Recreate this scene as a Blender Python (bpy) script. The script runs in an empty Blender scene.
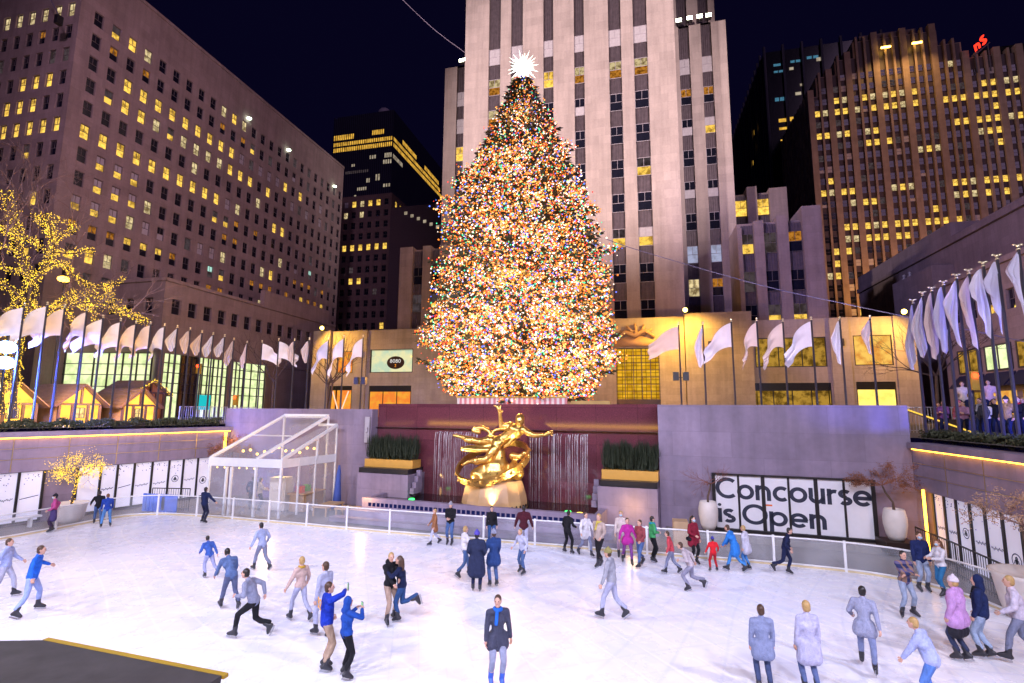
import bpy, math, random
from mathutils import Vector, Matrix, Quaternion
R = math.radians
random.seed(7)
scene = bpy.context.scene
COL = scene.collection
PI = math.pi

# ------------------------------------------------------------------ camera
H = 5.5
cam_d = bpy.data.cameras.new('camera'); cam = bpy.data.objects.new('camera', cam_d); COL.objects.link(cam)
cam_d.sensor_width = 36.0; cam_d.lens = 18.0; cam_d.clip_start = 0.1; cam_d.clip_end = 3000
YAW, PITCH, ROLL = R(13.7), R(7.73), R(0.4)
fw = Vector((-math.sin(YAW)*math.cos(PITCH), math.cos(YAW)*math.cos(PITCH), math.sin(PITCH)))
rt0 = Vector((math.cos(YAW), math.sin(YAW), 0)); up0 = rt0.cross(fw)
rt = rt0*math.cos(ROLL) + up0*math.sin(ROLL); upv = rt.cross(fw)
M = Matrix((rt, upv, -fw)).transposed().to_4x4(); M.translation = (0, 0, H)
cam.matrix_world = M
scene.camera = cam
CAMP = Vector((0, 0, H)); PLAZA = 4.5

# ------------------------------------------------------------------ render set-up
scene.render.engine = 'CYCLES'
cy = scene.cycles
cy.use_denoising = True
try: cy.denoiser = 'OPENIMAGEDENOISE'
except Exception: pass
cy.max_bounces = 5; cy.diffuse_bounces = 2; cy.glossy_bounces = 3; cy.transmission_bounces = 4
cy.transparent_max_bounces = 12; cy.caustics_reflective = False; cy.caustics_refractive = False
cy.sample_clamp_indirect = 3.0; cy.use_light_tree = True
vs = scene.view_settings
vs.view_transform = 'Standard'; vs.look = 'None'; vs.exposure = 0.0; vs.gamma = 1.0; vs.use_curve_mapping = False

# ------------------------------------------------------------------ materials
class NT:
    def __init__(s, name):
        s.m = bpy.data.materials.new(name); s.m.use_nodes = True
        s.t = s.m.node_tree; s.t.nodes.clear()
        s.out = s.t.nodes.new('ShaderNodeOutputMaterial')
    def n(s, typ, **kw):
        nd = s.t.nodes.new('ShaderNode'+typ)
        for k, v in kw.items(): setattr(nd, k, v)
        return nd
    def l(s, a, b): s.t.links.new(a, b)
    def val(s, sock, v):
        if hasattr(v, 'is_output'): s.l(v, sock)
        else: sock.default_value = v
    def math(s, op, a, b=0.0, clamp=False):
        nd = s.n('Math', operation=op, use_clamp=clamp); s.val(nd.inputs[0], a); s.val(nd.inputs[1], b); return nd.outputs[0]
    def mix(s, fac, a, b, blend='MIX'):
        nd = s.n('MixRGB', blend_type=blend); s.val(nd.inputs[0], fac); s.val(nd.inputs[1], a); s.val(nd.inputs[2], b); return nd.outputs[0]
    def ramp(s, fac, stops):
        nd = s.n('ValToRGB'); el = nd.color_ramp.elements
        while len(el) < len(stops): el.new(0.5)
        for e, (p, c) in zip(el, stops): e.position = p; e.color = c4(c)
        s.l(fac, nd.inputs[0]); return nd.outputs[0]
    def noise(s, vec, scale, detail=4, rough=0.55):
        nd = s.n('TexNoise'); nd.inputs['Scale'].default_value = scale; nd.inputs['Detail'].default_value = detail
        nd.inputs['Roughness'].default_value = rough
        if vec is not None: s.l(vec, nd.inputs['Vector'])
        return nd.outputs['Fac']
    def obj(s): return s.n('TexCoord').outputs['Object']
    def pos(s): return s.n('NewGeometry').outputs['Position']
    def mapv(s, vec, scale=(1,1,1), loc=(0,0,0)):
        nd = s.n('Mapping'); nd.inputs['Scale'].default_value = scale; nd.inputs['Location'].default_value = loc
        s.l(vec, nd.inputs['Vector']); return nd.outputs[0]
    def bump(s, h, strength=0.3, dist=0.02):
        nd = s.n('Bump'); nd.inputs['Strength'].default_value = strength; nd.inputs['Distance'].default_value = dist
        s.l(h, nd.inputs['Height']); return nd.outputs[0]
    def pbr(s, col, rough=0.6, metal=0.0, normal=None, spec=None, **kw):
        b = s.n('BsdfPrincipled')
        s.val(b.inputs['Base Color'], c4(col) if isinstance(col, (tuple, list)) else col)
        s.val(b.inputs['Roughness'], rough); s.val(b.inputs['Metallic'], metal)
        if spec is not None: b.inputs['Specular IOR Level'].default_value = spec
        if normal is not None: s.l(normal, b.inputs['Normal'])
        for k, v in kw.items(): s.val(b.inputs[k], v)
        s.l(b.outputs[0], s.out.inputs[0]); return b
def c4(c): return (c[0], c[1], c[2], 1.0) if len(c) == 3 else tuple(c)

MC = {}
def plain(name, col, rough=0.6, metal=0.0, var=0.12, scale=3.0, spec=None, **kw):
    """a surface colour with a little uneven wear"""
    if name in MC: return MC[name]
    t = NT(name); n = t.noise(t.obj(), scale)
    k = t.ramp(n, [(0.25, (1-var,)*3), (0.75, (1+var,)*3)])
    c = t.mix(1.0, c4(col), k, 'MULTIPLY')
    t.pbr(c, rough, metal, spec=spec, **kw); MC[name] = t.m; return t.m
def emit(name, col, strength, sample=False, var=0.0, scale=2.0, mix=(0.2,0.15,0.1)):
    if name in MC: return MC[name]
    t = NT(name); e = t.n('Emission')
    if var:
        n = t.noise(t.pos(), scale, 3, 0.6)
        c = t.mix(t.ramp(n, [(0.42, (0,0,0)), (0.62, (var,)*3)]), c4(col), c4([a*b for a, b in zip(col, mix)]))
        t.l(c, e.inputs[0])
    else: e.inputs[0].default_value = c4(col)
    e.inputs[1].default_value = strength; t.l(e.outputs[0], t.out.inputs[0])
    t.m.cycles.emission_sampling = 'FRONT_BACK' if sample else 'NONE'
    MC[name] = t.m; return t.m
def stone(name, col, bw=1.6, bh=0.8, joint=0.012, jcol=0.75, var=0.16, rough=0.85, streak=0.15):
    """ashlar / panel wall: joints run along the wall and up z; weather streaks hang down"""
    if name in MC: return MC[name]
    t = NT(name); p = t.pos(); sx = t.n('SeparateXYZ'); t.l(p, sx.inputs[0])
    u = t.math('ADD', sx.outputs[0], sx.outputs[1]); cb = t.n('CombineXYZ'); t.l(u, cb.inputs[0]); t.l(sx.outputs[2], cb.inputs[1])
    br = t.n('TexBrick'); t.l(cb.outputs[0], br.inputs['Vector']); br.inputs['Scale'].default_value = 1.0
    br.inputs['Brick Width'].default_value = bw; br.inputs['Row Height'].default_value = bh
    br.inputs['Mortar Size'].default_value = joint; br.inputs['Mortar Smooth'].default_value = 0.3
    br.inputs['Color1'].default_value = (1,1,1,1); br.inputs['Color2'].default_value = (0.86,0.86,0.86,1)
    br.inputs['Mortar'].default_value = (jcol,jcol,jcol,1)
    n1 = t.noise(p, 0.35, 5); n2 = t.noise(p, 4.0, 4)
    st = t.noise(t.mapv(cb.outputs[0], (1.6, 0.12, 1)), 1.0, 4)
    c = t.mix(1.0, c4(col), br.outputs['Color'], 'MULTIPLY')
    c = t.mix(1.0, c, t.ramp(n1, [(0.3, (1-var,)*3), (0.7, (1+var*0.5,)*3)]), 'MULTIPLY')
    c = t.mix(1.0, c, t.ramp(n2, [(0.3, (0.93,)*3), (0.7, (1.05,)*3)]), 'MULTIPLY')
    c = t.mix(1.0, c, t.ramp(st, [(0.35, (1-streak,)*3), (0.6, (1.0,)*3)]), 'MULTIPLY')
    h = t.math('ADD', br.outputs['Fac'], t.math('MULTIPLY', n2, -0.3))
    t.pbr(c, rough, normal=t.bump(h, 0.25, -0.02)); MC[name] = t.m; return t.m
def glass_clear(name, tint=(0.92,0.95,1.0), keep=0.82, rough=0.05):
    if name in MC: return MC[name]
    t = NT(name); tr = t.n('BsdfTransparent'); tr.inputs[0].default_value = c4(tint)
    g = t.n('BsdfPrincipled'); g.inputs['Base Color'].default_value = (0.75,0.78,0.85,1); g.inputs['Roughness'].default_value = rough
    n = t.noise(t.pos(), 1.3, 4)
    f = t.ramp(n, [(0.3, (1-keep*1.05,)*3), (0.7, (1-keep*0.9,)*3)])
    mx = t.n('MixShader'); t.l(f, mx.inputs[0]); t.l(tr.outputs[0], mx.inputs[1]); t.l(g.outputs[0], mx.inputs[2])
    t.l(mx.outputs[0], t.out.inputs[0]); MC[name] = t.m; return t.m

# ------------------------------------------------------------------ mesh builder
class MB:
    def __init__(s): s.v = []; s.f = []; s.m = []
    def add(s, vs, fs, m=0):
        b = len(s.v); s.v += [tuple(p) for p in vs]; s.f += [tuple(i+b for i in f) for f in fs]; s.m += [m]*len(fs); return s
    def quad(s, a, b, c, d, m=0): return s.add((a,b,c,d), ((0,1,2,3),), m)
    def poly(s, pts, m=0): return s.add(pts, (tuple(range(len(pts))),), m)
    def box(s, x0, x1, y0, y1, z0, z1, m=0):
        v = [(x,y,z) for z in (z0,z1) for y in (y0,y1) for x in (x0,x1)]
        return s.add(v, ((0,2,3,1),(4,5,7,6),(0,1,5,4),(2,6,7,3),(0,4,6,2),(1,3,7,5)), m)
    def bar(s, a, b, w, h=None, m=0, up=(0,0,1)):
        """rectangular bar from a to b, w wide, h tall"""
        h = w if h is None else h
        a = Vector(a); b = Vector(b); d = (b-a).normalized(); u = Vector(up)
        if abs(d.dot(u)) > 0.98: u = Vector((0,1,0))
        x = d.cross(u).normalized()*w/2; y = x.cross(d).normalized()*h/2
        v = [a-x-y,a+x-y,a+x+y,a-x+y,b-x-y,b+x-y,b+x+y,b-x+y]
        return s.add(v, ((3,2,1,0),(4,5,6,7),(0,1,5,4),(1,2,6,5),(2,3,7,6),(3,0,4,7)), m)
    def tube(s, pts, rad, n=8, m=0, cap=True):
        pts = [Vector(p) for p in pts]; k = len(pts)
        rads = rad if isinstance(rad, (list, tuple)) else [rad]*k
        prev = None; rings = []
        for i, p in enumerate(pts):
            d = (pts[min(i+1,k-1)] - pts[max(i-1,0)])
            if d.length < 1e-9: d = Vector((0,0,1))
            d.normalize()
            if prev is None:
                x = d.orthogonal().normalized()
            else:
                x = (prev - d*prev.dot(d))
                x = x.normalized() if x.length > 1e-6 else d.orthogonal().normalized()
            prev = x; y = d.cross(x)
            rings.append([p + (x*math.cos(2*PI*j/n) + y*math.sin(2*PI*j/n))*rads[i] for j in range(n)])
        v = [q for r in rings for q in r]; f = []
        for i in range(k-1):
            for j in range(n):
                f.append((i*n+j, i*n+(j+1)%n, (i+1)*n+(j+1)%n, (i+1)*n+j))
        if cap: f.append(tuple(range(n-1,-1,-1))); f.append(tuple((k-1)*n+j for j in range(n)))
        return s.add(v, f, m)
    def lathe(s, prof, c=(0,0,0), n=24, m=0, cap=True):
        v = []; f = []; k = len(prof)
        for r, z in prof:
            for j in range(n): v.append((c[0]+r*math.cos(2*PI*j/n), c[1]+r*math.sin(2*PI*j/n), c[2]+z))
        for i in range(k-1):
            for j in range(n): f.append((i*n+j, i*n+(j+1)%n, (i+1)*n+(j+1)%n, (i+1)*n+j))
        if cap: f.append(tuple(range(n-1,-1,-1))); f.append(tuple((k-1)*n+j for j in range(n)))
        return s.add(v, f, m)
    def sph(s, c, r, nu=10, nv=7, m=0, sc=(1,1,1)):
        v = [(c[0], c[1], c[2]-r*sc[2])]; f = []
        for i in range(1, nv):
            a = -PI/2 + PI*i/nv
            for j in range(nu):
                b = 2*PI*j/nu
                v.append((c[0]+r*sc[0]*math.cos(a)*math.cos(b), c[1]+r*sc[1]*math.cos(a)*math.sin(b), c[2]+r*sc[2]*math.sin(a)))
        v.append((c[0], c[1], c[2]+r*sc[2])); last = len(v)-1
        for j in range(nu): f.append((0, 1+(j+1)%nu, 1+j))
        for i in range(nv-2):
            for j in range(nu):
                a = 1+i*nu+j; b = 1+i*nu+(j+1)%nu
                f.append((a, b, b+nu, a+nu))
        for j in range(nu): f.append((last, 1+(nv-2)*nu+j, 1+(nv-2)*nu+(j+1)%nu))
        return s.add(v, f, m)
    def octa(s, c, r, m=0):
        x, y, z = c
        return s.add(((x+r,y,z),(x-r,y,z),(x,y+r,z),(x,y-r,z),(x,y,z+r),(x,y,z-r)),
                     ((0,2,4),(2,1,4),(1,3,4),(3,0,4),(2,0,5),(1,2,5),(3,1,5),(0,3,5)), m)
    def prism(s, poly, ext, m=0):
        """closed outline (3-D points) pushed along ext"""
        n = len(poly); e = Vector(ext); a = [Vector(p) for p in poly]; b = [p+e for p in a]
        f = [tuple(range(n-1,-1,-1)), tuple(range(n,2*n))] + [(i,(i+1)%n,n+(i+1)%n,n+i) for i in range(n)]
        return s.add(a+b, f, m)
    def xf(s, mat):
        s.v = [tuple(mat @ Vector(p)) for p in s.v]; return s
    def join(s, o, m=None):
        b = len(s.v); s.v += o.v; s.f += [tuple(i+b for i in f) for f in o.f]; s.m += o.m if m is None else [m]*len(o.f); return s
    def mesh(s, name, mats, smooth=False):
        me = bpy.data.meshes.new(name); me.from_pydata(s.v, [], s.f)
        if not isinstance(mats, (list, tuple)): mats = [mats]
        for m in mats: me.materials.append(m)
        if len(mats) > 1: me.polygons.foreach_set('material_index', s.m)
        if smooth: me.polygons.foreach_set('use_smooth', [True]*len(s.f))
        me.update(); return me
    def build(s, name, mats, parent=None, smooth=False):
        return link(name, s.mesh(name, mats, smooth), parent)

W0 = {}
def link(name, data, parent=None, mat=None):
    o = bpy.data.objects.new(name, data); COL.objects.link(o)
    w = mat.copy() if mat is not None else Matrix.Identity(4)
    if parent is not None:
        o.parent = parent; o.matrix_parent_inverse = W0[parent.name].inverted()
    o.matrix_basis = w; W0[o.name] = w; return o
def tag(o, label, cat, group=None, kind=None):
    o['label'] = label
    if cat: o['category'] = cat
    if group: o['group'] = group
    if kind: o['kind'] = kind
    return o
def thing(name, label, cat, loc=(0,0,0), group=None, kind=None):
    o = bpy.data.objects.new(name, None); COL.objects.link(o); o.empty_display_size = 0.2
    o.matrix_basis = Matrix.Translation(loc); W0[o.name] = o.matrix_basis.copy()
    return tag(o, label, cat, group, kind)
def structure(o): o['kind'] = 'structure'; return o
KIDS = {}
def dup(root, loc=None, rotz=None, scale=None, label=None):
    """a copy of a thing with copies of its parts and their sub-parts (mesh data shared)"""
    r = root.copy(); COL.objects.link(r)
    if loc is not None: r.location = loc
    if rotz is not None: r.rotation_euler = (0, 0, rotz)
    if scale is not None: r.scale = (scale,)*3
    if label: r['label'] = label
    for ch in list(root.children):
        c = ch.copy(); COL.objects.link(c); c.parent = r
        for g in list(ch.children):
            d = g.copy(); COL.objects.link(d); d.parent = c
    return r
def lamp(name, typ, loc, energy, col, aim=None, size=0.3, spot=60, blend=0.5, sy=None):
    d = bpy.data.lights.new(name, typ); d.energy = energy; d.color = col
    if typ == 'SPOT': d.spot_size = R(spot); d.spot_blend = blend; d.shadow_soft_size = size
    elif typ == 'POINT': d.shadow_soft_size = size
    elif typ == 'AREA':
        d.size = size
        if sy: d.shape = 'RECTANGLE'; d.size_y = sy
    o = bpy.data.objects.new(name, d); COL.objects.link(o); o.location = loc
    if aim is not None: o.rotation_euler = (Vector(aim)-Vector(loc)).to_track_quat('-Z', 'Y').to_euler()
    return o
def lerp(a, b, t): return a+(b-a)*t
def vl(a, b, t): return tuple(x+(y-x)*t for x, y in zip(a, b))

# stroke lettering: words are built from arcs and bars as flat meshes with a little thickness
def ribbon(pts, w, closed=False):
    """outline quads (2-D) along a polyline"""
    out = []; n = len(pts)
    offs = []
    for i in range(n):
        if closed: a, b = pts[(i-1) % n], pts[(i+1) % n]
        else: a, b = pts[max(i-1,0)], pts[min(i+1,n-1)]
        dx, dy = b[0]-a[0], b[1]-a[1]; L = math.hypot(dx, dy) or 1
        offs.append((-dy/L*w/2, dx/L*w/2))
    rng = range(n if closed else n-1)
    for i in rng:
        j = (i+1) % n
        out.append(((pts[i][0]-offs[i][0], pts[i][1]-offs[i][1]), (pts[j][0]-offs[j][0], pts[j][1]-offs[j][1]),
                    (pts[j][0]+offs[j][0], pts[j][1]+offs[j][1]), (pts[i][0]+offs[i][0], pts[i][1]+offs[i][1])))
    return out
def arc(cx, cy, r, a0, a1, n=24, ry=None):
    ry = r if ry is None else ry
    return [(cx+r*math.cos(R(lerp(a0,a1,i/n))), cy+ry*math.sin(R(lerp(a0,a1,i/n)))) for i in range(n+1)]
def glyph(ch, w=0.17):
    """strokes of a geometric sans letter, x-height 1, cap height 1.42; returns (quads, advance)"""
    q = []; r = 0.5-w/2
    def S(p, closed=False): q.extend(ribbon(p, w, closed))
    def V(x, y0, y1): q.append(((x-w/2,y0),(x+w/2,y0),(x+w/2,y1),(x-w/2,y1)))
    def Hh(x0, x1, y): q.append(((x0,y-w/2),(x1,y-w/2),(x1,y+w/2),(x0,y+w/2)))
    if ch == 'C': S(arc(0.72,0.71,0.71-w/2,48,312,36)); return q, 1.28
    if ch == 'O': S(arc(0.72,0.71,0.71-w/2,0,360,48)[:-1], True); return q, 1.5
    if ch == 'o': S(arc(0.5,0.5,r,0,360,36)[:-1], True); return q, 1.07
    if ch == 'c': S(arc(0.5,0.5,r,50,310,28)); return q, 0.92
    if ch == 'e': S(arc(0.5,0.5,r,0,318,32)); Hh(0.1,0.97,0.5); return q, 1.06
    if ch == 'n': V(w/2,0,1); S(arc(0.43,0.55,0.45-w/2,180,0,20)); V(0.88-w/2,0,0.57); return q, 0.98
    if ch == 'u': V(w/2,0.43,1); S(arc(0.43,0.45,0.45-w/2,180,360,20)); V(0.88-w/2,0,1); return q, 0.98
    if ch == 'r': V(w/2,0,1); S(arc(0.4,0.55,0.42-w/2,180,70,14)); return q, 0.6
    if ch == 's':
        a = 0.25-w*0.14
        S(arc(0.34,0.715,0.285-w*0.2,35,268,18,0.285-w/2) + arc(0.34,0.285,0.30-w*0.2,88,-145,18,0.285-w/2)); return q, 0.74
    if ch == 'i': V(w/2,0,1); q.extend(ribbon(arc(w/2,1.25,0.055,0,360,12)[:-1], 0.11, True)); return q, 0.32
    if ch == 'p': V(w/2,-0.42,1); S(arc(0.5,0.5,r,0,360,36)[:-1], True); return q, 1.07
    if ch == 'P': V(w/2,0,1.42); S([(w/2,1.42-w/2),(0.5,1.42-w/2)]+arc(0.5,1.02,0.4-w/2,90,-90,16)+[(w/2,0.62+w/2)]); return q, 0.95
    if ch == 'I': V(w/2,0,1.42); return q, 0.34
    if ch == 'Q': S(arc(0.72,0.71,0.71-w/2,0,360,40)[:-1], True); q.extend(ribbon([(0.85,0.5),(1.35,0.02)], w)); return q, 1.5
    if ch == '2': S(arc(0.42,1.0,0.42-w/2,170,-40,20)+[(w/2,w/2),(0.86,w/2)]); return q, 1.0
    if ch == '4': V(0.68,0,1.42); S([(0.68,1.36),(w/2,0.4)]); Hh(0,0.95,0.4); return q, 1.05
    if ch == '9': S(arc(0.43,0.99,0.43-w/2,0,360,28)[:-1], True); S([(0.86-w/2,0.99)]+arc(0.43,0.43,0.43-w/2,20,-150,16)); return q, 1.0
    if ch == '8': S(arc(0.43,1.05,0.36-w/2,0,360,24)[:-1], True); S(arc(0.43,0.39,0.43-w/2,0,360,24)[:-1], True); return q, 0.98
    if ch == '0': S(arc(0.45,0.71,0.45-w/2,0,360,30,0.71-w/2)[:-1], True); return q, 1.02
    if ch == 'B': V(w/2,0,1.42); S([(w/2,1.42-w/2),(0.4,1.42-w/2)]+arc(0.4,1.07,0.35-w/2,90,-90,12)+[(w/2,0.72)]); S([(w/2,0.72),(0.44,0.72)]+arc(0.44,0.36,0.36,90,-90,12)+[(w/2,w/2)]); return q, 0.98
    if ch == 'T': V(0.42,0,1.42); Hh(0,0.84,1.42-w/2); return q, 0.92
    if ch == 'S':
        S(arc(0.42,1.03,0.40-w*0.3,40,268,18,0.39-w/2) + arc(0.42,0.39,0.42-w*0.3,88,-140,18,0.39-w/2)); return q, 0.95
    if ch == 'E': V(w/2,0,1.42); Hh(0,0.75,1.42-w/2); Hh(0,0.68,0.71); Hh(0,0.75,w/2); return q, 0.9
    if ch == 'H': V(w/2,0,1.42); V(0.9-w/2,0,1.42); Hh(0,0.9,0.71); return q, 1.05
    if ch == 'h': V(w/2,0,1.42); S(arc(0.43,0.55,0.45-w/2,180,0,20)); V(0.88-w/2,0,0.57); return q, 0.98
    return q, 0.6
def lettering(text, O, U, V, size, width=None, w=0.17, N=None, depth=0.004):
    """MB with the words; size = x-height; O = start of baseline"""
    x = 0; quads = []
    for ch in text:
        q, a = glyph(ch, w); quads += [[(px+x, py) for px, py in t] for t in q]; x += a
    kx = size if width is None else width/x
    mb = MB(); O = Vector(O); U = Vector(U); V = Vector(V); N = U.cross(V).normalized() if N is None else Vector(N)
    for t in quads:
        a = [O+U*(px*kx)+V*(py*size) for px, py in t]
        mb.quad(*[p+N*depth for p in a])
    return mb
m_bronze = plain('dark_bronze', (0.05,0.03,0.025), 0.35, 0.6); m_black = plain('black_metal', (0.015,0.014,0.016), 0.35, 0, 0.2)
# ================================================================== figures: sculpted from tapered limbs into one skin
def cap_mb(mb, a, ra, b, rb, n=10):
    a = Vector(a); b = Vector(b); d = b-a; L = d.length
    if L < 1e-5: mb.sph(a, max(ra,rb), n, 7); return
    d.normalize(); pts = []; rad = []
    for k in (85,55,28): pts.append(a-d*ra*math.sin(R(k))); rad.append(ra*math.cos(R(k)))
    pts.append(a); rad.append(ra); pts.append(b); rad.append(rb)
    for k in (28,55,85): pts.append(b+d*rb*math.sin(R(k))); rad.append(rb*math.cos(R(k)))
    mb.tube(pts, rad, n)
def sculpt(name, caps, mats, voxel=0.018, smooth=3, matf=None, extra=None):
    """caps: (a,ra,b,rb) tapered limbs or ('e',centre,(rx,ry,rz)[,matrix]) ellipsoids, grown into one continuous surface"""
    mb = MB()
    for c in caps:
        if c[0] == 'e':
            t = MB(); t.sph((0,0,0),1,14,10)
            t.xf(Matrix.Translation(c[1]) @ (c[3] if len(c) > 3 else Matrix.Identity(4)) @ Matrix.Diagonal((*c[2],1))); mb.join(t)
        else: cap_mb(mb, *c)
    me = mb.mesh('tmp', mats); o = bpy.data.objects.new('tmp', me); COL.objects.link(o)
    md = o.modifiers.new('r', 'REMESH'); md.mode = 'VOXEL'; md.voxel_size = voxel
    if smooth: sm = o.modifiers.new('s', 'SMOOTH'); sm.factor = 0.5; sm.iterations = smooth
    dg = bpy.context.evaluated_depsgraph_get(); out = bpy.data.meshes.new_from_object(o.evaluated_get(dg))
    bpy.data.objects.remove(o); bpy.data.meshes.remove(me); out.name = name
    if extra is not None:                       # small tubes rooted inside the skin (fingers)
        base = MB(); base.v = [tuple(v.co) for v in out.vertices]; base.f = [tuple(p.vertices) for p in out.polygons]; base.m = [0]*len(base.f)
        base.join(extra, 0); bpy.data.meshes.remove(out); out = base.mesh(name, mats)
    out.materials.clear()
    for m in (mats if isinstance(mats, (list, tuple)) else [mats]): out.materials.append(m)
    out.polygons.foreach_set('use_smooth', [True]*len(out.polygons))
    if matf:
        out.polygons.foreach_set('material_index', [matf(p.center) for p in out.polygons])
    out.update(); return out
def ik(a, c, l1, l2, hint):
    """middle joint between a and c"""
    a = Vector(a); c = Vector(c); d = c-a; L = min(d.length, (l1+l2)*0.998); u = d.normalized()
    x = (l1*l1-l2*l2+L*L)/(2*L); h = math.sqrt(max(l1*l1-x*x, 0)); k = Vector(hint); k = k-u*k.dot(u)
    k = k.normalized() if k.length > 1e-4 else u.orthogonal().normalized()
    return a+u*x+k*h, a+u*L
m_skin = [plain('skin_fair', (0.62,0.36,0.27), 0.5, 0, 0.05), plain('skin_tan', (0.42,0.23,0.15), 0.5, 0, 0.05), plain('skin_dark', (0.16,0.08,0.05), 0.5, 0, 0.05)]
m_hair = {'brown': plain('hair_brown', (0.06,0.028,0.014), 0.5, 0, 0.3, 30), 'black': plain('hair_black', (0.012,0.010,0.010), 0.45, 0, 0.3, 30), 'blond': plain('hair_blond', (0.42,0.27,0.10), 0.5, 0, 0.3, 30), 'auburn': plain('hair_auburn', (0.13,0.05,0.02), 0.5, 0, 0.3, 30), 'grey': plain('hair_grey', (0.25,0.24,0.23), 0.5, 0, 0.3, 30)}
m_eye = plain('eye', (0.02,0.015,0.012), 0.2); m_lip = plain('lip', (0.35,0.12,0.10), 0.5); m_mask = plain('face_mask', (0.45,0.62,0.78), 0.8)
m_boot = plain('skate_boot', (0.02,0.02,0.028), 0.4); m_blade = plain('skate_blade', (0.6,0.62,0.68), 0.25, 0.9); m_bootb = plain('skate_boot_blue', (0.03,0.10,0.5), 0.4)
CLOTH = {}
def cloth(col, var=0.22):
    k = tuple(round(c,3) for c in col)
    if k not in CLOTH:
        t = NT('fabric'); p = t.obj(); n = t.noise(t.mapv(p,(1,1,0.6)), 12, 4, 0.6); f = t.noise(p, 60, 2)
        c = t.mix(1.0, c4(col), t.ramp(n, [(0.3,(1-var,)*3),(0.7,(1+var*0.6,)*3)]), 'MULTIPLY')
        c = t.mix(1.0, c, t.ramp(f, [(0.3,(0.88,)*3),(0.7,(1.08,)*3)]), 'MULTIPLY')
        t.pbr(c, 0.85, normal=t.bump(n, 1.0, 0.05), spec=0.2); CLOTH[k] = t.m
    return CLOTH[k]
def plaid(c1, c2, c3):
    t = NT('plaid_fabric'); p = t.obj(); sx = t.n('SeparateXYZ'); t.l(p, sx.inputs[0])
    a = t.math('LESS_THAN', t.math('PINGPONG', sx.outputs[2], 0.09), 0.04); b = t.math('LESS_THAN', t.math('PINGPONG', t.math('ADD', sx.outputs[0], sx.outputs[1]), 0.09), 0.035)
    c = t.mix(t.math('MULTIPLY', b, 0.6), t.mix(a, c4(c1), c4(c2)), c4(c3)); t.pbr(c, 0.85, spec=0.2); return t.m

def hand(caps, ext, wrist, d, palm, side, curl=0.5, s=1.0):
    """palm and five unequal bent fingers; d = forearm direction, palm = way the palm faces, side = towards the thumb"""
    d = Vector(d).normalized(); palm = Vector(palm); palm = (palm-d*palm.dot(d)).normalized(); side = d.cross(palm) if Vector(side).dot(d.cross(palm)) > 0 else palm.cross(d)
    w = Vector(wrist); c = w+d*0.05*s
    caps.append((w, 0.026*s, c, 0.034*s)); caps.append((c+side*0.018*s, 0.022*s, c-side*0.018*s+d*0.015*s, 0.022*s))
    for i, (o, L) in enumerate(((0.030,0.068),(0.011,0.078),(-0.009,0.073),(-0.028,0.056))):
        p = c+side*o*s+d*0.02*s; pts = [p]; ang = 0
        for k in range(3):
            ang += curl*(0.5+0.35*k); q = d*math.cos(ang)+palm*math.sin(ang); pts.append(pts[-1]+q*L*s*(0.46,0.31,0.25)[k])
        ext.tube(pts, [0.0105*s,0.0098*s,0.0088*s,0.0065*s], 6)
    p = w+d*0.03*s+side*0.022*s; ext.tube([p, p+(side*0.8+d*0.6+palm*0.2).normalized()*0.035*s, p+(side*0.75+d*1.3+palm*0.5)*0.042*s], [0.013*s,0.0115*s,0.008*s], 6)

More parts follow.
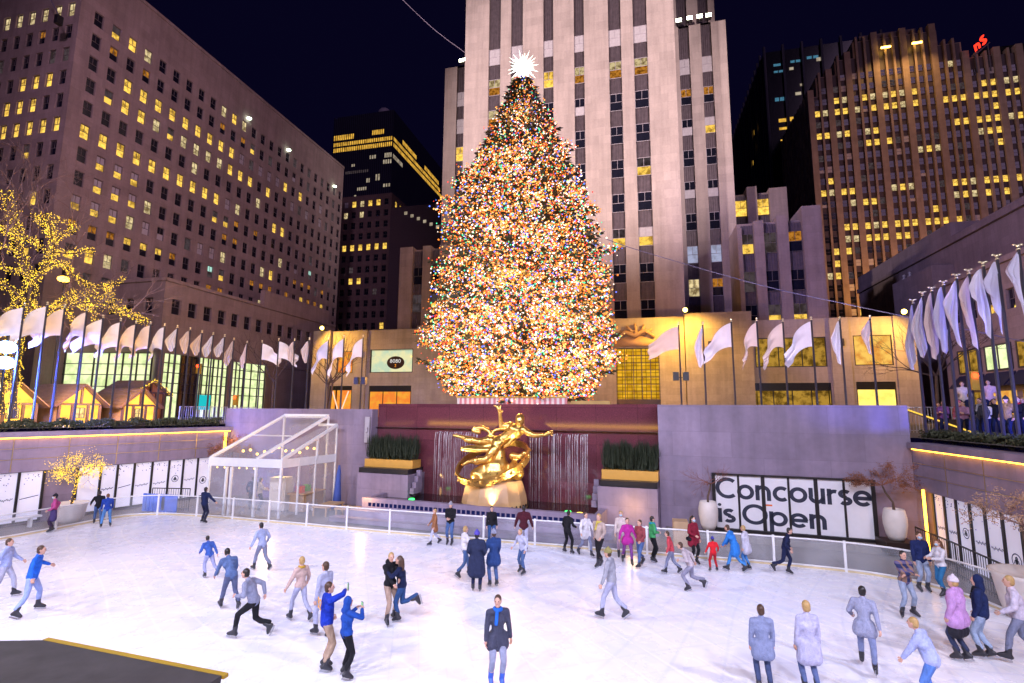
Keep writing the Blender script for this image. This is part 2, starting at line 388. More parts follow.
NP = [0]
def person(label, at, yaw, h=1.75, top=(0.05,0.05,0.08), legs=(0.05,0.06,0.12), hair='brown', skin=0, female=False, hat=None, mask=False, long_coat=0.0, long_hair=False,
           feet=((-0.11,0.0,0),(0.11,0.02,0)), toes=(0.0,0.0), hands=((-0.24,0.06,0.80),(0.24,0.06,0.80)), lean=0.0, side=0.0, turn=0.0, tilt=0.0, head_up=0.0, elbows=((-0.55,-1,-0.3),(0.55,-1,-0.3)), knees=((-0.1,1,0),(0.1,1,0)),
           skates=True, bulk=1.0, scarf=None, top_mat=None, boots=None, vox=0.02, hood=False, group='people on the ice rink', z0=0.0, back_print=None, crouch=0.0, skirt=None, phone=None, coat_open=None, gloves=None, bag=None):
    """one skinned figure; local x = its right... y = the way it faces, z up; lengths for a 1.75 m body, scaled to h"""
    s = h/1.75; NP[0] += 1
    root = thing('person', label, 'person', (0,0,0), group)
    lift = 0.085 if skates else 0.0
    hipz = 0.93+lift-crouch; hip = Vector((side*0.0, -lean*0.10, hipz)); fwd_ = Vector((math.sin(side), math.sin(lean), math.cos(lean))).normalized()
    sw = 0.165 if female else 0.19; hw = 0.095 if female else 0.09
    chest = hip+fwd_*0.34; sh = hip+fwd_*0.49; nk = hip+fwd_*0.55
    ct, st_ = math.cos(turn), math.sin(turn)
    hd = hip+fwd_*0.72+Vector((st_*0.02, ct*0.02+lean*0.03, 0)); 
    HR_ = Matrix.Translation(hd) @ Matrix.Rotation(-turn, 4, 'Z') @ Matrix.Rotation(head_up, 4, 'X') @ Matrix.Rotation(tilt, 4, 'Y')
    X = Vector((1,0,0))
    body = []; jac = []; tro = []; ext = MB(); b = bulk
    # trunk
    body += [(hip-X*hw*0.8,0.105,hip+X*hw*0.8,0.105), (hip,0.12,chest,0.125), (chest-X*0.06,0.115,chest+X*0.06,0.115), (sh-X*sw*0.75,0.07,sh+X*sw*0.75,0.07), (sh,0.065,nk+fwd_*0.04,0.052), (nk,0.052,hd-Vector((0,0,0.04)),0.05)]
    jl = long_coat
    wa = 0.125 if female else 0.135
    jac += [(hip-X*hw*0.7+Vector((0,0,0.03)),0.125*b,hip+X*hw*0.7+Vector((0,0,0.03)),0.125*b), (hip,wa*b,chest,0.14*b), (chest-X*0.07,0.125*b,chest+X*0.07,0.125*b), (sh-X*sw*0.8,0.08*b,sh+X*sw*0.8,0.08*b), (sh,0.085*b,nk+fwd_*0.015,0.072)]
    if jl: jac += [(hip-X*hw,0.135*b,hip-X*(hw+0.02)-Vector((0,0,jl)),0.15*b), (hip+X*hw,0.135*b,hip+X*(hw+0.02)-Vector((0,0,jl)),0.15*b), (hip,0.14*b,hip-Vector((0,0,jl)),0.15*b)]
    if hood: jac += [('e', nk+Vector((0,-0.09,0.03)), (0.11,0.075,0.08))]
    tro += [(hip-X*hw*0.75,0.115,hip+X*hw*0.75,0.115)]
    # head with face
    def hp(x,y,z): return HR_ @ Vector((x,y,z))
    body += [('e', hd, (0.074,0.094,0.108), HR_ @ Matrix.Translation(-hd) if False else HR_.to_3x3().to_4x4()), (hp(0,0.03,-0.05),0.062,hp(0,0.045,-0.085),0.045), (hp(0,0.088,0.015),0.012,hp(0,0.108,-0.022),0.017),
             (hp(-0.03,0.078,0.03),0.016,hp(0.03,0.078,0.03),0.016), (hp(-0.074,-0.005,0.015),0.014,hp(-0.077,-0.01,-0.025),0.012), (hp(0.074,-0.005,0.015),0.014,hp(0.077,-0.01,-0.025),0.012)]
    # legs
    skm = []
    for i, (ft, sg) in enumerate(zip(feet,(-1,1))):
        hj = hip+X*sg*hw-Vector((0,0,0.03)); an = Vector((ft[0],ft[1],ft[2]+0.09+lift)); kn, an = ik(hj, an, 0.43, 0.43, knees[i])
        body += [(hj,0.085,kn,0.055),(kn,0.052,kn+(an-kn)*0.35,0.055),(kn+(an-kn)*0.35,0.055,an,0.036)]
        k2 = 1.0 if not female else 0.93
        tro += [(hj,0.102*k2,kn,0.070*k2),(kn,0.068*k2,kn+(an-kn)*0.4,0.068*k2),(kn+(an-kn)*0.4,0.068*k2,an+Vector((0,0,0.10 if skates else 0.03)),0.055*k2)]
        ta = toes[i]; dd = Vector((math.sin(ta),math.cos(ta),0)); dn = (an-kn).normalized()
        if dn.z > -0.75: dd = (dd*0.5+Vector((0,0,-1))*0.5+Vector((0,0.2,0))).normalized() if dn.y < 0 else dd
        upv_ = -dn if dn.z < -0.75 else -dn
        dd = (dd-upv_*dd.dot(upv_)).normalized()
        heel = an+upv_*-0.05-dd*0.045; toe = an-upv_*0.055+dd*0.16; mid = an-upv_*0.05+dd*0.07
        body += [(an,0.036,mid,0.035),(mid,0.035,toe,0.028)]
        skm.append((an, dd, upv_, heel, toe))
    # arms
    for i, (hn, sg) in enumerate(zip(hands,(-1,1))):
        sj = sh+X*sg*sw; el, wr = ik(sj, Vector(hn), 0.285, 0.265, elbows[i])
        body += [(sj,0.055,el,0.040),(el,0.040,wr,0.027)]
        jac += [(sj,0.074*b,el,0.060*b),(el,0.060*b,wr-(wr-el).normalized()*0.015,0.045*b)]
        hand(body, ext, wr, wr-el, Vector((-sg*0.8,0.3,-0.3)), Vector((0,1,0.3)), 0.55, 1.05)
    MS = Matrix.Scale(s,4)
    def fin(me): me.transform(MS); return me
    sk = m_skin[skin]
    bo = link('body', fin(sculpt('person', body, [sk], vox, 2, extra=ext)), root)
    tm = top_mat or cloth(top); lm = cloth(legs)
    link('jacket', fin(sculpt('jacket', jac, [tm], vox, 2)), root)
    link('trousers', fin(sculpt('trousers', tro, [lm], vox, 2)), root)
    if skirt: 
        link('skirt', fin(sculpt('skirt', [(hip-X*hw,0.13,hip-X*(hw+0.03)-Vector((0,0,0.35)),0.15),(hip+X*hw,0.13,hip+X*(hw+0.03)-Vector((0,0,0.35)),0.15),(hip,0.13,hip-Vector((0,0,0.35)),0.15)], [cloth(skirt)], vox, 2)), root)
    # skates or shoes
    for an, dd, up_, heel, toe in skm:
        sm = sculpt('skate' if skates else 'shoe', [(an+up_*0.13,0.062,an,0.058),(an,0.058,heel+up_*0.01,0.05),(heel+up_*0.005,0.046,toe,0.042),(an+dd*0.03,0.055,toe-dd*0.03+up_*0.015,0.045)] if skates else [(an,0.045,heel,0.045),(heel,0.045,toe,0.042)], [boots or m_boot], vox, 1)
        so = link('skate' if skates else 'shoe', fin(sm), root)
        if skates:
            mb = MB(); a = heel-up_*0.075-dd*0.03; c = toe-up_*0.07+dd*0.04
            mb.bar(a, c, 0.008, 0.035, 0, up=up_); mb.bar(heel-up_*0.03, heel-up_*0.07, 0.02, 0.03); mb.bar(toe-up_*0.03-dd*0.03, toe-up_*0.07-dd*0.03, 0.02, 0.03); mb.xf(MS)
            mb.build('blade', m_blade, so)
    # eyes and mouth
    if not mask:
        mb = MB()
        for e in (-1,1): mb.sph(hp(e*0.031,0.088,0.012),0.0105,6,5)
        mb.xf(MS); mb.build('eyes', m_eye, bo)
        mb = MB(); mb.sph(hp(0,0.092,-0.048),0.02,8,5,sc=(1,0.4,0.3)); mb.xf(MS); mb.build('mouth', m_lip, bo)
    else:
        mb = MB()
        for e in (-1,1): mb.sph(hp(e*0.031,0.088,0.014),0.0105,6,5)
        mb.xf(MS); mb.build('eyes', m_eye, bo)
        link('mask', fin(sculpt('mask', [('e', hp(0,0.055,-0.045), (0.066,0.062,0.055), HR_.to_3x3().to_4x4())], [m_mask], 0.014, 2)), root)
    # hair and hat
    hr = [('e', hp(0,-0.018,0.022), (0.083,0.094,0.106), HR_.to_3x3().to_4x4()), ('e', hp(0,-0.04,-0.03), (0.078,0.068,0.08), HR_.to_3x3().to_4x4())]
    if long_hair: hr += [(hp(0,-0.075,0.0),0.075,hp(0,-0.115,-0.15),0.075),(hp(0,-0.115,-0.15),0.075,hp(0,-0.15,-0.36),0.05),(hp(-0.065,-0.04,0.0),0.035,hp(-0.09,-0.07,-0.26),0.035),(hp(0.065,-0.04,0.0),0.035,hp(0.09,-0.07,-0.26),0.035)]
    if hat != 'hoodup' : link('hair', fin(sculpt('hair', hr, [m_hair[hair]], 0.016, 2)), root)
    if hat is not None and hat != 'hoodup':
        c1, c2 = hat
        link('hat', fin(sculpt('hat', [('e', hp(0,-0.012,0.055), (0.092,0.106,0.088), HR_.to_3x3().to_4x4())]+[(hp(0.088*math.cos(k*PI/8),-0.01+0.098*math.sin(k*PI/8),0.025),0.018,hp(0.088*math.cos((k+1)*PI/8),-0.01+0.098*math.sin((k+1)*PI/8),0.025),0.018) for k in range(16)]+[(hp(0,-0.015,0.14),0.025,hp(0,-0.015,0.155),0.03)], [cloth(c1)], 0.016, 2)), root)
    if hat == 'hoodup':
        link('hood', fin(sculpt('hood', [('e', hp(0,-0.03,0.02), (0.105,0.105,0.128), HR_.to_3x3().to_4x4()), (hp(0,-0.05,-0.06),0.09,nk+Vector((0,-0.03,0.0)),0.1)], [tm], vox, 2)), root)
    if scarf:
        link('scarf', fin(sculpt('scarf', [(nk+Vector((0.075*math.cos(k*PI/6),0.075*math.sin(k*PI/6),0.0)),0.042,nk+Vector((0.075*math.cos((k+1)*PI/6),0.075*math.sin((k+1)*PI/6),0.0)),0.042) for k in range(12)]+[(nk+Vector((0.03,0.09,-0.02)),0.04,nk+Vector((0.06,0.15,-0.25)),0.04)], [cloth(scarf)], vox, 2)), root)
    if gloves:
        for i, hn in enumerate(hands): pass
    if phone is not None:
        p = Vector(phone); mb = MB(); mb.box(p.x-0.04,p.x+0.04,p.y-0.006,p.y+0.006,p.z-0.08,p.z+0.08); mb.xf(MS)
        ph = mb.build('phone', m_black, root); mb = MB(); q = p+Vector((0,-0.0075,0)); mb.quad(q+Vector((-0.035,0,-0.07)),q+Vector((0.035,0,-0.07)),q+Vector((0.035,0,0.07)),q+Vector((-0.035,0,0.07))); mb.xf(MS)
        mb.build('screen', emit('phone_screen', (0.45,0.9,0.55), 1.0, var=0.6, scale=14), ph)
    if back_print:
        o_ = chest+Vector((-0.17,-0.155*b,-0.05)); mb = lettering(back_print, o_, (1,0,0), (0,0,1), 0.17, 0.34, 0.3, (0,-1,0), 0.012); mb.xf(MS); mb.build('number', plain('orange_print', (0.9,0.42,0.02), 0.6), root)
    if bag:
        link('bag', fin(sculpt('bag', [(hip+Vector((0.24,-0.05,-0.02)),0.08,hip+Vector((0.24,0.05,-0.02)),0.08),(hip+Vector((0.24,0,0.06)),0.02,sh+Vector((0.16,0.02,0.08)),0.015)], [cloth(bag)], vox, 1)), root)
    root.location = (at[0], at[1], z0); root.rotation_euler = (0,0,yaw)
    return root

# ------------------------------------------------------------------ the gold statue
def mat_gold():
    t = NT('gilded_bronze'); n = t.noise(t.obj(), 5, 4); c = t.ramp(n, [(0.3,(0.85,0.48,0.10)),(0.7,(1.0,0.66,0.20))])
    t.pbr(c, t.math('ADD', t.math('MULTIPLY', n, 0.2), 0.20), 0.92, normal=t.bump(t.noise(t.obj(), 14, 3), 0.25, 0.03)); return t.m
m_gild = mat_gold()
st = thing('statue', 'gilded statue of a reclining flying figure above a ring and a stone mound', 'statue', (-6.8,24.4,0.8))
Ys = 24.4
def sp(x, z, y=0.0): return Vector((x, Ys+y, z))
fig = [
 ('e', sp(-5.50,5.06,-0.16), (0.21,0.24,0.28)), (sp(-5.50,4.95,-0.25),0.13,sp(-5.49,4.88,-0.30),0.10), (sp(-5.49,5.02,-0.40),0.03,sp(-5.49,4.98,-0.42),0.045),
 (sp(-5.50,4.92,-0.1),0.14,sp(-5.66,4.66,-0.02),0.17),
 (sp(-5.98,4.76,0.05),0.17,sp(-5.36,4.60,-0.05),0.17), (sp(-5.72,4.55,-0.08),0.33,sp(-6.05,4.32,0.0),0.30), (sp(-6.05,4.32,0),0.29,sp(-6.35,4.12,0),0.25), (sp(-6.35,4.12,0),0.26,sp(-6.60,4.00,0),0.28),
 (sp(-5.95,4.82,0.02),0.15,sp(-6.42,4.74,-0.08),0.115), (sp(-6.42,4.74,-0.08),0.115,sp(-6.46,5.24,-0.2),0.08), (sp(-6.46,5.24,-0.2),0.075,sp(-6.47,5.40,-0.22),0.09),
 (sp(-5.36,4.62,-0.05),0.15,sp(-4.80,4.36,-0.2),0.11), (sp(-4.80,4.36,-0.2),0.11,sp(-4.22,4.40,-0.3),0.075), (sp(-4.22,4.40,-0.3),0.075,sp(-4.02,4.50,-0.32),0.09),
 (sp(-6.62,4.05,0.1),0.25,sp(-7.62,3.98,0.12),0.16), (sp(-7.62,3.98,0.12),0.155,sp(-7.95,4.06,0.12),0.15), (sp(-7.95,4.06,0.12),0.15,sp(-8.6,4.22,0.12),0.085), (sp(-8.6,4.22,0.12),0.085,sp(-8.92,4.28,0.1),0.065),
 (sp(-6.55,3.95,-0.16),0.25,sp(-7.02,3.20,-0.42),0.165), (sp(-7.02,3.20,-0.42),0.16,sp(-7.40,3.16,-0.40),0.145), (sp(-7.40,3.16,-0.40),0.145,sp(-7.98,3.06,-0.3),0.085), (sp(-7.98,3.06,-0.3),0.085,sp(-8.28,2.90,-0.3),0.07),
]
fig += [(sp(-5.82,4.66,-0.30),0.13,sp(-5.60,4.58,-0.30),0.13),(sp(-5.95,4.36,-0.26),0.10,sp(-6.2,4.16,-0.24),0.10),(sp(-6.15,4.78,-0.06),0.14,sp(-6.28,4.76,-0.06),0.13),(sp(-5.15,4.5,-0.12),0.14,sp(-5.0,4.43,-0.15),0.13),
 (sp(-7.05,4.08,0.0),0.19,sp(-7.3,4.03,0.02),0.17),(sp(-8.05,4.02,0.08),0.13,sp(-8.25,4.08,0.08),0.12),(sp(-6.68,3.68,-0.34),0.20,sp(-6.85,3.42,-0.42),0.18),(sp(-7.5,3.08,-0.40),0.13,sp(-7.65,3.07,-0.38),0.12)]
ext = MB()
for c_, d0 in ((sp(-4.0,4.5,-0.32),Vector((1,0,0.25))),(sp(-6.47,5.42,-0.22),Vector((-0.1,0,1)))):
    d0.normalize(); sd = d0.cross(Vector((0,1,0)))
    for i, o in enumerate((-0.075,-0.025,0.025,0.07)):
        p = c_+sd*o; ext.tube([p, p+d0*0.1+Vector((0,-0.02,0)), p+d0*(0.15+0.02*(i%2))+Vector((0,-0.07,0))], [0.03,0.028,0.018], 6)
    p = c_-sd*0.08; ext.tube([p, p-sd*0.07+d0*0.05, p-sd*0.06+d0*0.12], [0.03,0.026,0.018], 6)
fig = [((c[0],c[1]*1.16,c[2],c[3]*1.16) if c[0] != 'e' else c) for c in fig]
fb_ = link('figure', sculpt('figure', fig, [m_gild], 0.035, 4, extra=ext), st)
link('hair', sculpt('hair', [('e', sp(-5.50,5.14,-0.08), (0.23,0.24,0.25)), ('e', sp(-5.52,5.02,0.02), (0.21,0.18,0.22))], [m_gild], 0.03, 2), fb_)
fl = [(sp(-6.5,5.5,-0.25),0.07,sp(-6.62,5.70,-0.25),0.05),(sp(-6.62,5.70,-0.25),0.06,sp(-6.78,5.76,-0.25),0.03),(sp(-6.5,5.52,-0.25),0.07,sp(-6.42,5.76,-0.25),0.03),(sp(-6.55,5.62,-0.25),0.07,sp(-6.55,5.78,-0.2),0.03)]
link('flame', sculpt('flame', fl, [m_gild], 0.025, 2), st)
dr = []
def sweep(pts, r, fl=0.35):
    for a, c in zip(pts, pts[1:]): dr.append((a, r, c, r*0.9))
sweep([sp(-6.2,4.5,0.4),sp(-6.5,4.62,0.45),sp(-6.85,4.56,0.45),sp(-7.1,4.35,0.4),sp(-7.25,4.2,0.3)], 0.10)
sweep([sp(-6.9,4.2,0.35),sp(-7.2,4.5,0.45),sp(-7.55,4.66,0.48),sp(-7.95,4.62,0.45),sp(-8.0,4.5,0.42),sp(-7.7,4.42,0.4)], 0.12)
sweep([sp(-6.5,3.8,-0.2),sp(-7.0,3.62,-0.25),sp(-7.6,3.6,-0.22),sp(-8.35,3.66,-0.2)], 0.14)
sweep([sp(-6.7,3.9,-0.1),sp(-7.4,3.75,-0.1),sp(-8.1,3.72,-0.15)], 0.12)
sweep([sp(-6.2,3.8,-0.25),sp(-5.95,4.0,-0.3),sp(-5.85,4.2,-0.28)], 0.08)
link('drapery', sculpt('drapery', dr, [m_gild], 0.035, 3), st)
# zodiac ring, tilted
mbr = MB(); n_ = 64; ctr = sp(-6.84,3.06); ax = Vector((1.70,0,0.26)); ay = Vector((0.10,1.55,0.78))
nrm = ax.cross(ay).normalized()
ring = [ctr+ax*math.cos(2*PI*k/n_)+ay*math.sin(2*PI*k/n_) for k in range(n_)]
for k in range(n_):
    a, c = ring[k], ring[(k+1)%n_]; ra = (a-ctr).normalized(); rc = (c-ctr).normalized()
    w = 0.17; t_ = 0.05
    v = [a-nrm*w-ra*t_,a+nrm*w-ra*t_,a+nrm*w+ra*t_,a-nrm*w+ra*t_,c-nrm*w-rc*t_,c+nrm*w-rc*t_,c+nrm*w+rc*t_,c-nrm*w+rc*t_]
    mbr.add(v, ((0,1,5,4),(1,2,6,5),(2,3,7,6),(3,0,4,7)))
for k in range(0,n_,4):
    a = ring[k]; ra = (a-ctr).normalized(); mbr.sph(a+ra*0.06, 0.085, 7, 5); mbr.sph(a+ra*0.05+nrm*0.08, 0.05, 6, 4)
mbr.build('ring', m_gild, st)
mo = [(sp(-6.75,2.3,0.1),0.98,sp(-6.75,2.7,0.1),0.72),(sp(-6.75,2.7,0.1),0.72,sp(-6.6,3.5,0.1),0.34),(sp(-7.5,2.45,-0.3),0.4,sp(-7.3,2.75,-0.2),0.25),(sp(-5.6,2.6,-0.2),0.35,sp(-5.8,2.9,0.0),0.25),(sp(-5.45,3.3,0.2),0.13,sp(-5.9,3.35,0.1),0.2),(sp(-5.35,3.45,0.15),0.17,sp(-5.3,3.5,0.12),0.14)]
link('mound', sculpt('mound', mo, [m_gild], 0.06, 6), st)
ped = MB(); prof = [(1.60,0.3),(1.60,1.1),(1.58,1.36),(1.52,1.6),(1.42,1.95),(1.34,2.15),(1.28,2.24),(0.0,2.28)]
ped.lathe(prof, (-6.77,Ys+0.1,0), 14); 
m_rock = plain('polished_pink_stone', (0.50,0.31,0.15), 0.25, 0, 0.2, 1.2)
ped.build('pedestal', m_rock, st)
pb = MB()
for k in range(40):
    a = 2*PI*k/40; c_ = Vector((-6.77+1.60*math.cos(a), Ys+0.1+1.60*math.sin(a), 1.12)); pb.sph(c_, 0.05, 5, 4, sc=(1,1,1.6))
pb.build('base_band', m_bronze, st)

SC_ = 1.05; st.location = CAMP+(Vector((-6.8,24.4,0.8))-CAMP)*SC_; st.scale = (SC_,)*3
# ================================================================== people
NAVY=(0.012,0.018,0.06); BLACK=(0.012,0.012,0.016); JEANS=(0.07,0.13,0.30); PALEJ=(0.30,0.36,0.50); KHAKI=(0.42,0.30,0.22); WHITE=(0.72,0.70,0.76); DENIM=(0.03,0.08,0.22)
LAV=(0.42,0.44,0.62); PALE=(0.52,0.54,0.72); GREYB=(0.20,0.22,0.33)
LOOSE=((-0.25,0.05,0.92),(0.25,0.08,0.92)); OUT=((-0.38,0.14,1.0),(0.36,0.18,1.04)); PHONE=((-0.06,0.34,1.50),(0.10,0.34,1.52)); FRONT=((-0.08,0.27,1.18),(0.08,0.26,1.20)); FOLD=((0.12,0.2,1.22),(-0.12,0.22,1.25)); SWING=((-0.27,0.30,1.10),(0.30,-0.16,0.98))
ST=((-0.11,0.03,0),(0.12,-0.02,0)); WIDE=((-0.2,0.0,0),(0.2,0.03,0)); STRIDE=((-0.12,0.24,0),(0.16,-0.34,0.06)); GLIDE=((-0.08,0.05,0),(0.22,-0.46,0.16)); CROSS=((-0.05,0.18,0),(0.05,-0.2,0))
A = PI
P_ = person
P_('person in a blue jersey with an orange number, raising a phone', (-6.60,10.45), -0.75, 1.70, (0.012,0.04,0.42), KHAKI, 'brown', feet=ST, hands=((-0.24,0.16,1.05),(0.03,0.36,1.62)), head_up=0.05, turn=0.25, phone=(0.05,0.42,1.70), back_print='92', bulk=1.05, vox=0.015)
P_('person in a hooded blue jacket and black leggings filming with a phone', (-6.03,10.30), -0.5, 1.50, (0.015,0.07,0.36), BLACK, 'black', female=True, feet=((-0.12,0.05,0),(0.16,-0.05,0)), toes=(-0.2,0.4), hands=((-0.08,0.30,1.50),(0.12,0.33,1.52)), phone=(0.04,0.38,1.58), hat='hoodup', hood=False, vox=0.015)
P_('person in a black jacket and tan trousers hugging a long-haired partner', (-6.45,13.08), -PI/2-0.45, 1.66, BLACK, (0.38,0.27,0.21), 'blond', feet=((-0.17,0.0,0),(0.17,0.12,0)), toes=(-0.3,0.35), hands=((0.02,0.40,1.22),(0.20,0.42,1.12)), turn=0.35, hood=True, vox=0.015, bulk=1.05)
P_('person with long brown hair and one skate kicked up behind, kissing a partner in black', (-6.13,13.10), PI/2+0.15, 1.60, NAVY, DENIM, 'brown', female=True, long_hair=True, feet=((0.02,0.08,0),(0.10,-0.42,0.50)), hands=((-0.22,0.36,1.46),(0.16,0.42,1.42)), lean=0.12, head_up=0.1, tilt=0.1, knees=((0,1,0),(0,0.8,-0.5)), vox=0.015)
P_('person gliding alone in a grey and navy coat with a bright blue scarf, centre foreground', (-2.88,10.75), A+0.45, 1.66, (0.055,0.06,0.10), (0.30,0.33,0.47), 'brown', feet=((-0.09,0.05,0),(0.13,-0.06,0)), hands=((-0.30,-0.02,0.92),(0.27,0.05,0.90)), scarf=(0.02,0.14,0.62), turn=0.35, long_coat=0.16, vox=0.015, boots=m_bootb)
P_('person in a black jacket and blue jeans standing with hands together below the statue', (-7.66,20.86), A, 1.62, BLACK, JEANS, 'black', feet=ST, hands=FRONT, hat=((0.3,0.3,0.36),(0,0,0)))
P_('person in a rust brown coat beside the one in black below the statue', (-8.25,20.6), A-0.9, 1.38, (0.30,0.13,0.06), PALE, 'blond', feet=STRIDE, hands=OUT, long_coat=0.2)
P_('person with dark hair and black jacket behind the huddled pair in navy coats', (-5.94,21.05), A+0.4, 1.52, BLACK, DENIM, 'black', feet=ST, hands=LOOSE, female=True)
P_('person in a dark maroon jacket by the barrier right below the statue pedestal', (-4.49,20.6), 0.2, 1.68, (0.07,0.012,0.022), PALE, 'black', feet=ST, hands=((-0.36,0.1,1.0),(0.36,0.1,1.0)), bulk=1.12)
P_('person in a pale sweater and blue jeans skating in front of the maroon jacket', (-3.95,17.94), A-0.6, 1.42, PALE, JEANS, 'blond', feet=((-0.2,0.1,0),(0.22,-0.1,0)), hands=((-0.4,0.22,1.05),(0.42,0.18,1.05)), lean=0.2)
P_('person in a long navy coat and blue beanie, back to the viewer', (-4.94,15.85), 0.15, 1.70, (0.022,0.03,0.075), NAVY, 'black', feet=ST, hands=((-0.2,0.2,1.08),(0.2,0.2,1.08)), hat=((0.10,0.08,0.45),(0.5,0.05,0.05)), long_coat=0.42, bulk=1.22)
P_('person in a blue coat and grey beanie standing right of the long navy coat', (-4.55,16.4), 0.6, 1.64, (0.025,0.06,0.20), JEANS, 'brown', feet=ST, hands=((-0.2,0.25,1.1),(0.22,0.2,1.0)), hat=((0.28,0.30,0.42),(0,0,0)), long_coat=0.2, bulk=1.05)
P_('person in a white jacket with one red glove, left of the long navy coat', (-5.75,17.1), -0.8, 1.55, WHITE, JEANS, 'blond', feet=STRIDE, hands=((-0.25,0.25,1.1),(0.3,0.2,1.0)), female=True)
P_('person all in black leaning slightly by the barrier right of the statue', (-2.78,20.8), -0.6, 1.55, BLACK, BLACK, 'black', feet=WIDE, hands=((-0.3,0.15,1.0),(0.28,0.25,1.15)), lean=0.12)
P_('person in a white coat skating past the fountain steps', (-2.05,20.6), A+0.7, 1.55, WHITE, GREYB, 'brown', feet=STRIDE, hands=OUT, female=True, long_coat=0.15)
P_('person in a beige top and black trousers next to the white coat', (-1.45,19.4), A-0.5, 1.74, (0.46,0.36,0.32), BLACK, 'blond', feet=CROSS, hands=SWING, scarf=(0.55,0.45,0.1))
P_('person in a magenta jacket in the busy group right of the fountain', (-0.47,19.92), A+0.2, 1.56, (0.45,0.03,0.30), (0.20,0.06,0.26), 'brown', feet=STRIDE, hands=OUT, female=True, long_coat=0.1)
P_('person in a brick red jacket and blue jeans right of the magenta jacket', (-0.02,19.72), A-0.7, 1.56, (0.28,0.06,0.07), JEANS, 'brown', feet=STRIDE, hands=SWING)
P_('person in a cream jacket behind the magenta jacket', (-0.72,20.85), A, 1.62, (0.62,0.52,0.50), (0.45,0.30,0.40), 'blond', feet=ST, hands=LOOSE, female=True, mask=True)
P_('person in a lime and teal jacket with black trousers by the barrier', (0.42,20.5), -1.2, 1.56, (0.06,0.35,0.12), BLACK, 'black', feet=ST, hands=FRONT, scarf=(0.02,0.28,0.45))
P_('person in a dark red coat and face mask with long black hair', (1.87,20.6), A+0.7, 1.62, (0.22,0.015,0.035), BLACK, 'black', feet=ST, hands=((-0.22,0.12,0.95),(0.15,0.25,1.15)), female=True, mask=True, long_hair=True, long_coat=0.2, bag=BLACK)
P_('small child in red holding the barrier, left of the bright blue coats', (2.45,19.9), 0.3, 1.10, (0.65,0.02,0.03), (0.45,0.02,0.03), 'brown', feet=WIDE, hands=OUT, hat=((0.05,0.05,0.3),(0,0,0)))
P_('person in a bright blue coat bending towards the child in red', (3.16,20.0), 1.1, 1.52, (0.03,0.20,0.62), (0.06,0.25,0.62), 'brown', feet=STRIDE, hands=((-0.15,0.4,1.0),(0.2,0.4,0.95)), lean=0.35, long_coat=0.25, bulk=1.1)
P_('person in a pale grey coat close behind the bright blue coat', (3.62,20.3), 1.0, 1.45, (0.55,0.55,0.66), (0.06,0.22,0.55), 'blond', feet=ST, hands=LOOSE, lean=0.15, long_coat=0.2, female=True)
P_('person in navy skating along the barrier in front of the big lettering', (4.85,20.2), -PI/2-0.3, 1.50, NAVY, NAVY, 'black', feet=GLIDE, hands=OUT, lean=0.25)
P_('person in a red jacket skating between the teal jacket and the masked red coat', (1.0,19.2), 1.4, 1.35, (0.50,0.06,0.08), GREYB, 'brown', feet=STRIDE, hands=OUT, lean=0.2)
P_('person in a navy fleece and face mask, right of the big lettering', (8.54,19.45), A+0.15, 1.70, (0.015,0.025,0.10), PALEJ, 'brown', feet=ST, hands=LOOSE, mask=True, vox=0.016, bulk=1.1)
P_('person in a white sweater with long brown hair touching the masked one', (8.90,19.1), PI/2+0.3, 1.58, WHITE, (0.03,0.16,0.35), 'auburn', female=True, long_hair=True, feet=((-0.1,0.05,0),(0.06,-0.1,0)), hands=((-0.10,0.38,1.25),(0.2,0.32,1.22)), mask=True, vox=0.016)
P_('person in a dark plaid jacket with folded arms near the right barrier', (7.04,17.01), A+0.25, 1.64, NAVY, PALEJ, 'black', skin=0, feet=((-0.17,0.0,0),(0.2,0.05,0)), toes=(-0.4,0.5), hands=FOLD, top_mat=plaid((0.02,0.03,0.10),(0.12,0.10,0.20),(0.35,0.20,0.10)), vox=0.016, elbows=((-1,0.2,-0.6),(1,0.2,-0.6)))
P_('person in a lilac puffer jacket with a white woolly hat', (6.92,14.37), 0.7, 1.72, (0.50,0.28,0.58), (0.03,0.04,0.09), 'blond', female=True, feet=((-0.08,0.02,0),(0.10,-0.08,0)), hands=((-0.28,0.05,0.98),(0.30,0.1,0.98)), hat=((0.68,0.62,0.72),(0,0,0)), bulk=1.3, long_coat=0.12, skirt=(0.02,0.02,0.03), vox=0.015)
P_('person in a navy hooded jacket and pale jeans beside the lilac jacket', (7.51,14.61), 0.95, 1.72, (0.012,0.022,0.085), (0.33,0.42,0.60), 'black', feet=((-0.06,0.06,0),(0.13,-0.08,0)), hands=((-0.26,0.1,0.98),(0.26,0.15,0.95)), hat='hoodup', bulk=1.15, vox=0.015, scarf=BLACK)
P_('person in a pale lavender jacket cut by the right edge of the view', (8.2,14.6), 1.2, 1.76, (0.60,0.55,0.68), GREYB, 'blond', feet=STRIDE, hands=SWING, bulk=1.15, lean=0.1)
P_('person in a pink jacket and purple skirt holding the barrier at the far left', (-25.55,18.27), A-0.6, 1.56, (0.48,0.08,0.26), (0.05,0.03,0.07), 'black', female=True, feet=ST, hands=((-0.2,0.22,1.1),(0.42,-0.12,1.12)), mask=True, skirt=(0.07,0.05,0.16), long_coat=0.0, hat=((0.02,0.02,0.03),(0,0,0)))
P_('person in black leaning on the barrier in front of the glowing potted tree', (-25.1,19.9), 0.9, 1.50, BLACK, JEANS, 'black', feet=STRIDE, hands=((-0.35,0.45,1.08),(0.2,0.4,1.1)), lean=0.35)
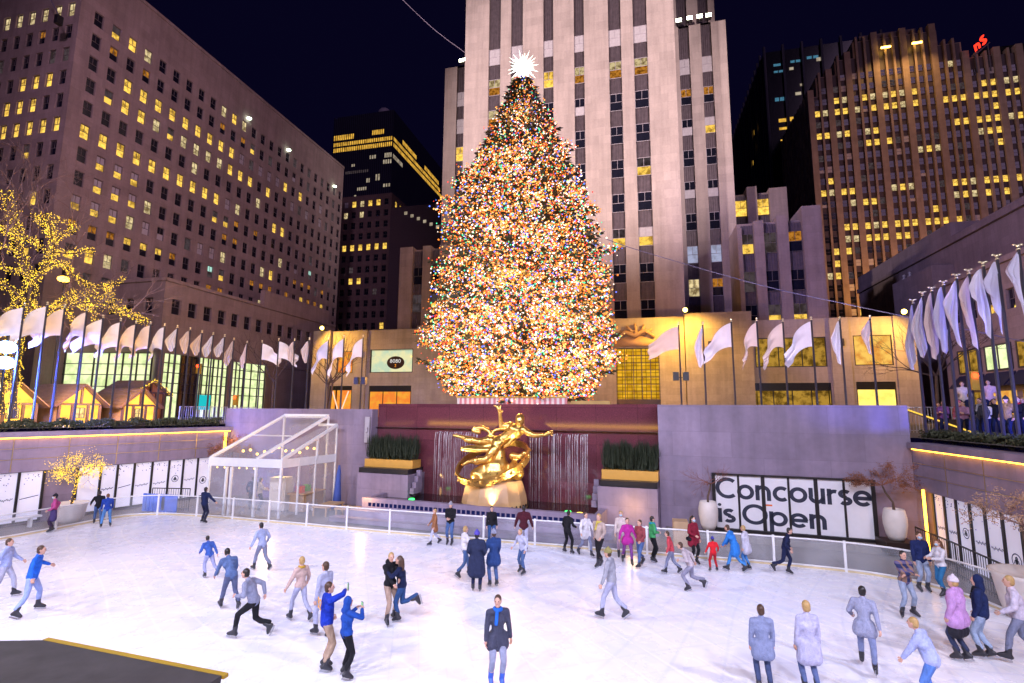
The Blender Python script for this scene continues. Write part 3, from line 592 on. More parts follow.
P_('person in a blue jacket bent forward next to the black jacket at the left barrier', (-24.1,19.54), 1.0, 1.50, (0.02,0.06,0.36), (0.10,0.26,0.58), 'auburn', feet=WIDE, hands=((-0.2,0.4,0.95),(0.25,0.4,0.95)), lean=0.5)
P_('person all in dark navy at the barrier before the white tent', (-20.58,21.5), -0.1, 1.62, (0.014,0.022,0.075), (0.014,0.018,0.05), 'black', feet=ST, hands=((-0.24,0.1,0.95),(0.5,0.2,1.1)), bulk=1.12)
P_('person in a vivid blue top skating with arms spread, left side of the ice', (-15.99,11.11), -0.9, 1.68, (0.02,0.14,0.70), (0.35,0.45,0.85), 'brown', feet=((-0.28,0.1,0),(0.26,-0.2,0)), hands=((-0.5,0.2,1.2),(0.55,0.15,1.1)), lean=0.15)
P_('person in pale blue cut by the left edge of the view', (-18.0,11.75), -1.0, 1.60, (0.40,0.47,0.80), PALE, 'brown', feet=STRIDE, hands=SWING)
P_('small person in blue skating fast, upper left of the ice', (-13.86,14.84), 1.2, 1.28, (0.05,0.12,0.45), (0.35,0.38,0.62), 'black', feet=GLIDE, hands=SWING, lean=0.4)
P_('person in a pale grey blue sweater with dark hair near the small skater in blue', (-12.7,15.9), 1.3, 1.52, (0.36,0.42,0.66), GREYB, 'black', feet=STRIDE, hands=OUT, lean=0.2)
P_('person in slate blue bending over beside the black legged skater', (-11.13,12.74), 1.1, 1.60, (0.10,0.16,0.34), (0.10,0.12,0.22), 'black', feet=STRIDE, hands=((-0.25,0.5,0.95),(0.3,0.45,0.95)), lean=0.6)
P_('person in a grey jacket and black trousers in a deep skating stride', (-9.27,11.41), PI/2+0.2, 1.66, (0.26,0.28,0.40), BLACK, 'black', feet=((-0.1,0.36,0),(0.12,-0.42,0.08)), hands=SWING, lean=0.35, crouch=0.12)
P_('person in a beige top with a mustard stripe scarf skating behind the jersey', (-8.75,12.54), 1.2, 1.54, (0.58,0.42,0.38), LAV, 'blond', feet=STRIDE, hands=OUT, female=True, scarf=(0.5,0.3,0.04))
P_('person in washed lavender just left of the blue jersey', (-7.62,11.9), 1.4, 1.66, LAV, (0.48,0.50,0.70), 'brown', feet=CROSS, hands=LOOSE)
P_('person in a grey blue coat, leftmost of the four right foreground skaters', (2.32,11.87), 0.1, 1.56, (0.22,0.26,0.42), (0.05,0.07,0.16), 'brown', feet=ST, hands=LOOSE, long_coat=0.2)
P_('person in pale lilac blue, second of the four right foreground skaters', (3.20,12.02), 0.2, 1.66, (0.46,0.46,0.66), (0.10,0.14,0.30), 'blond', feet=ST, hands=LOOSE, long_coat=0.3, female=True)
P_('person in pale slate with a long coat, third of the four right foreground skaters', (4.70,13.4), -0.4, 1.62, (0.30,0.32,0.46), (0.20,0.24,0.42), 'black', feet=STRIDE, hands=SWING, long_coat=0.15, lean=0.15)
P_('person bent forward in powder blue, nearest of the right foreground skaters', (5.24,11.95), 0.9, 1.55, (0.40,0.46,0.78), (0.10,0.22,0.60), 'blond', feet=WIDE, hands=((-0.3,0.4,1.0),(0.3,0.4,1.0)), lean=0.35, bulk=1.15)
P_('person in grey with an olive hat gliding across the middle of the ice', (-0.80,14.75), 1.3, 1.72, (0.34,0.35,0.42), LAV, 'brown', feet=STRIDE, hands=OUT, lean=0.1, hat=((0.30,0.27,0.10),(0,0,0)))
P_('person in light grey crouched low skating right of centre', (1.45,17.6), 1.4, 1.50, (0.50,0.44,0.48), (0.26,0.26,0.36), 'brown', feet=GLIDE, hands=SWING, lean=0.45, crouch=0.1)
P_('person in white working inside the clear tent', (-20.35,25.0), -0.6, 1.72, (0.45,0.42,0.45), NAVY, 'black', feet=ST, hands=((-0.15,0.35,1.15),(0.2,0.35,1.1)), skates=False, group=None)
P_('person in a dark blue jacket inside the tent by its door', (-21.0,25.2), 0.5, 1.76, (0.02,0.04,0.16), NAVY, 'black', feet=ST, hands=LOOSE, skates=False, group=None)
for lab, x, y, yaw, h, c, kw in (
 ('person in a dusty mauve coat watching from behind the brownish hedge', 14.0, 26.9, 2.4, 1.55, (0.30,0.16,0.26), dict(hair='brown', female=True)),
 ('person in a white jacket with dark hair among the crowd on the right terrace', 14.1, 25.6, 2.2, 1.55, (0.66,0.62,0.66), dict(hair='black')),
 ('person in a black coat behind the white jacket on the right terrace', 15.0, 26.6, 2.6, 1.66, BLACK, dict(hair='black')),
 ('person in a rusty red jacket with a pink hat on the right terrace', 14.6, 28.3, 2.5, 1.60, (0.30,0.07,0.05), dict(hair='brown', hat=((0.5,0.15,0.2),(0,0,0)))),
 ('person with big blond hair and face mask on the right terrace', 14.0, 24.1, 2.0, 1.68, BLACK, dict(hair='blond', mask=True, female=True, long_hair=True)),
 ('person in a pale pink coat standing high among the crowd at the right', 15.6, 27.9, 2.4, 1.80, (0.62,0.42,0.50), dict(hair='black', female=True)),
 ('person in a cream hooded coat left of the red traffic light', 15.1, 28.9, 2.6, 1.78, (0.60,0.50,0.45), dict(hair='brown')),
 ('person in a plum jacket at the left end of the terrace crowd', 13.9, 28.6, 2.5, 1.52, (0.16,0.05,0.12), dict(hair='auburn')),
 ('person in a grey scarf and dark coat directly behind the brownish hedge', 13.6, 25.0, 2.1, 1.64, (0.05,0.05,0.07), dict(hair='brown', scarf=(0.3,0.3,0.34))),
 ('person in a teal jacket between the white jacket and the rusty red one', 14.9, 27.4, 2.5, 1.62, (0.03,0.18,0.20), dict(hair='black')),
 ('person in a tan coat with a dark hat on the right terrace', 13.7, 23.6, 2.0, 1.66, (0.34,0.22,0.12), dict(hair='black', hat=((0.03,0.03,0.04),(0,0,0)))),
 ('person in a violet jacket by the glowing yellow handrail', 13.6, 27.6, 2.3, 1.58, (0.20,0.08,0.30), dict(hair='brown', female=True, long_hair=True)),
 ('person in a black jacket with a red scarf on the right terrace', 14.8, 24.8, 2.2, 1.70, BLACK, dict(hair='auburn', scarf=(0.5,0.03,0.04))),
 ('person in a denim jacket among the terrace crowd', 15.6, 25.9, 2.4, 1.68, (0.06,0.11,0.24), dict(hair='blond')),
 ('person in black with a navy beanie at the right edge of the terrace crowd', 14.2, 23.1, 2.2, 1.70, BLACK, dict(hair='black', hat=((0.02,0.03,0.12),(0,0,0))))):
    person(lab, (x,y), yaw, h, c, NAVY, skates=False, group='people on the right terrace', z0=PLAZA+(0.75 if 'high' in lab or 'cream hooded' in lab else 0.0), hands=LOOSE if len(lab)%2 else FRONT, feet=ST, **kw)
mb = MB(); mb.box(14.2,16.6,27.2,29.6,PLAZA+0.003,PLAZA+0.75); tag(mb.build('platform', plain('dark_grey_metal', (0.05,0.045,0.05), 0.4)), 'dark raised platform among the crowd on the right terrace', 'platform')
# ================================================================== shared surfaces
def yb(x): return 26.2-0.114*x                       # the wall line at the back of the sunken rink
WA, WB = Vector((-28.75,17.85,0)), Vector((-26.4,28.9,0))   # a line along the left wall
WD = (WB-WA).normalized(); WN = Vector((WD.y,-WD.x,0))      # along it, and out of it towards the rink
def lw(s, off=0.0, z=0.0):                            # point on the left wall, s metres from WA
    p = WA+WD*s+WN*off; return Vector((p.x,p.y,z))
BD = Vector((1,-0.114,0)).normalized(); BN = Vector((-0.114,-1,0)).normalized()
def bwp(x, off=0.0, z=0.0):                           # point in front of the back wall (off towards the rink)
    p = Vector((x,yb(x),0))+BN*off; return Vector((p.x,p.y,z))
LC = lw(11.55)                                       # left inner corner


m_conc = stone('grey_concrete_panels', (0.285,0.225,0.315), 2.3, 1.15, 0.012, 0.8, 0.2, 0.8, 0.18)
m_lime = stone('limestone_wall', (0.42,0.36,0.31), 1.5, 0.75, 0.014, 0.78, 0.14)
m_lime2 = stone('tower_limestone', (0.50,0.42,0.40), 1.9, 1.25, 0.02, 0.84, 0.1)
m_lime3 = stone('old_limestone', (0.34,0.265,0.25), 1.45, 1.0, 0.02, 0.84, 0.16)
m_brown = stone('brown_brick', (0.20,0.13,0.13), 0.9, 0.5, 0.02, 0.85, 0.15)
m_white = plain('white_paint', (0.78,0.78,0.80), 0.4, 0, 0.06)
m_black = plain('black_metal', (0.015,0.014,0.016), 0.35, 0, 0.2)
m_dark = plain('dark_grey_metal', (0.05,0.045,0.05), 0.4)
m_bronze = plain('dark_bronze', (0.05,0.03,0.025), 0.35, 0.6)
m_steel = plain('brushed_steel', (0.5,0.5,0.53), 0.3, 0.8)
m_soil = plain('dark_soil', (0.03,0.02,0.015), 0.95)
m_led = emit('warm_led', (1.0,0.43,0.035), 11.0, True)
m_clear = glass_clear('clear_panel')

# ------------------------------------------------------------------ ground, rink, sky
def mat_ice():
    t = NT('skated_ice'); p = t.pos()
    n1 = t.noise(p, 0.22, 5, 0.6); n2 = t.noise(p, 1.1, 5, 0.6)
    w = t.n('TexWave', wave_type='RINGS', rings_direction='Z'); w.inputs['Scale'].default_value = 0.35
    w.inputs['Distortion'].default_value = 14; w.inputs['Detail'].default_value = 4; w.inputs['Detail Scale'].default_value = 1.2
    t.l(t.mapv(p, (1,1.6,1), (8,-14,0)), w.inputs['Vector'])
    scr = t.noise(t.mapv(p, (0.6,6,1)), 5.0, 6, 0.75)
    c = t.mix(t.ramp(n1, [(0.35,(0,0,0)),(0.7,(1,1,1))]), (0.78,0.82,0.97,1), (0.93,0.92,0.96,1))
    c = t.mix(t.ramp(w.outputs['Fac'], [(0.60,(0,0,0)),(1.0,(0.4,)*3)]), c, (0.96,0.96,0.98,1))
    c = t.mix(t.ramp(scr, [(0.52,(0,0,0)),(0.74,(0.16,)*3)]), c, (0.66,0.71,0.92,1))
    for rot, sc_, ds, lo, col, am in ((20,0.30,26,0.975,(0.60,0.65,0.85,1),0.30),(75,0.36,30,0.978,(0.60,0.64,0.85,1),0.26),(130,0.28,34,0.975,(1,1,1,1),0.6),(160,0.42,28,0.98,(0.62,0.66,0.86,1),0.24)):
        mp_ = t.n('Mapping'); mp_.inputs['Rotation'].default_value = (0,0,R(rot)); t.l(p, mp_.inputs['Vector'])
        wv = t.n('TexWave', wave_type='BANDS', bands_direction='X'); wv.inputs['Scale'].default_value = sc_; wv.inputs['Distortion'].default_value = ds
        wv.inputs['Detail'].default_value = 1; wv.inputs['Detail Scale'].default_value = 0.16; t.l(mp_.outputs[0], wv.inputs['Vector'])
        c = t.mix(t.ramp(wv.outputs['Fac'], [(lo,(0,0,0)),(1.0,(am,)*3)]), c, col)
    c = t.mix(t.ramp(n1, [(0.3,(0.22,)*3),(0.5,(0,0,0))]), c, (0.66,0.71,0.92,1))
    h = t.math('ADD', n1, n2)
    rough = t.math('ADD', t.math('MULTIPLY', n2, 0.35), 0.10)
    t.pbr(c, rough, normal=t.bump(h, 0.06, 0.01), spec=0.5)
    return t.m
def mat_ground(name, col, scale=0.5):
    t = NT(name); p = t.pos(); br = t.n('TexBrick'); t.l(p, br.inputs['Vector']); br.inputs['Scale'].default_value = 1
    br.inputs['Brick Width'].default_value = 1.2; br.inputs['Row Height'].default_value = 1.2; br.offset = 0
    br.inputs['Mortar Size'].default_value = 0.012
    br.inputs['Color1'].default_value = (1,1,1,1); br.inputs['Color2'].default_value = (0.85,0.85,0.85,1); br.inputs['Mortar'].default_value = (0.6,)*3+(1,)
    c = t.mix(1.0, c4(col), br.outputs[0], 'MULTIPLY')
    c = t.mix(1.0, c, t.ramp(t.noise(p, scale, 5), [(0.3,(0.75,)*3),(0.7,(1.1,)*3)]), 'MULTIPLY')
    t.pbr(c, 0.55); return t.m
m_ice = mat_ice(); m_pave = mat_ground('plaza_paving', (0.16,0.14,0.13)); m_walk = mat_ground('rink_side_paving', (0.24,0.21,0.19))
FENCE = [(-26.9,12.0),(-26.35,15.2),(-26.07,16.9),(-25.9,18.4),(-25.85,20.15),(-25.6,21.7),(-24.4,22.55),(-22.6,22.75),(-20.2,22.72),
         (-17.0,22.5),(-12.45,22.15),(-8.35,21.95),(-4.5,21.75),(-0.8,21.6),(3.0,21.45),(6.1,21.2),(7.95,20.75),(9.1,19.9),(9.75,18.6),(9.95,16.9),(10.0,14.5),(10.0,12.0)]
def spline(pts, step=0.25):
    """Catmull-Rom through pts, resampled evenly"""
    P = [Vector((p[0],p[1],p[2] if len(p) > 2 else 0)) for p in pts]; out = []
    for i in range(len(P)-1):
        a, b, c, d = P[max(i-1,0)], P[i], P[i+1], P[min(i+2,len(P)-1)]
        for k in range(12):
            t = k/12; out.append(0.5*((2*b)+(c-a)*t+(2*a-5*b+4*c-d)*t*t+(3*b-a-3*c+d)*t**3))
    out.append(P[-1])
    res = [out[0]]; acc = 0
    for a, b in zip(out, out[1:]):
        L = (b-a).length; 
        while acc+L >= step:
            t = (step-acc)/L; a = a+(b-a)*t; res.append(a.copy()); L = (b-a).length; acc = 0
        acc += L
    res.append(out[-1]); return res
FP = spline(FENCE, 0.25)
mb = MB(); mb.poly([(p.x,p.y,0.0) for p in reversed(FP)]+[(-26.9,4.2,0),(10,4.2,0)][0:2]); 
ice = structure(mb.build('ice', m_ice))
mb = MB(); mb.quad((-34,0.5,-0.05),(14,0.5,-0.05),(14,31,-0.05),(-34,31,-0.05)); structure(mb.build('rink_floor', m_walk))
# the plaza at street height, with the opening over the rink
PW = lw(-16.0); mb = MB()
mb.quad((-900,-300,PLAZA-0.5),(900,-300,PLAZA-0.5),(900,0.5,PLAZA-0.5),(-900,0.5,PLAZA-0.5))
a, b = lw(-14.6,-0.4), lw(11.95,-0.4)
mb.quad((-900,0.5,PLAZA),(a.x,0.5,PLAZA),(b.x,b.y,PLAZA),(-900,b.y,PLAZA))
mb.quad((11.4,0.5,PLAZA),(900,0.5,PLAZA),(900,25.3,PLAZA),(11.4,25.3,PLAZA))
mb.poly([(-900,b.y,PLAZA),(b.x,b.y,PLAZA),(11.4,25.3,PLAZA),(900,25.3,PLAZA),(900,70,PLAZA),(-900,70,PLAZA)])
mb.quad((-900,70,PLAZA),(900,70,PLAZA),(900,2500,PLAZA),(-900,2500,PLAZA))
structure(mb.build('plaza_ground', m_pave))
mb = MB(); mb.quad((-120,42,PLAZA+0.004),(60,42,PLAZA+0.004),(60,55,PLAZA+0.004),(-120,55,PLAZA+0.004))
structure(mb.build('road', plain('wet_asphalt', (0.05,0.05,0.055), 0.5)))
w = bpy.data.worlds.new('World'); scene.world = w; w.use_nodes = True
nt = w.node_tree; bg = nt.nodes['Background']
sky = nt.nodes.new('ShaderNodeTexSky'); sky.sky_type = 'NISHITA'; sky.sun_disc = False
sky.sun_elevation = R(-6); sky.sun_rotation = R(200)
glow = nt.nodes.new('ShaderNodeMixRGB'); glow.blend_type = 'ADD'; glow.inputs[0].default_value = 1.0; glow.inputs[2].default_value = (0.018,0.013,0.105,1)   # the city's own glow in the night air
nt.links.new(sky.outputs[0], glow.inputs[1]); nt.links.new(glow.outputs[0], bg.inputs[0]); bg.inputs[1].default_value = 0.1

# ------------------------------------------------------------------ walls round the rink
def wall_lights(mb, p, q, z, N, m):
    pass
# left retaining wall with its LED line and the window bay under it
rw = thing('retaining_wall', 'long grey wall with an amber light line on the left', 'wall', lw(0))
mb = MB()
def lbox(mb, s0, s1, o0, o1, z0, z1, m=0):
    c = [lw(s0,o0),lw(s1,o0),lw(s1,o1),lw(s0,o1)]
    mb.prism([(p.x,p.y,z0) for p in c], (0,0,z1-z0), m)
lbox(mb, -14.6, 11.55, -0.5, -0.25, -0.05, 2.45); lbox(mb, -14.6, 11.55, -0.5, 0, 2.453, 4.05)
mb.build('wall_body', m_conc, rw)
mb = MB(); lbox(mb, -14.6, 11.6, -0.6, 0.16, 4.09, 4.35); mb.build('coping', m_conc, rw)
mb = MB(); lbox(mb, -14.6, 11.5, 0.05, 0.11, 4.045, 4.087); mb.build('light_strip', m_led, rw)
mb = MB()
for z in (3.55, 3.05): lbox(mb, -14.6, 11.5, 0.0, 0.012, z, z+0.02)
for s in range(-7, 6): lbox(mb, s*2.2+0.5, s*2.2+0.53, 0.0, 0.011, 2.5, 4.0)
mb.build('joint', plain('brass_joint', (0.55,0.42,0.18), 0.35, 0.9), rw)
mb = MB(); lbox(mb, 11.15, 11.3, 0.02, 0.05, 2.9, 4.0); mb.build('corner_glow', m_led, rw)

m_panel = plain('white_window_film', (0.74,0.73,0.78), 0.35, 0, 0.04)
t = NT('emissive_film'); b_ = t.pbr((0.74,0.73,0.78), 0.35); b_.inputs['Emission Color'].default_value = (0.74,0.70,1.0,1)
t.val(b_.inputs['Emission Strength'], t.ramp(t.noise(t.pos(), 0.5, 3), [(0.3,(0.26,)*3),(0.7,(0.42,)*3)])); t.m.cycles.emission_sampling = 'NONE'; m_film = t.m  # weak lavender emission added to brighten the side panes
m_ink = plain('dark_print', (0.02,0.025,0.05), 0.5); m_ink2 = plain('pale_grey_print', (0.30,0.30,0.36), 0.5)
def dots(mb, O, U, V, N, w, h, rnd):
    """a scatter of little snow dots along the top of a panel"""
    for _ in range(11):
        u = rnd.uniform(0.05,0.95)*w; v = h-abs(rnd.gauss(0,0.16))*h*0.8-0.04; r = rnd.uniform(0.014,0.032)
        if v < h*0.45: continue
        c = O+U*u+V*v+N*0.006
        mb.poly([c+(U*math.cos(k*PI/3)+V*math.sin(k*PI/3))*r for k in range(6)])
def emblem(mb, c, U, V, N, r):
    """round seal with a small crowned figure"""
    for q in ribbon(arc(0,0,r*0.93,0,360,28)[:-1], r*0.16, True): mb.quad(*[c+U*x+V*y+N*0.006 for x, y in q])
    for q in ribbon([(0,-r*0.5),(0,r*0.2)], r*0.5)+ribbon([(-r*0.5,-r*0.45),(-r*0.3,r*0.1)], r*0.16)+ribbon([(r*0.5,-r*0.45),(r*0.3,r*0.1)], r*0.16)+ribbon(arc(0,r*0.3,r*0.17,0,360,10)[:-1], r*0.2, True):
        mb.quad(*[c+U*x+V*y+N*0.007 for x, y in q])
def squiggle(mb, O, U, V, N, w, kind, rnd):
    """a line of small script lettering across a panel"""
    if kind == 'script':
        pts = [(w*(0.1+0.8*i/30), 0.05*math.sin(i*1.9)+0.03*math.sin(i*0.7)+0.05*i/30) for i in range(31)]
        for q in ribbon(pts, 0.022): mb.quad(*[O+U*x+V*y+N*0.006 for x, y in q])
    elif kind == 'stroke':
        pts = [(w*(0.08+0.84*i/16), 0.11*i/16) for i in range(17)]
        for q in ribbon(pts, 0.035): mb.quad(*[O+U*x+V*y+N*0.006 for x, y in q])
    else:
        mb.join(lettering(kind, O+U*(w*0.12), U, V, w*0.2, w*0.76, 0.2, N, 0.006))
def bay(name, label, group, edges, P, U, N, z0, z1, marks, parent_loc, seed, end=True):
    """a run of tall film-covered panes between dark mullions; edges = positions along the wall"""
    t = thing(name, label, 'windows', parent_loc, group); rnd = random.Random(seed); V = Vector((0,0,1))
    fr = MB()
    for e in edges: 
        a = P(e); w = 0.05
        fr.prism([a-U*w+N*0.004+V*z0, a+U*w+N*0.004+V*z0, a+U*w+N*0.09+V*z0, a-U*w+N*0.09+V*z0], V*(z1-z0))
    for z, h in ((z1,0.09),(z0-0.07,0.07)):
        a, b = P(edges[0])-U*0.05, P(edges[-1])+U*0.05
        fr.prism([a+N*0.002+V*z, b+N*0.002+V*z, b+N*0.1+V*z, a+N*0.1+V*z], V*h)
    fr.build('frame', m_black, t)
    for i, (e0, e1) in enumerate(zip(edges, edges[1:])):
        a, b = P(e0)+U*0.055, P(e1)-U*0.055
        d = (b-a).length
        pm = MB(); pm.prism([a+N*0.01+V*z0, b+N*0.01+V*z0, b+N*0.035+V*z0, a+N*0.035+V*z0], V*(z1-z0))
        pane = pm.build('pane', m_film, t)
        ik = MB(); O = a+N*0.035+V*z0
        dots(ik, O, U, V, N, d, z1-z0, rnd)
        mk = marks[i] if i < len(marks) else None
        if mk == 'seal': emblem(ik, O+U*d*0.5+V*(z1-z0)*0.52, U, V, N, d*0.27)
        elif mk == 'ring': emblem(ik, O+U*d*0.5+V*(z1-z0)*0.4, U, V, N, d*0.3)
        elif mk and mk != 'h24': squiggle(ik, O+V*(z1-z0)*(0.45 if mk in ('script','stroke') else 0.3), U, V, N, d, mk, rnd)
        if mk == 'h24':
            ik.join(lettering('24', O+U*d*0.4+V*0.75, U, V, 0.2, d*0.45, 0.24, N, 0.006)); ik.join(lettering('ch', O+U*d*0.45+V*1.15, U, V, 0.16, d*0.35, 0.15, N, 0.006))
        ik.build('print', m_ink, pane)
    return t
Z1 = 2.42
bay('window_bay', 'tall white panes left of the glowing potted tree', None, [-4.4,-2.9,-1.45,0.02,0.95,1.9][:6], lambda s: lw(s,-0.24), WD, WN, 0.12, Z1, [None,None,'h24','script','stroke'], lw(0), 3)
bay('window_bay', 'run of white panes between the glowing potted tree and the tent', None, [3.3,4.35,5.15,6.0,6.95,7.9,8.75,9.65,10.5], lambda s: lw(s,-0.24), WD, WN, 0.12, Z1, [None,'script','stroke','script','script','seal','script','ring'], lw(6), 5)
bench = MB()
for o in (0.5,): lbox(bench, -3.6, 1.6, 0.45, 0.85, 0.38, 0.46)
for s in (-3.2,-1.0,1.2): lbox(bench, s, s+0.08, 0.5, 0.8, -0.05, 0.379)
tag(bench.build('bench', m_white), 'long white bench under the tall panes at the left end of the rink', 'bench')

# back wall, left stretch
def bbox(mb, x0, x1, o0, o1, z0, z1, m=0):
    c = [bwp(x0,o0),bwp(x1,o0),bwp(x1,o1),bwp(x0,o1)]
    mb.prism([(p.x,p.y,z0) for p in c], (0,0,z1-z0), m)
mb = MB(); bbox(mb, -26.9, -15.35, 0, -0.6, -0.05, 5.55)
tag(mb.build('concrete_wall', m_conc), 'plain grey concrete wall behind the white tent', 'wall')
mb = MB(); bbox(mb, 0.95, 11.0, 0, -0.6, -0.05, 5.85); bbox(mb, 11.003, 11.58, -0.02, -0.6, -0.05, 2.44)
tag(mb.build('concrete_wall', m_conc), 'plain lavender concrete wall above the big black lettering', 'wall')
# right retaining wall
rr = thing('retaining_wall', 'stone wall with an amber light line at the right end of the rink', 'wall', (11.0,20,0))
mb = MB(); mb.box(11.25,11.6,3,24.93,-0.05,2.45); mb.box(11.0,11.6,3,24.93,2.453,4.05); mb.build('wall_body', m_conc, rr)
mb = MB(); mb.box(10.84,11.7,3,24.9,4.09,4.33); mb.build('coping', m_conc, rr)
mb = MB(); mb.box(10.89,10.95,3,24.7,4.045,4.087); mb.build('light_strip', m_led, rr)
mb = MB()
for z in (3.5,3.0): mb.box(10.988,11.0,3,24.9,z,z+0.02)
for k in range(9): mb.box(10.989,11.0,5+k*2.2,5.03+k*2.2,2.5,4.0)
mb.build('joint', MC['brass_joint'], rr)
mb = MB(); mb.box(10.93,10.99,24.2,24.3,0.1,2.5); mb.build('corner_glow', m_led, rr)  # glowing strip stands in for the frame edge lit yellow
ed = [24.05,23.3,22.55,21.75,20.95,20.1,19.25,18.3,17.4,16.4,15.4]
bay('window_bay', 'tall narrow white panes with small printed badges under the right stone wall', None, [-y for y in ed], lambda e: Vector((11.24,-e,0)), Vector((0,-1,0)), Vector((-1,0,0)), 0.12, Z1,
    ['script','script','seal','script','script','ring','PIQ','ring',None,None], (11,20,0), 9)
# opposite wall under the viewer, whose light line shows in the polished granite
rn = thing('retaining_wall', 'near wall under the viewer with an amber light line', 'wall', (0,0.8,0))
mb = MB(); mb.box(-33,11.4,0.5,0.8,-0.05,4.0); mb.build('wall_body', m_conc, rn)
mb = MB(); mb.box(-31.5,10.9,0.81,0.90,3.88,4.06); mb.build('light_strip', emit('near_led', (1.0,0.50,0.05), 16.0, True), rn)
ld = thing('roof_ledge', 'flat black roof slab with a thin yellow edge in the bottom left corner', 'roof', (-5,3.4,0))
mb = MB(); mb.prism([(-9,2.6,3.05),(-3.42,2.6,3.05),(-3.42,3.9,3.05),(-5.58,4.03,3.05),(-6.2,3.84,3.05),(-9,3.6,3.05)], (0,0,0.25)); mb.build('slab', plain('roof_felt', (0.035,0.032,0.034), 0.85, 0, 0.3, 5), ld)
mb = MB(); mb.bar((-3.40,3.93,3.285),(-5.59,4.063,3.285),0.05,0.03); mb.build('edge_strip', plain('yellow_edge', (0.34,0.22,0.02), 0.6), ld)
mb = MB(); mb.box(-8.8,-3.6,2.7,3.5,-0.05,3.047); mb.build('wall', m_dark, ld)

# ------------------------------------------------------------------ the big lettering
edges = [3.33,4.37,5.37,6.38,7.43,8.47,9.52]
cs = thing('poster_window', 'row of six tall white panes with huge black words over two lines', 'sign', bwp(6.4))
BU = BD; V = Vector((0,0,1))
def bp(x, off, z): p = bwp(x, off); return Vector((p.x,p.y,z))
fr = MB()
bbox(fr, 3.26, 9.6, 0.003, 0.14, 2.66, 2.74); bbox(fr, 3.26, 9.6, 0.003, 0.14, 0.24, 0.32)
for i, e in enumerate(edges):
    w_ = 0.075 if i in (0,2,4,6) else 0.045
    bbox(fr, e-w_, e+w_, 0.004, 0.10 if i in (0,6) else 0.075, 0.322, 2.658)
fr.build('frame', m_black, cs)
for e0, e1 in zip(edges, edges[1:]):
    pm = MB(); bbox(pm, e0+0.04, e1-0.04, 0.008, 0.05, 0.33, 2.65); pm.build('pane', m_panel, cs)
def word(txt, x0, x1, z, size):
    p, q = bp(x0,0.053,z), bp(x1,0.053,z)
    return lettering(txt, p, (q-p).normalized(), V, size, (q-p).length, 0.235, BN, 0.0)

lt = word('Concourse', 3.40, 9.52, 1.62, 0.66)
lt.join(word('is', 3.46, 4.22, 0.56, 0.62)); lt.join(word('Open', 4.46, 7.82, 0.56, 0.62))
lt.build('lettering', m_ink, cs)
mb = MB(); bbox(mb, 5.42,5.7,0.053,0.06,1.40,1.47); bbox(mb, 5.36,5.45,0.053,0.06,1.20,1.36)
mb.build('sticker', plain('orange_sticker', (0.75,0.16,0.03), 0.5), cs)
mb = MB(); bbox(mb, 1.2, 10.9, 0.002, 0.95, -0.05, 0.18); tag(mb.build('stone_ledge', m_walk), 'low stone ledge under the big lettering', 'ledge')

# ------------------------------------------------------------------ granite wall, fountain and planters
def mat_granite():
    t = NT('red_granite'); p = t.pos(); sx = t.n('SeparateXYZ'); t.l(p, sx.inputs[0]); cb = t.n('CombineXYZ'); t.l(sx.outputs[0], cb.inputs[0]); t.l(sx.outputs[2], cb.inputs[1])
    br = t.n('TexBrick'); t.l(cb.outputs[0], br.inputs['Vector']); br.inputs['Scale'].default_value = 1; br.offset = 0
    br.inputs['Brick Width'].default_value = 2.1; br.inputs['Row Height'].default_value = 1.9; br.inputs['Mortar Size'].default_value = 0.008
    br.inputs['Color1'].default_value = (0.16,0.045,0.06,1); br.inputs['Color2'].default_value = (0.12,0.034,0.048,1); br.inputs['Mortar'].default_value = (0.05,0.015,0.02,1)
    sp = t.noise(p, 28, 3, 0.7)
    c = t.mix(1.0, br.outputs[0], t.ramp(sp, [(0.35,(0.65,)*3),(0.65,(1.25,)*3)]), 'MULTIPLY')
    t.pbr(c, 0.07, spec=0.8); return t.m
m_gran = mat_granite()
mb = MB(); bbox(mb, -15.35, 0.95, -0.62, -1.2, -0.05, 5.88)
tag(mb.build('granite_wall', m_gran), 'polished red granite wall behind the gold statue', 'wall')
# stepped basin
fb = thing('fountain_basin', 'low stone fountain basin with blue lit slots under the gold statue', 'fountain', bwp(-7.5,2))
mb = MB()
X0, X1 = -13.6, -1.35
bbox(mb, X0, X1, 2.75, 3.05, 0.0, 1.02); bbox(mb, X0, X0+0.3, -0.6, 2.747, 0.0, 1.018); bbox(mb, X1-0.3, X1, -0.6, 2.747, 0.0, 1.018)
mb.build('rim', m_conc, fb)
mb = MB(); bbox(mb, X0-0.5, X1+0.6, 3.053, 3.75, 0, 0.5); bbox(mb, X0-1.0, X1+1.1, 3.753, 4.3, 0, 0.22); mb.build('step', m_conc, fb)
m_blue = emit('blue_slot_light', (0.06,0.08,0.45), 0.22)
mb = MB()
n = 46
for k in range(n):
    x = lerp(X0+0.4, X1-0.3, k/n); bbox(mb, x, x+0.17, 3.051, 3.06, 0.62, 0.80)
mb.build('slot_light', m_blue, fb)
mb = MB(); bbox(mb, X0+0.302, X1-0.302, -0.6, 2.745, 0.78, 0.8)
t = NT('pool_water'); t.pbr((0.012,0.008,0.01), 0.05, normal=t.bump(t.noise(t.pos(), 3.5, 3), 0.35, 0.05), spec=0.7)
pw_ = mb.build('basin_water', t.m); structure(pw_)
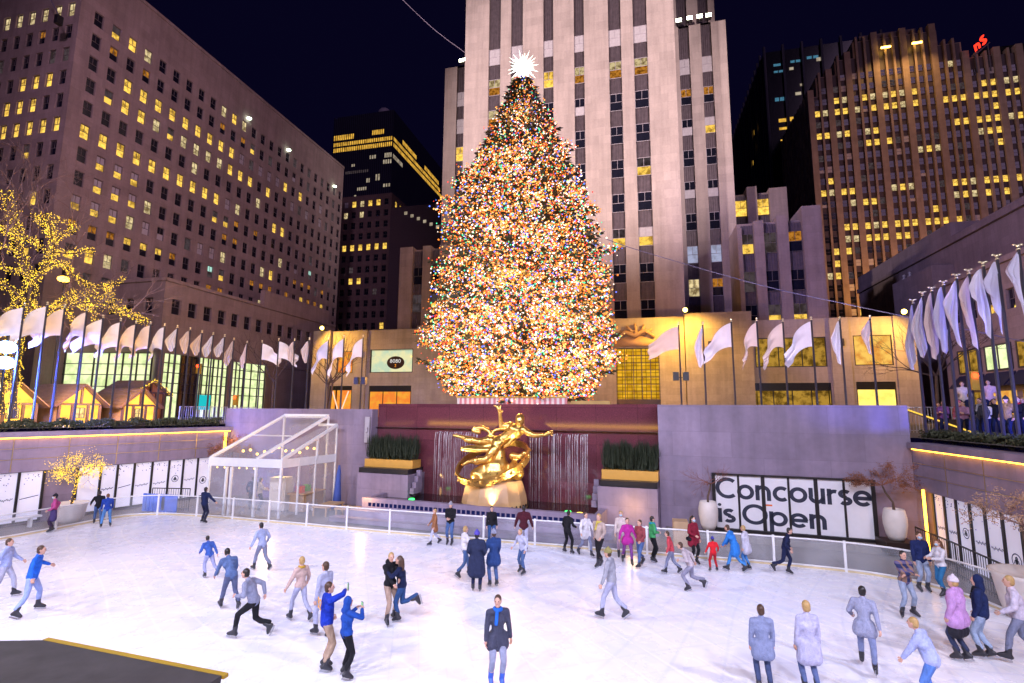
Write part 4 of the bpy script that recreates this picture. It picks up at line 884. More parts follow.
for x, o, c, nm in ((-11.6,1.5,(0.05,1.0,0.15),'green'),(-3.1,1.7,(0.05,1.0,0.15),'green'),(-2.5,1.9,(1.0,0.6,0.08),'amber'),(-8.6,2.1,(1.0,0.35,0.04),'amber')):
    p = bwp(x,o); mb = MB(); mb.lathe([(0.0,0),(0.16,0.0),(0.14,0.06),(0.0,0.075)], (p.x,p.y,0.802), 14, cap=False)
    tag(mb.build('pool_light', emit('pool_'+nm, c, 4.0)), '%s underwater light in the fountain basin %s' % (nm, 'near the left planter' if x < -11 else 'near the right planter' if x > -3.2 and nm == 'green' else 'at the right edge' if x > -3 else 'at the foot of the statue'), 'light')
# thin falling streams
rnd = random.Random(4); mb = MB()
for lo, hi, k in ((-11.35,-8.7,26),(-5.75,-2.5,32)):
    for i in range(k):
        x = lerp(lo, hi, (i+rnd.uniform(0.1,0.9))/k)
        if lo > -6 and (-4.95 < x < -4.7 or -3.95 < x < -3.75): continue
        zt = 4.28+rnd.uniform(-0.03,0.03); o = -0.6; r_ = rnd.uniform(0.008,0.022)
        pts = [bp(x,o,zt), bp(x,o+0.12,zt+0.02), bp(x,o+0.2,zt-0.12), bp(x,o+0.24,zt-0.5), bp(x,o+0.28,0.82)]
        mb.tube(pts, [r_,r_*1.3,r_*1.2,r_,r_*0.6], 5)
t = NT('falling_water'); tr = t.n('BsdfTransparent'); b = t.n('BsdfPrincipled'); b.inputs['Base Color'].default_value = (0.85,0.82,0.85,1); b.inputs['Roughness'].default_value = 0.25
mx = t.n('MixShader'); n_ = t.noise(t.mapv(t.pos(), (6,6,0.9)), 1.0, 3); t.l(t.ramp(n_, [(0.35,(0.06,)*3),(0.7,(0.75,)*3)]), mx.inputs[0]); t.l(tr.outputs[0], mx.inputs[1]); t.l(b.outputs[0], mx.inputs[2]); t.l(mx.outputs[0], t.out.inputs[0])
tag(mb.build('waterfall', t.m, smooth=True), 'thin white streams of water falling down the red granite wall', 'water', kind='stuff')
# planters each side
m_reed = plain('evergreen_blades', (0.016,0.026,0.010), 0.7, 0, 0.4, 8)
m_gold_box = plain('ochre_planter', (0.62,0.33,0.06), 0.45, 0, 0.06)
for (x0, x1, side) in ((-15.3,-12.15,'left'),(-1.7,0.93,'right')):
    pl = thing('planter_ledge', 'stone plinth with a dark hedge in an ochre box, %s of the gold statue' % side, 'planter', bwp((x0+x1)/2,0.4))
    mb = MB(); bbox(mb, x0-0.1 if side == 'right' else x0, x1 if side == 'right' else x1+0.1, -0.58, 1.2, -0.05, 2.0); mb.build('plinth', m_conc, pl)
    mb = MB(); bbox(mb, x0, x1, -0.55, 1.1, 2.003, 2.28); mb.build('base_band', m_black, pl)
    mb = MB(); bbox(mb, x0, x1, -0.3, 0.6, 2.283, 2.72); mb.build('box', m_gold_box, pl)
    mb = MB(); rnd = random.Random(hash(side) % 97 if False else (11 if side == 'left' else 12))
    for _ in range(2600):
        x = rnd.uniform(x0+0.05, x1-0.05); o = rnd.uniform(-0.25,0.55); p = bp(x, o, 2.7)
        col = math.sin(x*7.0)*0.12+math.sin(x*17+1)*0.08
        hh = rnd.uniform(0.3,1.0)**0.6*(1.45+col); a = rnd.uniform(0,2*PI); w_ = rnd.uniform(0.012,0.03)
        d = Vector((math.cos(a),math.sin(a),0)); lean = Vector((rnd.gauss(0,0.09),rnd.gauss(0,0.09),hh))
        b0 = rnd.uniform(0,0.75); q0 = p+lean*b0
        mb.add([q0-d*w_, q0+d*w_, p+lean], ((0,1,2),))
    mb.build('hedge', m_reed, pl)
    # little water chute beside the plinth
    xs = x1+0.28 if side == 'left' else x0-0.3
    mb = MB()
    for k in range(4): bbox(mb, xs-0.12, xs+0.12, 0.2+k*0.22, 0.42+k*0.22, 1.0, 2.2-k*0.3)
    mb.build('water_step', m_conc, pl)
# ================================================================== buildings
def facade(mb, O, U, us, vs, hole, N, depth=0.3, m=0, mr=None):
    """wall sheet cut by a grid; cells where hole(i,j) become openings with reveals"""
    O = Vector(O); U = Vector(U); N = Vector(N); V = Vector((0,0,1)); mr = m if mr is None else mr
    P = lambda u, v, d=0: O+U*u+V*v-N*d
    for i in range(len(us)-1):
        u0, u1 = us[i], us[i+1]; j = 0
        while j < len(vs)-1:
            if hole(i,j):
                v0, v1 = vs[j], vs[j+1]
                mb.quad(P(u0,v0),P(u0,v0,depth),P(u0,v1,depth),P(u0,v1),mr); mb.quad(P(u1,v0),P(u1,v1),P(u1,v1,depth),P(u1,v0,depth),mr)
                mb.quad(P(u0,v0),P(u1,v0),P(u1,v0,depth),P(u0,v0,depth),mr); mb.quad(P(u0,v1),P(u0,v1,depth),P(u1,v1,depth),P(u1,v1),mr); j += 1
            else:
                k = j
                while k < len(vs)-1 and not hole(i,k): k += 1
                mb.quad(P(u0,vs[j]),P(u1,vs[j]),P(u1,vs[k]),P(u0,vs[k]),m); j = k
def cuts(lo, hi, centres, half):
    c = [lo]
    for x in sorted(centres): c += [x-half, x+half]
    return c+[hi]
Y_ = (1.0,0.62,0.10); O_ = (1.0,0.40,0.05); W_ = (1.0,0.80,0.42); G_ = (0.55,1.0,0.85)
m_wframe = plain('window_frame', (0.12,0.10,0.10), 0.5)
m_gdark = plain('night_glass', (0.010,0.011,0.022), 0.08, 0, 0.3, 1.0, spec=0.8)
m_gdim = emit('dim_room', (0.12,0.09,0.10), 0.55, var=0.7, scale=1.3)
m_blind = plain('window_blind', (0.45,0.43,0.47), 0.7)
LIT = {'d': (m_gdark, m_gdark), 'b': (m_blind, m_blind), 'g': (m_gdim, m_gdim),
       'y': (emit('lit_yellow', Y_, 1.15, var=0.8, scale=1.6), emit('lit_yellow2', Y_, 1.45, var=0.6, scale=2.2)),
       'w': (emit('lit_white', W_, 0.9, var=0.8, scale=1.8), emit('lit_cream', W_, 0.65, var=0.9, scale=2.0)),
       'o': (emit('lit_orange', O_, 0.5, var=0.9, scale=2.4), MC['lit_orange'] if 'lit_orange' in MC else None),
       'h': (m_gdim, MC['lit_yellow']), 't': (MC['lit_yellow'], m_gdark), 'n': (m_blind, MC['lit_yellow']), 'e': (emit('lit_green', G_, 0.8, var=0.6, scale=2.0), m_gdim), 'v': (m_gdark, m_blind),
       'p': (emit('lit_bluish', (0.62,0.66,0.95), 0.62, var=0.4, scale=1.0), MC['lit_bluish'] if 'lit_bluish' in MC else None)}
LIT['o'] = (MC['lit_orange'], m_gdark); LIT['k'] = (MC['lit_cream'], MC['lit_orange']); LIT['p'] = (MC['lit_bluish'], MC['lit_bluish'])
WM = {}
def window_mb(mb, w, h, mats_off=0, c=(0,0,0), fr=0.07, mull=True, split=0.5):
    """a sash window: frame, meeting rail, one mullion in the upper sash; glass in slots +1 (upper) and +2 (lower)"""
    x, y, z = c; a = mats_off
    x0, x1, z0, z1 = x-w/2, x+w/2, z-h/2, z+h/2; zm = z0+h*split
    mb.box(x0,x0+fr,y-0.05,y+0.03,z0,z1,a); mb.box(x1-fr,x1,y-0.05,y+0.03,z0,z1,a)
    mb.box(x0+fr,x1-fr,y-0.05,y+0.03,z0,z0+fr,a); mb.box(x0+fr,x1-fr,y-0.05,y+0.03,z1-fr,z1,a)
    mb.box(x0+fr,x1-fr,y-0.04,y+0.02,zm-fr*0.4,zm+fr*0.4,a)
    if mull: mb.box(x-fr*0.35,x+fr*0.35,y-0.035,y+0.02,zm+fr*0.4,z1-fr,a)
    mb.quad((x0+fr,y,zm),(x1-fr,y,zm),(x1-fr,y,z1-fr),(x0+fr,y,z1-fr),a+1)
    mb.quad((x0+fr,y,z0+fr),(x1-fr,y,z0+fr),(x1-fr,y,zm),(x0+fr,y,zm),a+2)
def win_data(w, h, st, frame=None, mull=True, split=0.5):
    k = (round(w,2), round(h,2), st, mull, frame.name if frame else '', split)
    if k not in WM:
        mb = MB(); window_mb(mb, w, h, mull=mull, split=split); WM[k] = mb.mesh('window', [frame or m_wframe, LIT[st][0], LIT[st][1]])
    return WM[k]
def put_windows(root, wins, limit=100, name='window', far_label=None):
    """wins: (centre, angle, w, h, style, mull, frame, split). the nearest become parts of their own, the rest one part"""
    wins = sorted(wins, key=lambda q: (Vector(q[0])-CAMP).length/ math.sqrt(q[2]*q[3]))
    for c, ang, w, h, st, mull, frame, sp in wins[:limit]:
        link(name, win_data(w, h, st, frame, mull, sp), root, Matrix.Translation(c) @ Matrix.Rotation(ang, 4, 'Z'))
    rest = wins[limit:]
    if rest:
        mb = MB(); mats = []; idx = {}
        for c, ang, w, h, st, mull, frame, sp in rest:
            k = ((frame or m_wframe).name, st)
            if k not in idx:
                idx[k] = len(mats); mats += [frame or m_wframe, LIT[st][0], LIT[st][1]]
            t = MB(); window_mb(t, w, h, idx[k], mull=mull, split=sp); t.xf(Matrix.Translation(c) @ Matrix.Rotation(ang, 4, 'Z')); mb.join(t)
        o = mb.build(name, mats, root); o['kind'] = 'stuff'; o['label'] = far_label or 'the many smaller windows farther along the same building'
def W(c, ang, w, h, st, mull=True, frame=None, sp=0.5): return (c, ang, w, h, st, mull, frame, sp)
AE = PI/2; AW = -PI/2       # window turned to face +x / -x

# ---------------- the big office block on the left
rnd = random.Random(21)
b = thing('office_block', 'large purple-brown office block with rows of small square windows', 'building', (-62,40.5,PLAZA))
rows = [51.9-2.88*k for k in range(12)]; rows_up = rows[::-1]
colsE = [42.65+2.167*k-40.5 for k in range(25)]
patt = ['dhywdddddwywdddddgdgdgdgd', 'dododddddodohdgddvdgdddgd', 'ddyyyyyyyyybgbbbydyddbdgd', 'dhyywhwwwwyyydyddbgbdbgdd', 'dddddddwdddddwddddddddddd',
        'yyyyyyyyyybwdddyyddddddgd', 'dnnndddddhhododdddddgdddd', 'dnnnwdddddooddddwdvdeddgd', 'nnnwbvdgbbwdddwyddooogodd', 'oootttoddehddooododyooydd', 'hywgdddddoodddwwgdddggwdd', 'dggydddyyddddgdddgdddddgd']
mb = MB(); us = cuts(0,55.1,colsE,0.54); vs = cuts(0,54.0,[z-PLAZA for z in rows],0.88)
facade(mb, (-62,40.5,PLAZA), (0,1,0), us, vs, lambda i,j: i%2==1 and j%2==1, (1,0,0), 0.22)
colsN = [1.4+2.05*k for k in range(12)]
vs2 = vs
facade(mb, (-62,40.5,PLAZA), (-1,0,0), cuts(0,30,colsN,0.54), vs2, lambda i,j: i%2==1 and j%2==1, (0,-1,0), 0.22)
mb.quad((-62,95.6,PLAZA),(-110,95.6,PLAZA),(-110,95.6,58.5),(-62,95.6,58.5)); mb.quad((-92,40.5,58.5),(-62,40.5,58.5),(-62,95.6,58.5),(-92,95.6,58.5))
mb.build('wall', m_lime3, b)
mb = MB(); mb.box(-61.997,-61.85,40.4,95.6,58.5,58.95); mb.box(-92,-61.85,40.35,40.497,58.5,58.95); mb.build('parapet', m_lime3, b)
ws = []
for r, z in enumerate(rows):
    for k, u in enumerate(colsE): ws.append(W((-62.2,40.5+u,z), AE, 1.08, 1.76, patt[r][k]))
pN = ['wwwwwwdddd','ddodddddgd','ggdddgdddd','dyyydddddd','ddyyyddwdd','yyyyyodddd','ddhddddddd','dddddddddd','dyddgddddd','dddddddddd','dhddddddgd','dddddddddd']
for r, z in enumerate(rows):
    for k, u in enumerate(colsN[:10]): ws.append(W((-62-u,40.7,z), 0, 1.08, 1.76, pN[r][k]))
put_windows(b, ws)
mb = MB()
for y_, z_ in ((66.9,53.5),(77.0,53.2),(92,52.8)): mb.box(-61.9,-61.5,y_-0.25,y_+0.25,z_-0.1,z_+0.15); mb.sph((-61.45,y_,z_-0.05),0.22,8,6)
mb.build('lamp', emit('cool_lamp', (0.8,1.0,0.75), 9.0), b)

# lower wing with a glazed street front
b = thing('office_wing', 'low brown stone wing with dark windows over a glowing glass street front', 'building', (-52,46.1,PLAZA))
mb = MB(); wc = [47.78+2.26*k-46.1 for k in range(12)]
facade(mb, (-52,46.1,11.9), (0,1,0), cuts(0,34,wc,0.62), [0,4.44,6.24,8.5], lambda i,j: i%2==1 and j==1, (1,0,0), 0.3)
facade(mb, (-52,46.1,11.9), (-1,0,0), cuts(0,28,[2.2,4.9,7.6,10.3,13],0.62), [0,4.44,6.24,8.5], lambda i,j: i%2==1 and j==1, (0,-1,0), 0.3)
mb.quad((-52,46.1,20.4),(-52,80,20.4),(-61.9,80,20.4),(-61.9,46.1,20.4)); mb.quad((-80,46.1,20.4),(-52,46.1,20.4),(-61.9,46.12,20.4),(-80,46.12,20.4))
mb.box(-52.7,-52.0,62,78,20.4,22.6)
mb.box(-53,-52.003,46.2,46.9,PLAZA,11.9); mb.box(-53,-52.003,63.5,79.9,PLAZA,11.9); mb.box(-53,-52.003,56.4,57.2,PLAZA,11.9)
mb.build('wall', m_lime3, b)
mb = MB(); mb.box(-51.997,-51.8,46.0,80,20.0,20.4); mb.box(-80,-51.8,45.9,46.097,20.0,20.4); mb.box(-51.996,-51.7,46.0,80,11.75,12.2); mb.build('cornice', m_lime3, b)
ws = [W((-52.28,46.1+u,17.24), AE, 1.24, 1.8, 'd') for u in wc]+[W((-52-u,46.38,17.24), 0, 1.24, 1.8, 'd') for u in (2.2,4.9,7.6,10.3,13)]
put_windows(b, ws)
m_shop = emit('shop_light', (0.88,0.95,0.52), 1.25, var=0.7, scale=0.9, mix=(0.5,0.6,0.40))
m_shopd = plain('dark_shop_glass', (0.03,0.015,0.02), 0.1, spec=0.8)
for k in range(6):
    y0, y1 = 46.9+(k*2.4 if k < 4 else k*2.4), 46.9+k*2.4+2.36
    if k == 4: y0, y1 = 57.2, 59.3
    if k == 5: y0, y1 = 59.36, 63.45
    if k == 3: y1 = 56.38
    mb = MB(); mb.quad((-52.3,y0,PLAZA),(-52.3,y1,PLAZA),(-52.3,y1,11.75),(-52.3,y0,11.75),0)
    p = mb.build('storefront_pane', m_shopd if k == 1 else m_shop, b)
    mb = MB()
    for z in (7.3,8.4,9.6,10.7): mb.box(-52.295,-52.2,y0,y1,z-0.05,z+0.05)
    n_ = 3
    for q in range(n_+1): y = lerp(y0,y1,q/n_); mb.box(-52.29,-52.15,y-0.06,y+0.06,PLAZA,11.74)
    mb.build('frame', m_dark, p)
    if k == 2:
        mb = MB(); mb.box(-52.14,-52.1,y0+0.1,y1-0.1,5.4,7.2); mb.build('sign_panel', emit('teal_sign', (0.02,0.62,0.66), 0.9), p)
# glazed front round the corner, facing the viewer
mb = MB(); mb.quad((-68,42.0,PLAZA),(-52.6,46.0,PLAZA),(-52.6,46.0,11.6),(-68,42.0,11.6)); p = mb.build('corner_pane', m_shop, b)
mb = MB()
for k in range(11):
    q = vl((-68,41.94,0),(-52.6,45.94,0),k/10); mb.box(q[0]-0.07,q[0]+0.07,q[1]-0.12,q[1],PLAZA,11.6)
for z in (6.6,7.9,9.2,10.4): mb.bar((-68,41.9,z),(-52.6,45.9,z),0.08)
mb.build('frame', m_dark, p)

# ---------------- tall tower behind the tree
m_spand = plain('aluminium_spandrel', (0.13,0.105,0.125), 0.45, 0.35, 0.25, 2.0)
m_wf2 = plain('pale_window_frame', (0.38,0.35,0.40), 0.5)
b = thing('tower', 'tall pale stone tower with dark window strips, directly behind the tree', 'building', (-9,68,PLAZA))
strips = [(-20.53,-18.68),(-17.07,-15.25),(-12.15,-10.65),(-7.63,-6.17),(-2.7,-0.95),(0.74,2.64)]
def strip_wall(mb, x0, x1, y, z0, z1, strips, depth=0.55):
    us = [0]; 
    for a, c in strips: us += [a-x0, c-x0]
    us += [x1-x0]
    facade(mb, (x0,y,z0), (1,0,0), us, [0,z1-z0], lambda i,j: i%2==1, (0,-1,0), depth)
def spandrels(root, a, c, y, zc, hw, z0, z1):
    """ribbed metal infill running the height of one strip, one folded sheet"""
    k = 5; prof = []
    for i in range(k):
        x0, x1 = lerp(a,c,i/k), lerp(a,c,(i+1)/k); d = x1-x0
        prof += [(x0,y),(x0+d*0.25,y),(x0+d*0.32,y-0.09),(x0+d*0.68,y-0.09),(x0+d*0.75,y)]
    prof.append((c,y)); mb = MB()
    v = [(x,yy,z0) for x, yy in prof]+[(x,yy,z1) for x, yy in prof]; n = len(prof)
    mb.add(v, [(i,i+1,n+i+1,n+i) for i in range(n-1)])
    return mb.build('spandrel_strip', m_spand, root)
mb = MB()
strip_wall(mb, -24.3, 6.3, 68, 16.8, 112, strips)
for a, c in ((-24.3,68),): mb.quad((-24.3,76.0,16),(-24.3,68,16.8),(-24.3,68,112),(-24.3,76,112)); mb.quad((6.3,68,16.8),(6.3,76,16.8),(6.3,76,112),(6.3,68,112))
strip_wall(mb, 6.3, 14.45, 76, 10, 64.6, [(7.6,9.15),(10.85,12.35)])
strip_wall(mb, -30.7, -24.3, 76, 10, 63.9, [(-28.5,-26.95)])
mb.quad((14.45,76,10),(14.45,110,10),(14.45,110,64.6),(14.45,76,64.6)); mb.quad((-30.7,110,10),(-30.7,76,10),(-30.7,76,63.9),(-30.7,110,63.9))
mb.quad((6.3,76,64.6),(14.45,76,64.6),(14.45,110,64.6),(6.3,110,64.6)); mb.quad((-30.7,76,63.9),(-24.3,76,63.9),(-24.3,110,63.9),(-30.7,110,63.9))
strip_wall(mb, 6.3, 13.3, 78, 64.6, 112, [(7.6,9.15),(10.85,12.35)])
mb.quad((13.3,78,64.6),(13.3,110,64.6),(13.3,110,112),(13.3,78,112))
mb.build('wall', m_lime2, b)
zc = [53.5-4.95*k for k in range(-1,8)]
ws = []
main = {58.45:'bbbbbb', 53.5:'yyyyyy'}
pm = ['bbbbbb','kkykkk','kodvdd','dddddd','dddddh','dddddd','ddwdhn','dddddd','dddddd']
for si, (a, c) in enumerate(strips):
    for r, z in enumerate(zc): ws.append(W(((a+c)/2,68.26,z), 0, c-a-0.02, 2.6, pm[r][si], True, m_wf2, 0.5))
    spandrels(b, a, c, 68.42, zc, 1.3, 16.8, 112)
zw = [5.5+(z-5.5)*76/68 for z in (52.3,47.7,43.3,39.0,34.75,30.24,25.85,21.44)]; zw = [57.9-4.95*k for k in range(9)]
pw = [('b','b'),('o','o'),('v','n'),('d','d'),('v','v'),('d','d'),('p','p'),('w','o'),('d','d')]
for si, (a, c) in enumerate(((7.6,9.15),(10.85,12.35))):
    for r, z in enumerate(zw): ws.append(W(((a+c)/2,76.26,z), 0, c-a-0.02, 2.6, pw[r][si], True, m_wf2, 0.5))
    spandrels(b, a, c, 76.42, zw, 1.3, 10, 64.6); spandrels(b, a, c, 78.42, [67.8], 1.3, 64.6, 112)
for r, z in enumerate(zw): ws.append(W((-27.72,76.26,z), 0, 1.53, 2.6, 'bbydddddd'[r], True, m_wf2, 0.5))
spandrels(b, -28.5, -26.95, 76.42, zw, 1.3, 10, 63.9)
put_windows(b, ws)
m_flood = emit('flood_lens', (1.0,1.0,0.72), 14.0)
for x, z in ((7.66,64.75),(9.26,64.85),(10.7,64.85),(11.98,64.8),(-27.5,63.95),(-26.6,64.05)):
    mb = MB(); mb.box(x-0.42,x+0.42,75.2,75.9,z+0.05,z+0.75); mb.box(x-0.05,x+0.05,75.5,75.6,z-0.3,z+0.049)
    f = mb.build('floodlight', m_dark, b)
    mb = MB(); mb.quad((x-0.4,75.195,z+0.1),(x+0.4,75.195,z+0.1),(x+0.4,75.195,z+0.7),(x-0.4,75.195,z+0.7)); mb.build('lens', m_flood, f)

# ---------------- low pylon wings each side of the tower
def pylons(name, label, piers, y, z0, zt, zs, group=None, windows=(), fill=None):
    b = thing(name, label, 'building', ((piers[0][0]+piers[-1][1])/2,y,PLAZA), group)
    mb = MB()
    for a, c, h in piers: mb.box(a,c,y,y+6,z0,h)
    mb.box(piers[0][0]+0.1,piers[-1][1]-0.1,y+0.903,y+6.2,z0,zt)
    mb.build('wall', m_lime3, b)
    for (a, c, h), (a2, c2, h2) in zip(piers, piers[1:]):
        spandrels(b, c+0.003, a2-0.003, y+0.6, zs, 1.3, z0, zt-0.4)
    ws = []
    for x, z, w_, st in windows: ws.append(W((x,y+0.44,z), 0, w_, 2.6, st, True, m_wframe, 0.5))
    put_windows(b, ws); return b
pylons('pylon_wing', 'low stone wing of tall piers right of the tower', [(12.6,13.1,28.2),(14.5,15.62,29.0),(17.12,18.36,29.4),(19.95,22.05,30.4)], 66, 14, 29.0, [26.2,21.4,17.2],
       windows=[(13.8,26.2,1.38,'h'),(16.37,26.2,1.48,'g'),(19.15,26.2,1.57,'o'),(13.8,21.4,1.38,'g'),(16.37,21.4,1.48,'d'),(19.15,21.4,1.57,'d'),(13.8,17.2,1.38,'d'),(16.37,17.2,1.48,'h'),(19.15,17.2,1.57,'h')])
pylons('pylon_wing', 'set-back upper wing with two bright yellow windows beside the tower', [(14.5,15.1,39.2),(16.9,18.3,39.4),(20.0,22.4,38.9)], 80, 20, 38.6, [36.2], windows=[(16.0,36.2,1.78,'y'),(19.15,36.2,1.68,'y')])
pylons('pylon_wing', 'low stone wing of tall piers left of the tower', [(-32.9,-30.9,28.9),(-29.35,-28.1,28.9),(-26.8,-24.5,28.9)], 66, 14, 28.7, [24.6,20.6],
       windows=[(-30.12,24.6,1.53,'d'),(-27.45,24.6,1.28,'d'),(-30.12,20.6,1.53,'g'),(-27.45,20.6,1.28,'h'),])

# ---------------- warm low base of the tower
b = thing('shop_building', 'low warm-lit stone building with shop windows behind the flags', 'building', (-8,62,PLAZA))
mb = MB(); O = (-43.2,62,PLAZA)
def seg(x0, x1, z1, holes, y=62, m=0):
    """stone front x0..x1 with rectangular openings (x0,x1,z0,z1)"""
    us = sorted({x0,x1}|{h[0] for h in holes}|{h[1] for h in holes}); vs = sorted({PLAZA,z1}|{h[2] for h in holes}|{h[3] for h in holes})
    def hole(i,j):
        u, v = (us[i]+us[i+1])/2, (vs[j]+vs[j+1])/2
        return any(h[0] < u < h[1] and h[2] < v < h[3] for h in holes)
    facade(mb, (x0,y,PLAZA), (1,0,0), [u-x0 for u in us], [v-PLAZA for v in vs], hole, (0,-1,0), 0.45)
HL = [(-39.65,-37.25,10.43,13.4),(-40.6,-37.2,PLAZA,8.7),(-34.7,-28.5,10.43,13.55),(-34.66,-28.6,PLAZA,8.7)]
seg(-40.6,-28.0,16.2,HL)
seg(-28.0,5.5,16.6,[(-2.35,2.66,PLAZA,13.0)])
HR = [(13.0,20.2,10.52,13.8),(22.85,26.5,10.6,13.85),(12.7,20.4,PLAZA,8.77),(22.8,26.5,PLAZA,8.85)]
seg(12.7,28.6,15.85,HR)
mb.box(5.55,12.69,61.4,68,PLAZA,16.85); mb.box(-43.2,-40.62,61.5,68,PLAZA,16.25)
mb.quad((-40.6,62,16.2),(-28,62,16.2),(-28,68,16.2),(-40.6,68,16.2)); mb.quad((-28,62,16.6),(5.5,62,16.6),(5.5,68,16.79),(-28,68,16.79)); mb.quad((12.7,62,15.85),(28.6,62,15.85),(28.6,68,15.85),(12.7,68,15.85))
mb.quad((28.6,62,PLAZA),(28.6,80,PLAZA),(28.6,80,15.85),(28.6,62,15.85))
mb.box(-36.7,-35.2,61.75,61.997,PLAZA,16.2); mb.box(20.6,22.5,61.8,61.998,PLAZA,15.85); mb.box(26.7,28.59,61.8,61.998,PLAZA,15.85)
mb.build('wall', m_lime, b)
def shopfront(name, x0, x1, z0, z1, mat, nx=2, nz=1, fr=0.09, y=62.35):
    m2 = MB(); m2.quad((x0,y,z0),(x1,y,z0),(x1,y,z1),(x0,y,z1)); p = m2.build(name, mat, b)
    m2 = MB()
    m2.box(x0,x1,y-0.35,y-0.25,z0,z0+fr); m2.box(x0,x1,y-0.35,y-0.25,z1-fr,z1); 
    for k in range(nx+1): x = lerp(x0+fr/2,x1-fr/2,k/nx); m2.box(x-fr/2,x+fr/2,y-0.34,y-0.26,z0+fr,z1-fr)
    for k in range(1,nz): z = lerp(z0,z1,k/nz); m2.box(x0+fr,x1-fr,y-0.33,y-0.27,z-fr/3,z+fr/3)
    m2.build('frame', m_black, p); return p
m_sw = emit('warm_shop_window', (1.0,0.60,0.12), 1.0, var=0.75, scale=0.9, mix=(0.7,0.35,0.25))
m_sg = emit('pale_shop_window', (0.95,0.90,0.50), 0.9, var=0.6, scale=0.7, mix=(0.45,0.8,1.2))
m_sr = emit('red_shop_window', (1.0,0.26,0.04), 0.95, var=0.85, scale=0.9, mix=(1.0,1.9,1.2))
m_sy = emit('bright_shop_window', (1.0,0.72,0.14), 1.7, var=0.5, scale=0.8, mix=(0.6,0.5,0.4))
m_sa = emit('amber_room', (0.75,0.42,0.06), 0.6, var=0.85, scale=1.4, mix=(0.12,0.10,0.08))
p = shopfront('shop_window', -34.7,-28.5,10.43,13.55, m_sg, 1); 
mbs = MB()
c = Vector((-31.0,62.05,11.75)); mbs.prism([c+Vector((1.25*math.cos(k*PI/16),0,0.85*math.sin(k*PI/16))) for k in range(32)], (0,0.08,0)); o = mbs.build('oval_sign', plain('dark_sign_face', (0.03,0.012,0.01), 0.4), p)
lettering('8080', c+Vector((-0.8,-0.002,-0.02)), (1,0,0), (0,0,1), 0.34, 1.6, 0.2, (0,-1,0), 0.006).build('lettering', emit('sign_white', (0.9,0.85,0.8), 0.9), p)
lettering('2', c+Vector((-0.12,-0.002,-0.58)), (1,0,0), (0,0,1), 0.27, 0.28, 0.26, (0,-1,0), 0.006).build('numeral', emit('sign_orange', (1.0,0.35,0.03), 1.0), p)
p = shopfront('shop_window', -39.65,-37.25,10.43,13.4, m_sr, 1); p = shopfront('shop_door', -40.6,-37.2,PLAZA,8.2, m_sr, 2)
m2 = MB(); m2.bar((-40.1,62.0,8.0),(-39.0,62.0,5.0),0.12); m2.bar((-37.7,62.0,8.0),(-38.8,62.0,5.0),0.12); m2.build('neon_sign', emit('pink_neon', (1.0,0.5,0.35), 1.6), p)
p = shopfront('shop_window', -34.66,-28.6,PLAZA,8.0, m_sr, 3)
p = shopfront('shop_window', 13.0,20.2,10.52,13.8, m_sa, 3, 1); p = shopfront('shop_window', 22.85,26.5,10.6,13.85, MC['warm_shop_window'], 1); p = shopfront('shop_window', 12.7,20.4,PLAZA,8.0, m_sa, 4); p = shopfront('shop_window', 22.8,26.5,PLAZA,8.1, m_sy, 2)
for x0, x1, z0, z1 in ((-34.66,-28.6,8.0,8.7),(-40.6,-37.2,8.2,8.7),(12.7,20.4,8.0,8.77),(22.8,26.5,8.1,8.85)):
    m2 = MB(); m2.box(x0,x1,62.02,62.3,z0+0.003,z1); m2.build('sign_band', m_black, b)
# entrance: gilded glass screen under a carved relief
t = NT('gilded_screen'); p_ = t.pos(); sx = t.n('SeparateXYZ'); t.l(p_, sx.inputs[0]); cb = t.n('CombineXYZ'); t.l(sx.outputs[0], cb.inputs[0]); t.l(sx.outputs[2], cb.inputs[1])
br = t.n('TexBrick'); t.l(cb.outputs[0], br.inputs['Vector']); br.inputs['Scale'].default_value = 1; br.offset = 0; br.inputs['Brick Width'].default_value = 0.55; br.inputs['Row Height'].default_value = 0.42; br.inputs['Mortar Size'].default_value = 0.03
br.inputs['Color1'].default_value = (1.0,0.55,0.03,1); br.inputs['Color2'].default_value = (0.72,0.34,0.01,1); br.inputs['Mortar'].default_value = (0.12,0.05,0.005,1)
e = t.n('Emission'); t.l(t.mix(1.0, br.outputs[0], t.ramp(t.noise(p_,1.0,3), [(0.3,(0.55,)*3),(0.7,(1.1,)*3)]), 'MULTIPLY'), e.inputs[0]); e.inputs[1].default_value = 1.0; t.l(e.outputs[0], t.out.inputs[0]); t.m.cycles.emission_sampling = 'NONE'
m2 = MB(); m2.quad((-2.35,62.4,6.95),(2.66,62.4,6.95),(2.66,62.4,13.0),(-2.35,62.4,13.0)); p = m2.build('glass_screen', t.m, b)
m2 = MB()
for k in range(6): x = lerp(-2.3,2.6,k/5); m2.box(x-0.04,x+0.04,62.28,62.36,6.95,13.0)
for k in range(8): z = lerp(7.0,12.95,k/7); m2.box(-2.35,2.66,62.3,62.35,z-0.03,z+0.03)
m2.build('frame', m_bronze, p)
m2 = MB(); m2.box(-2.35,2.66,62.2,62.4,PLAZA,6.94); m2.build('door', m_bronze, b)
rl = MB(); rl.prism([(-2.6,61.7,13.2),(2.6,61.7,13.2),(2.4,61.7,13.7),(1.2,61.7,14.25),(0,61.7,14.45),(-1.2,61.7,14.25),(-2.4,61.7,13.7)], (0,0.297,0))
for a0, a1 in ((35,40),(60,66),(90,94),(115,120),(140,146)):
    rl.tube([(0.1+0.9*math.cos(R(a0)),61.8,14.0+0.9*math.sin(R(a0))),(0.1+2.3*math.cos(R(a1)),61.8,14.0+1.9*math.sin(R(a1)))],[0.2,0.13],6)
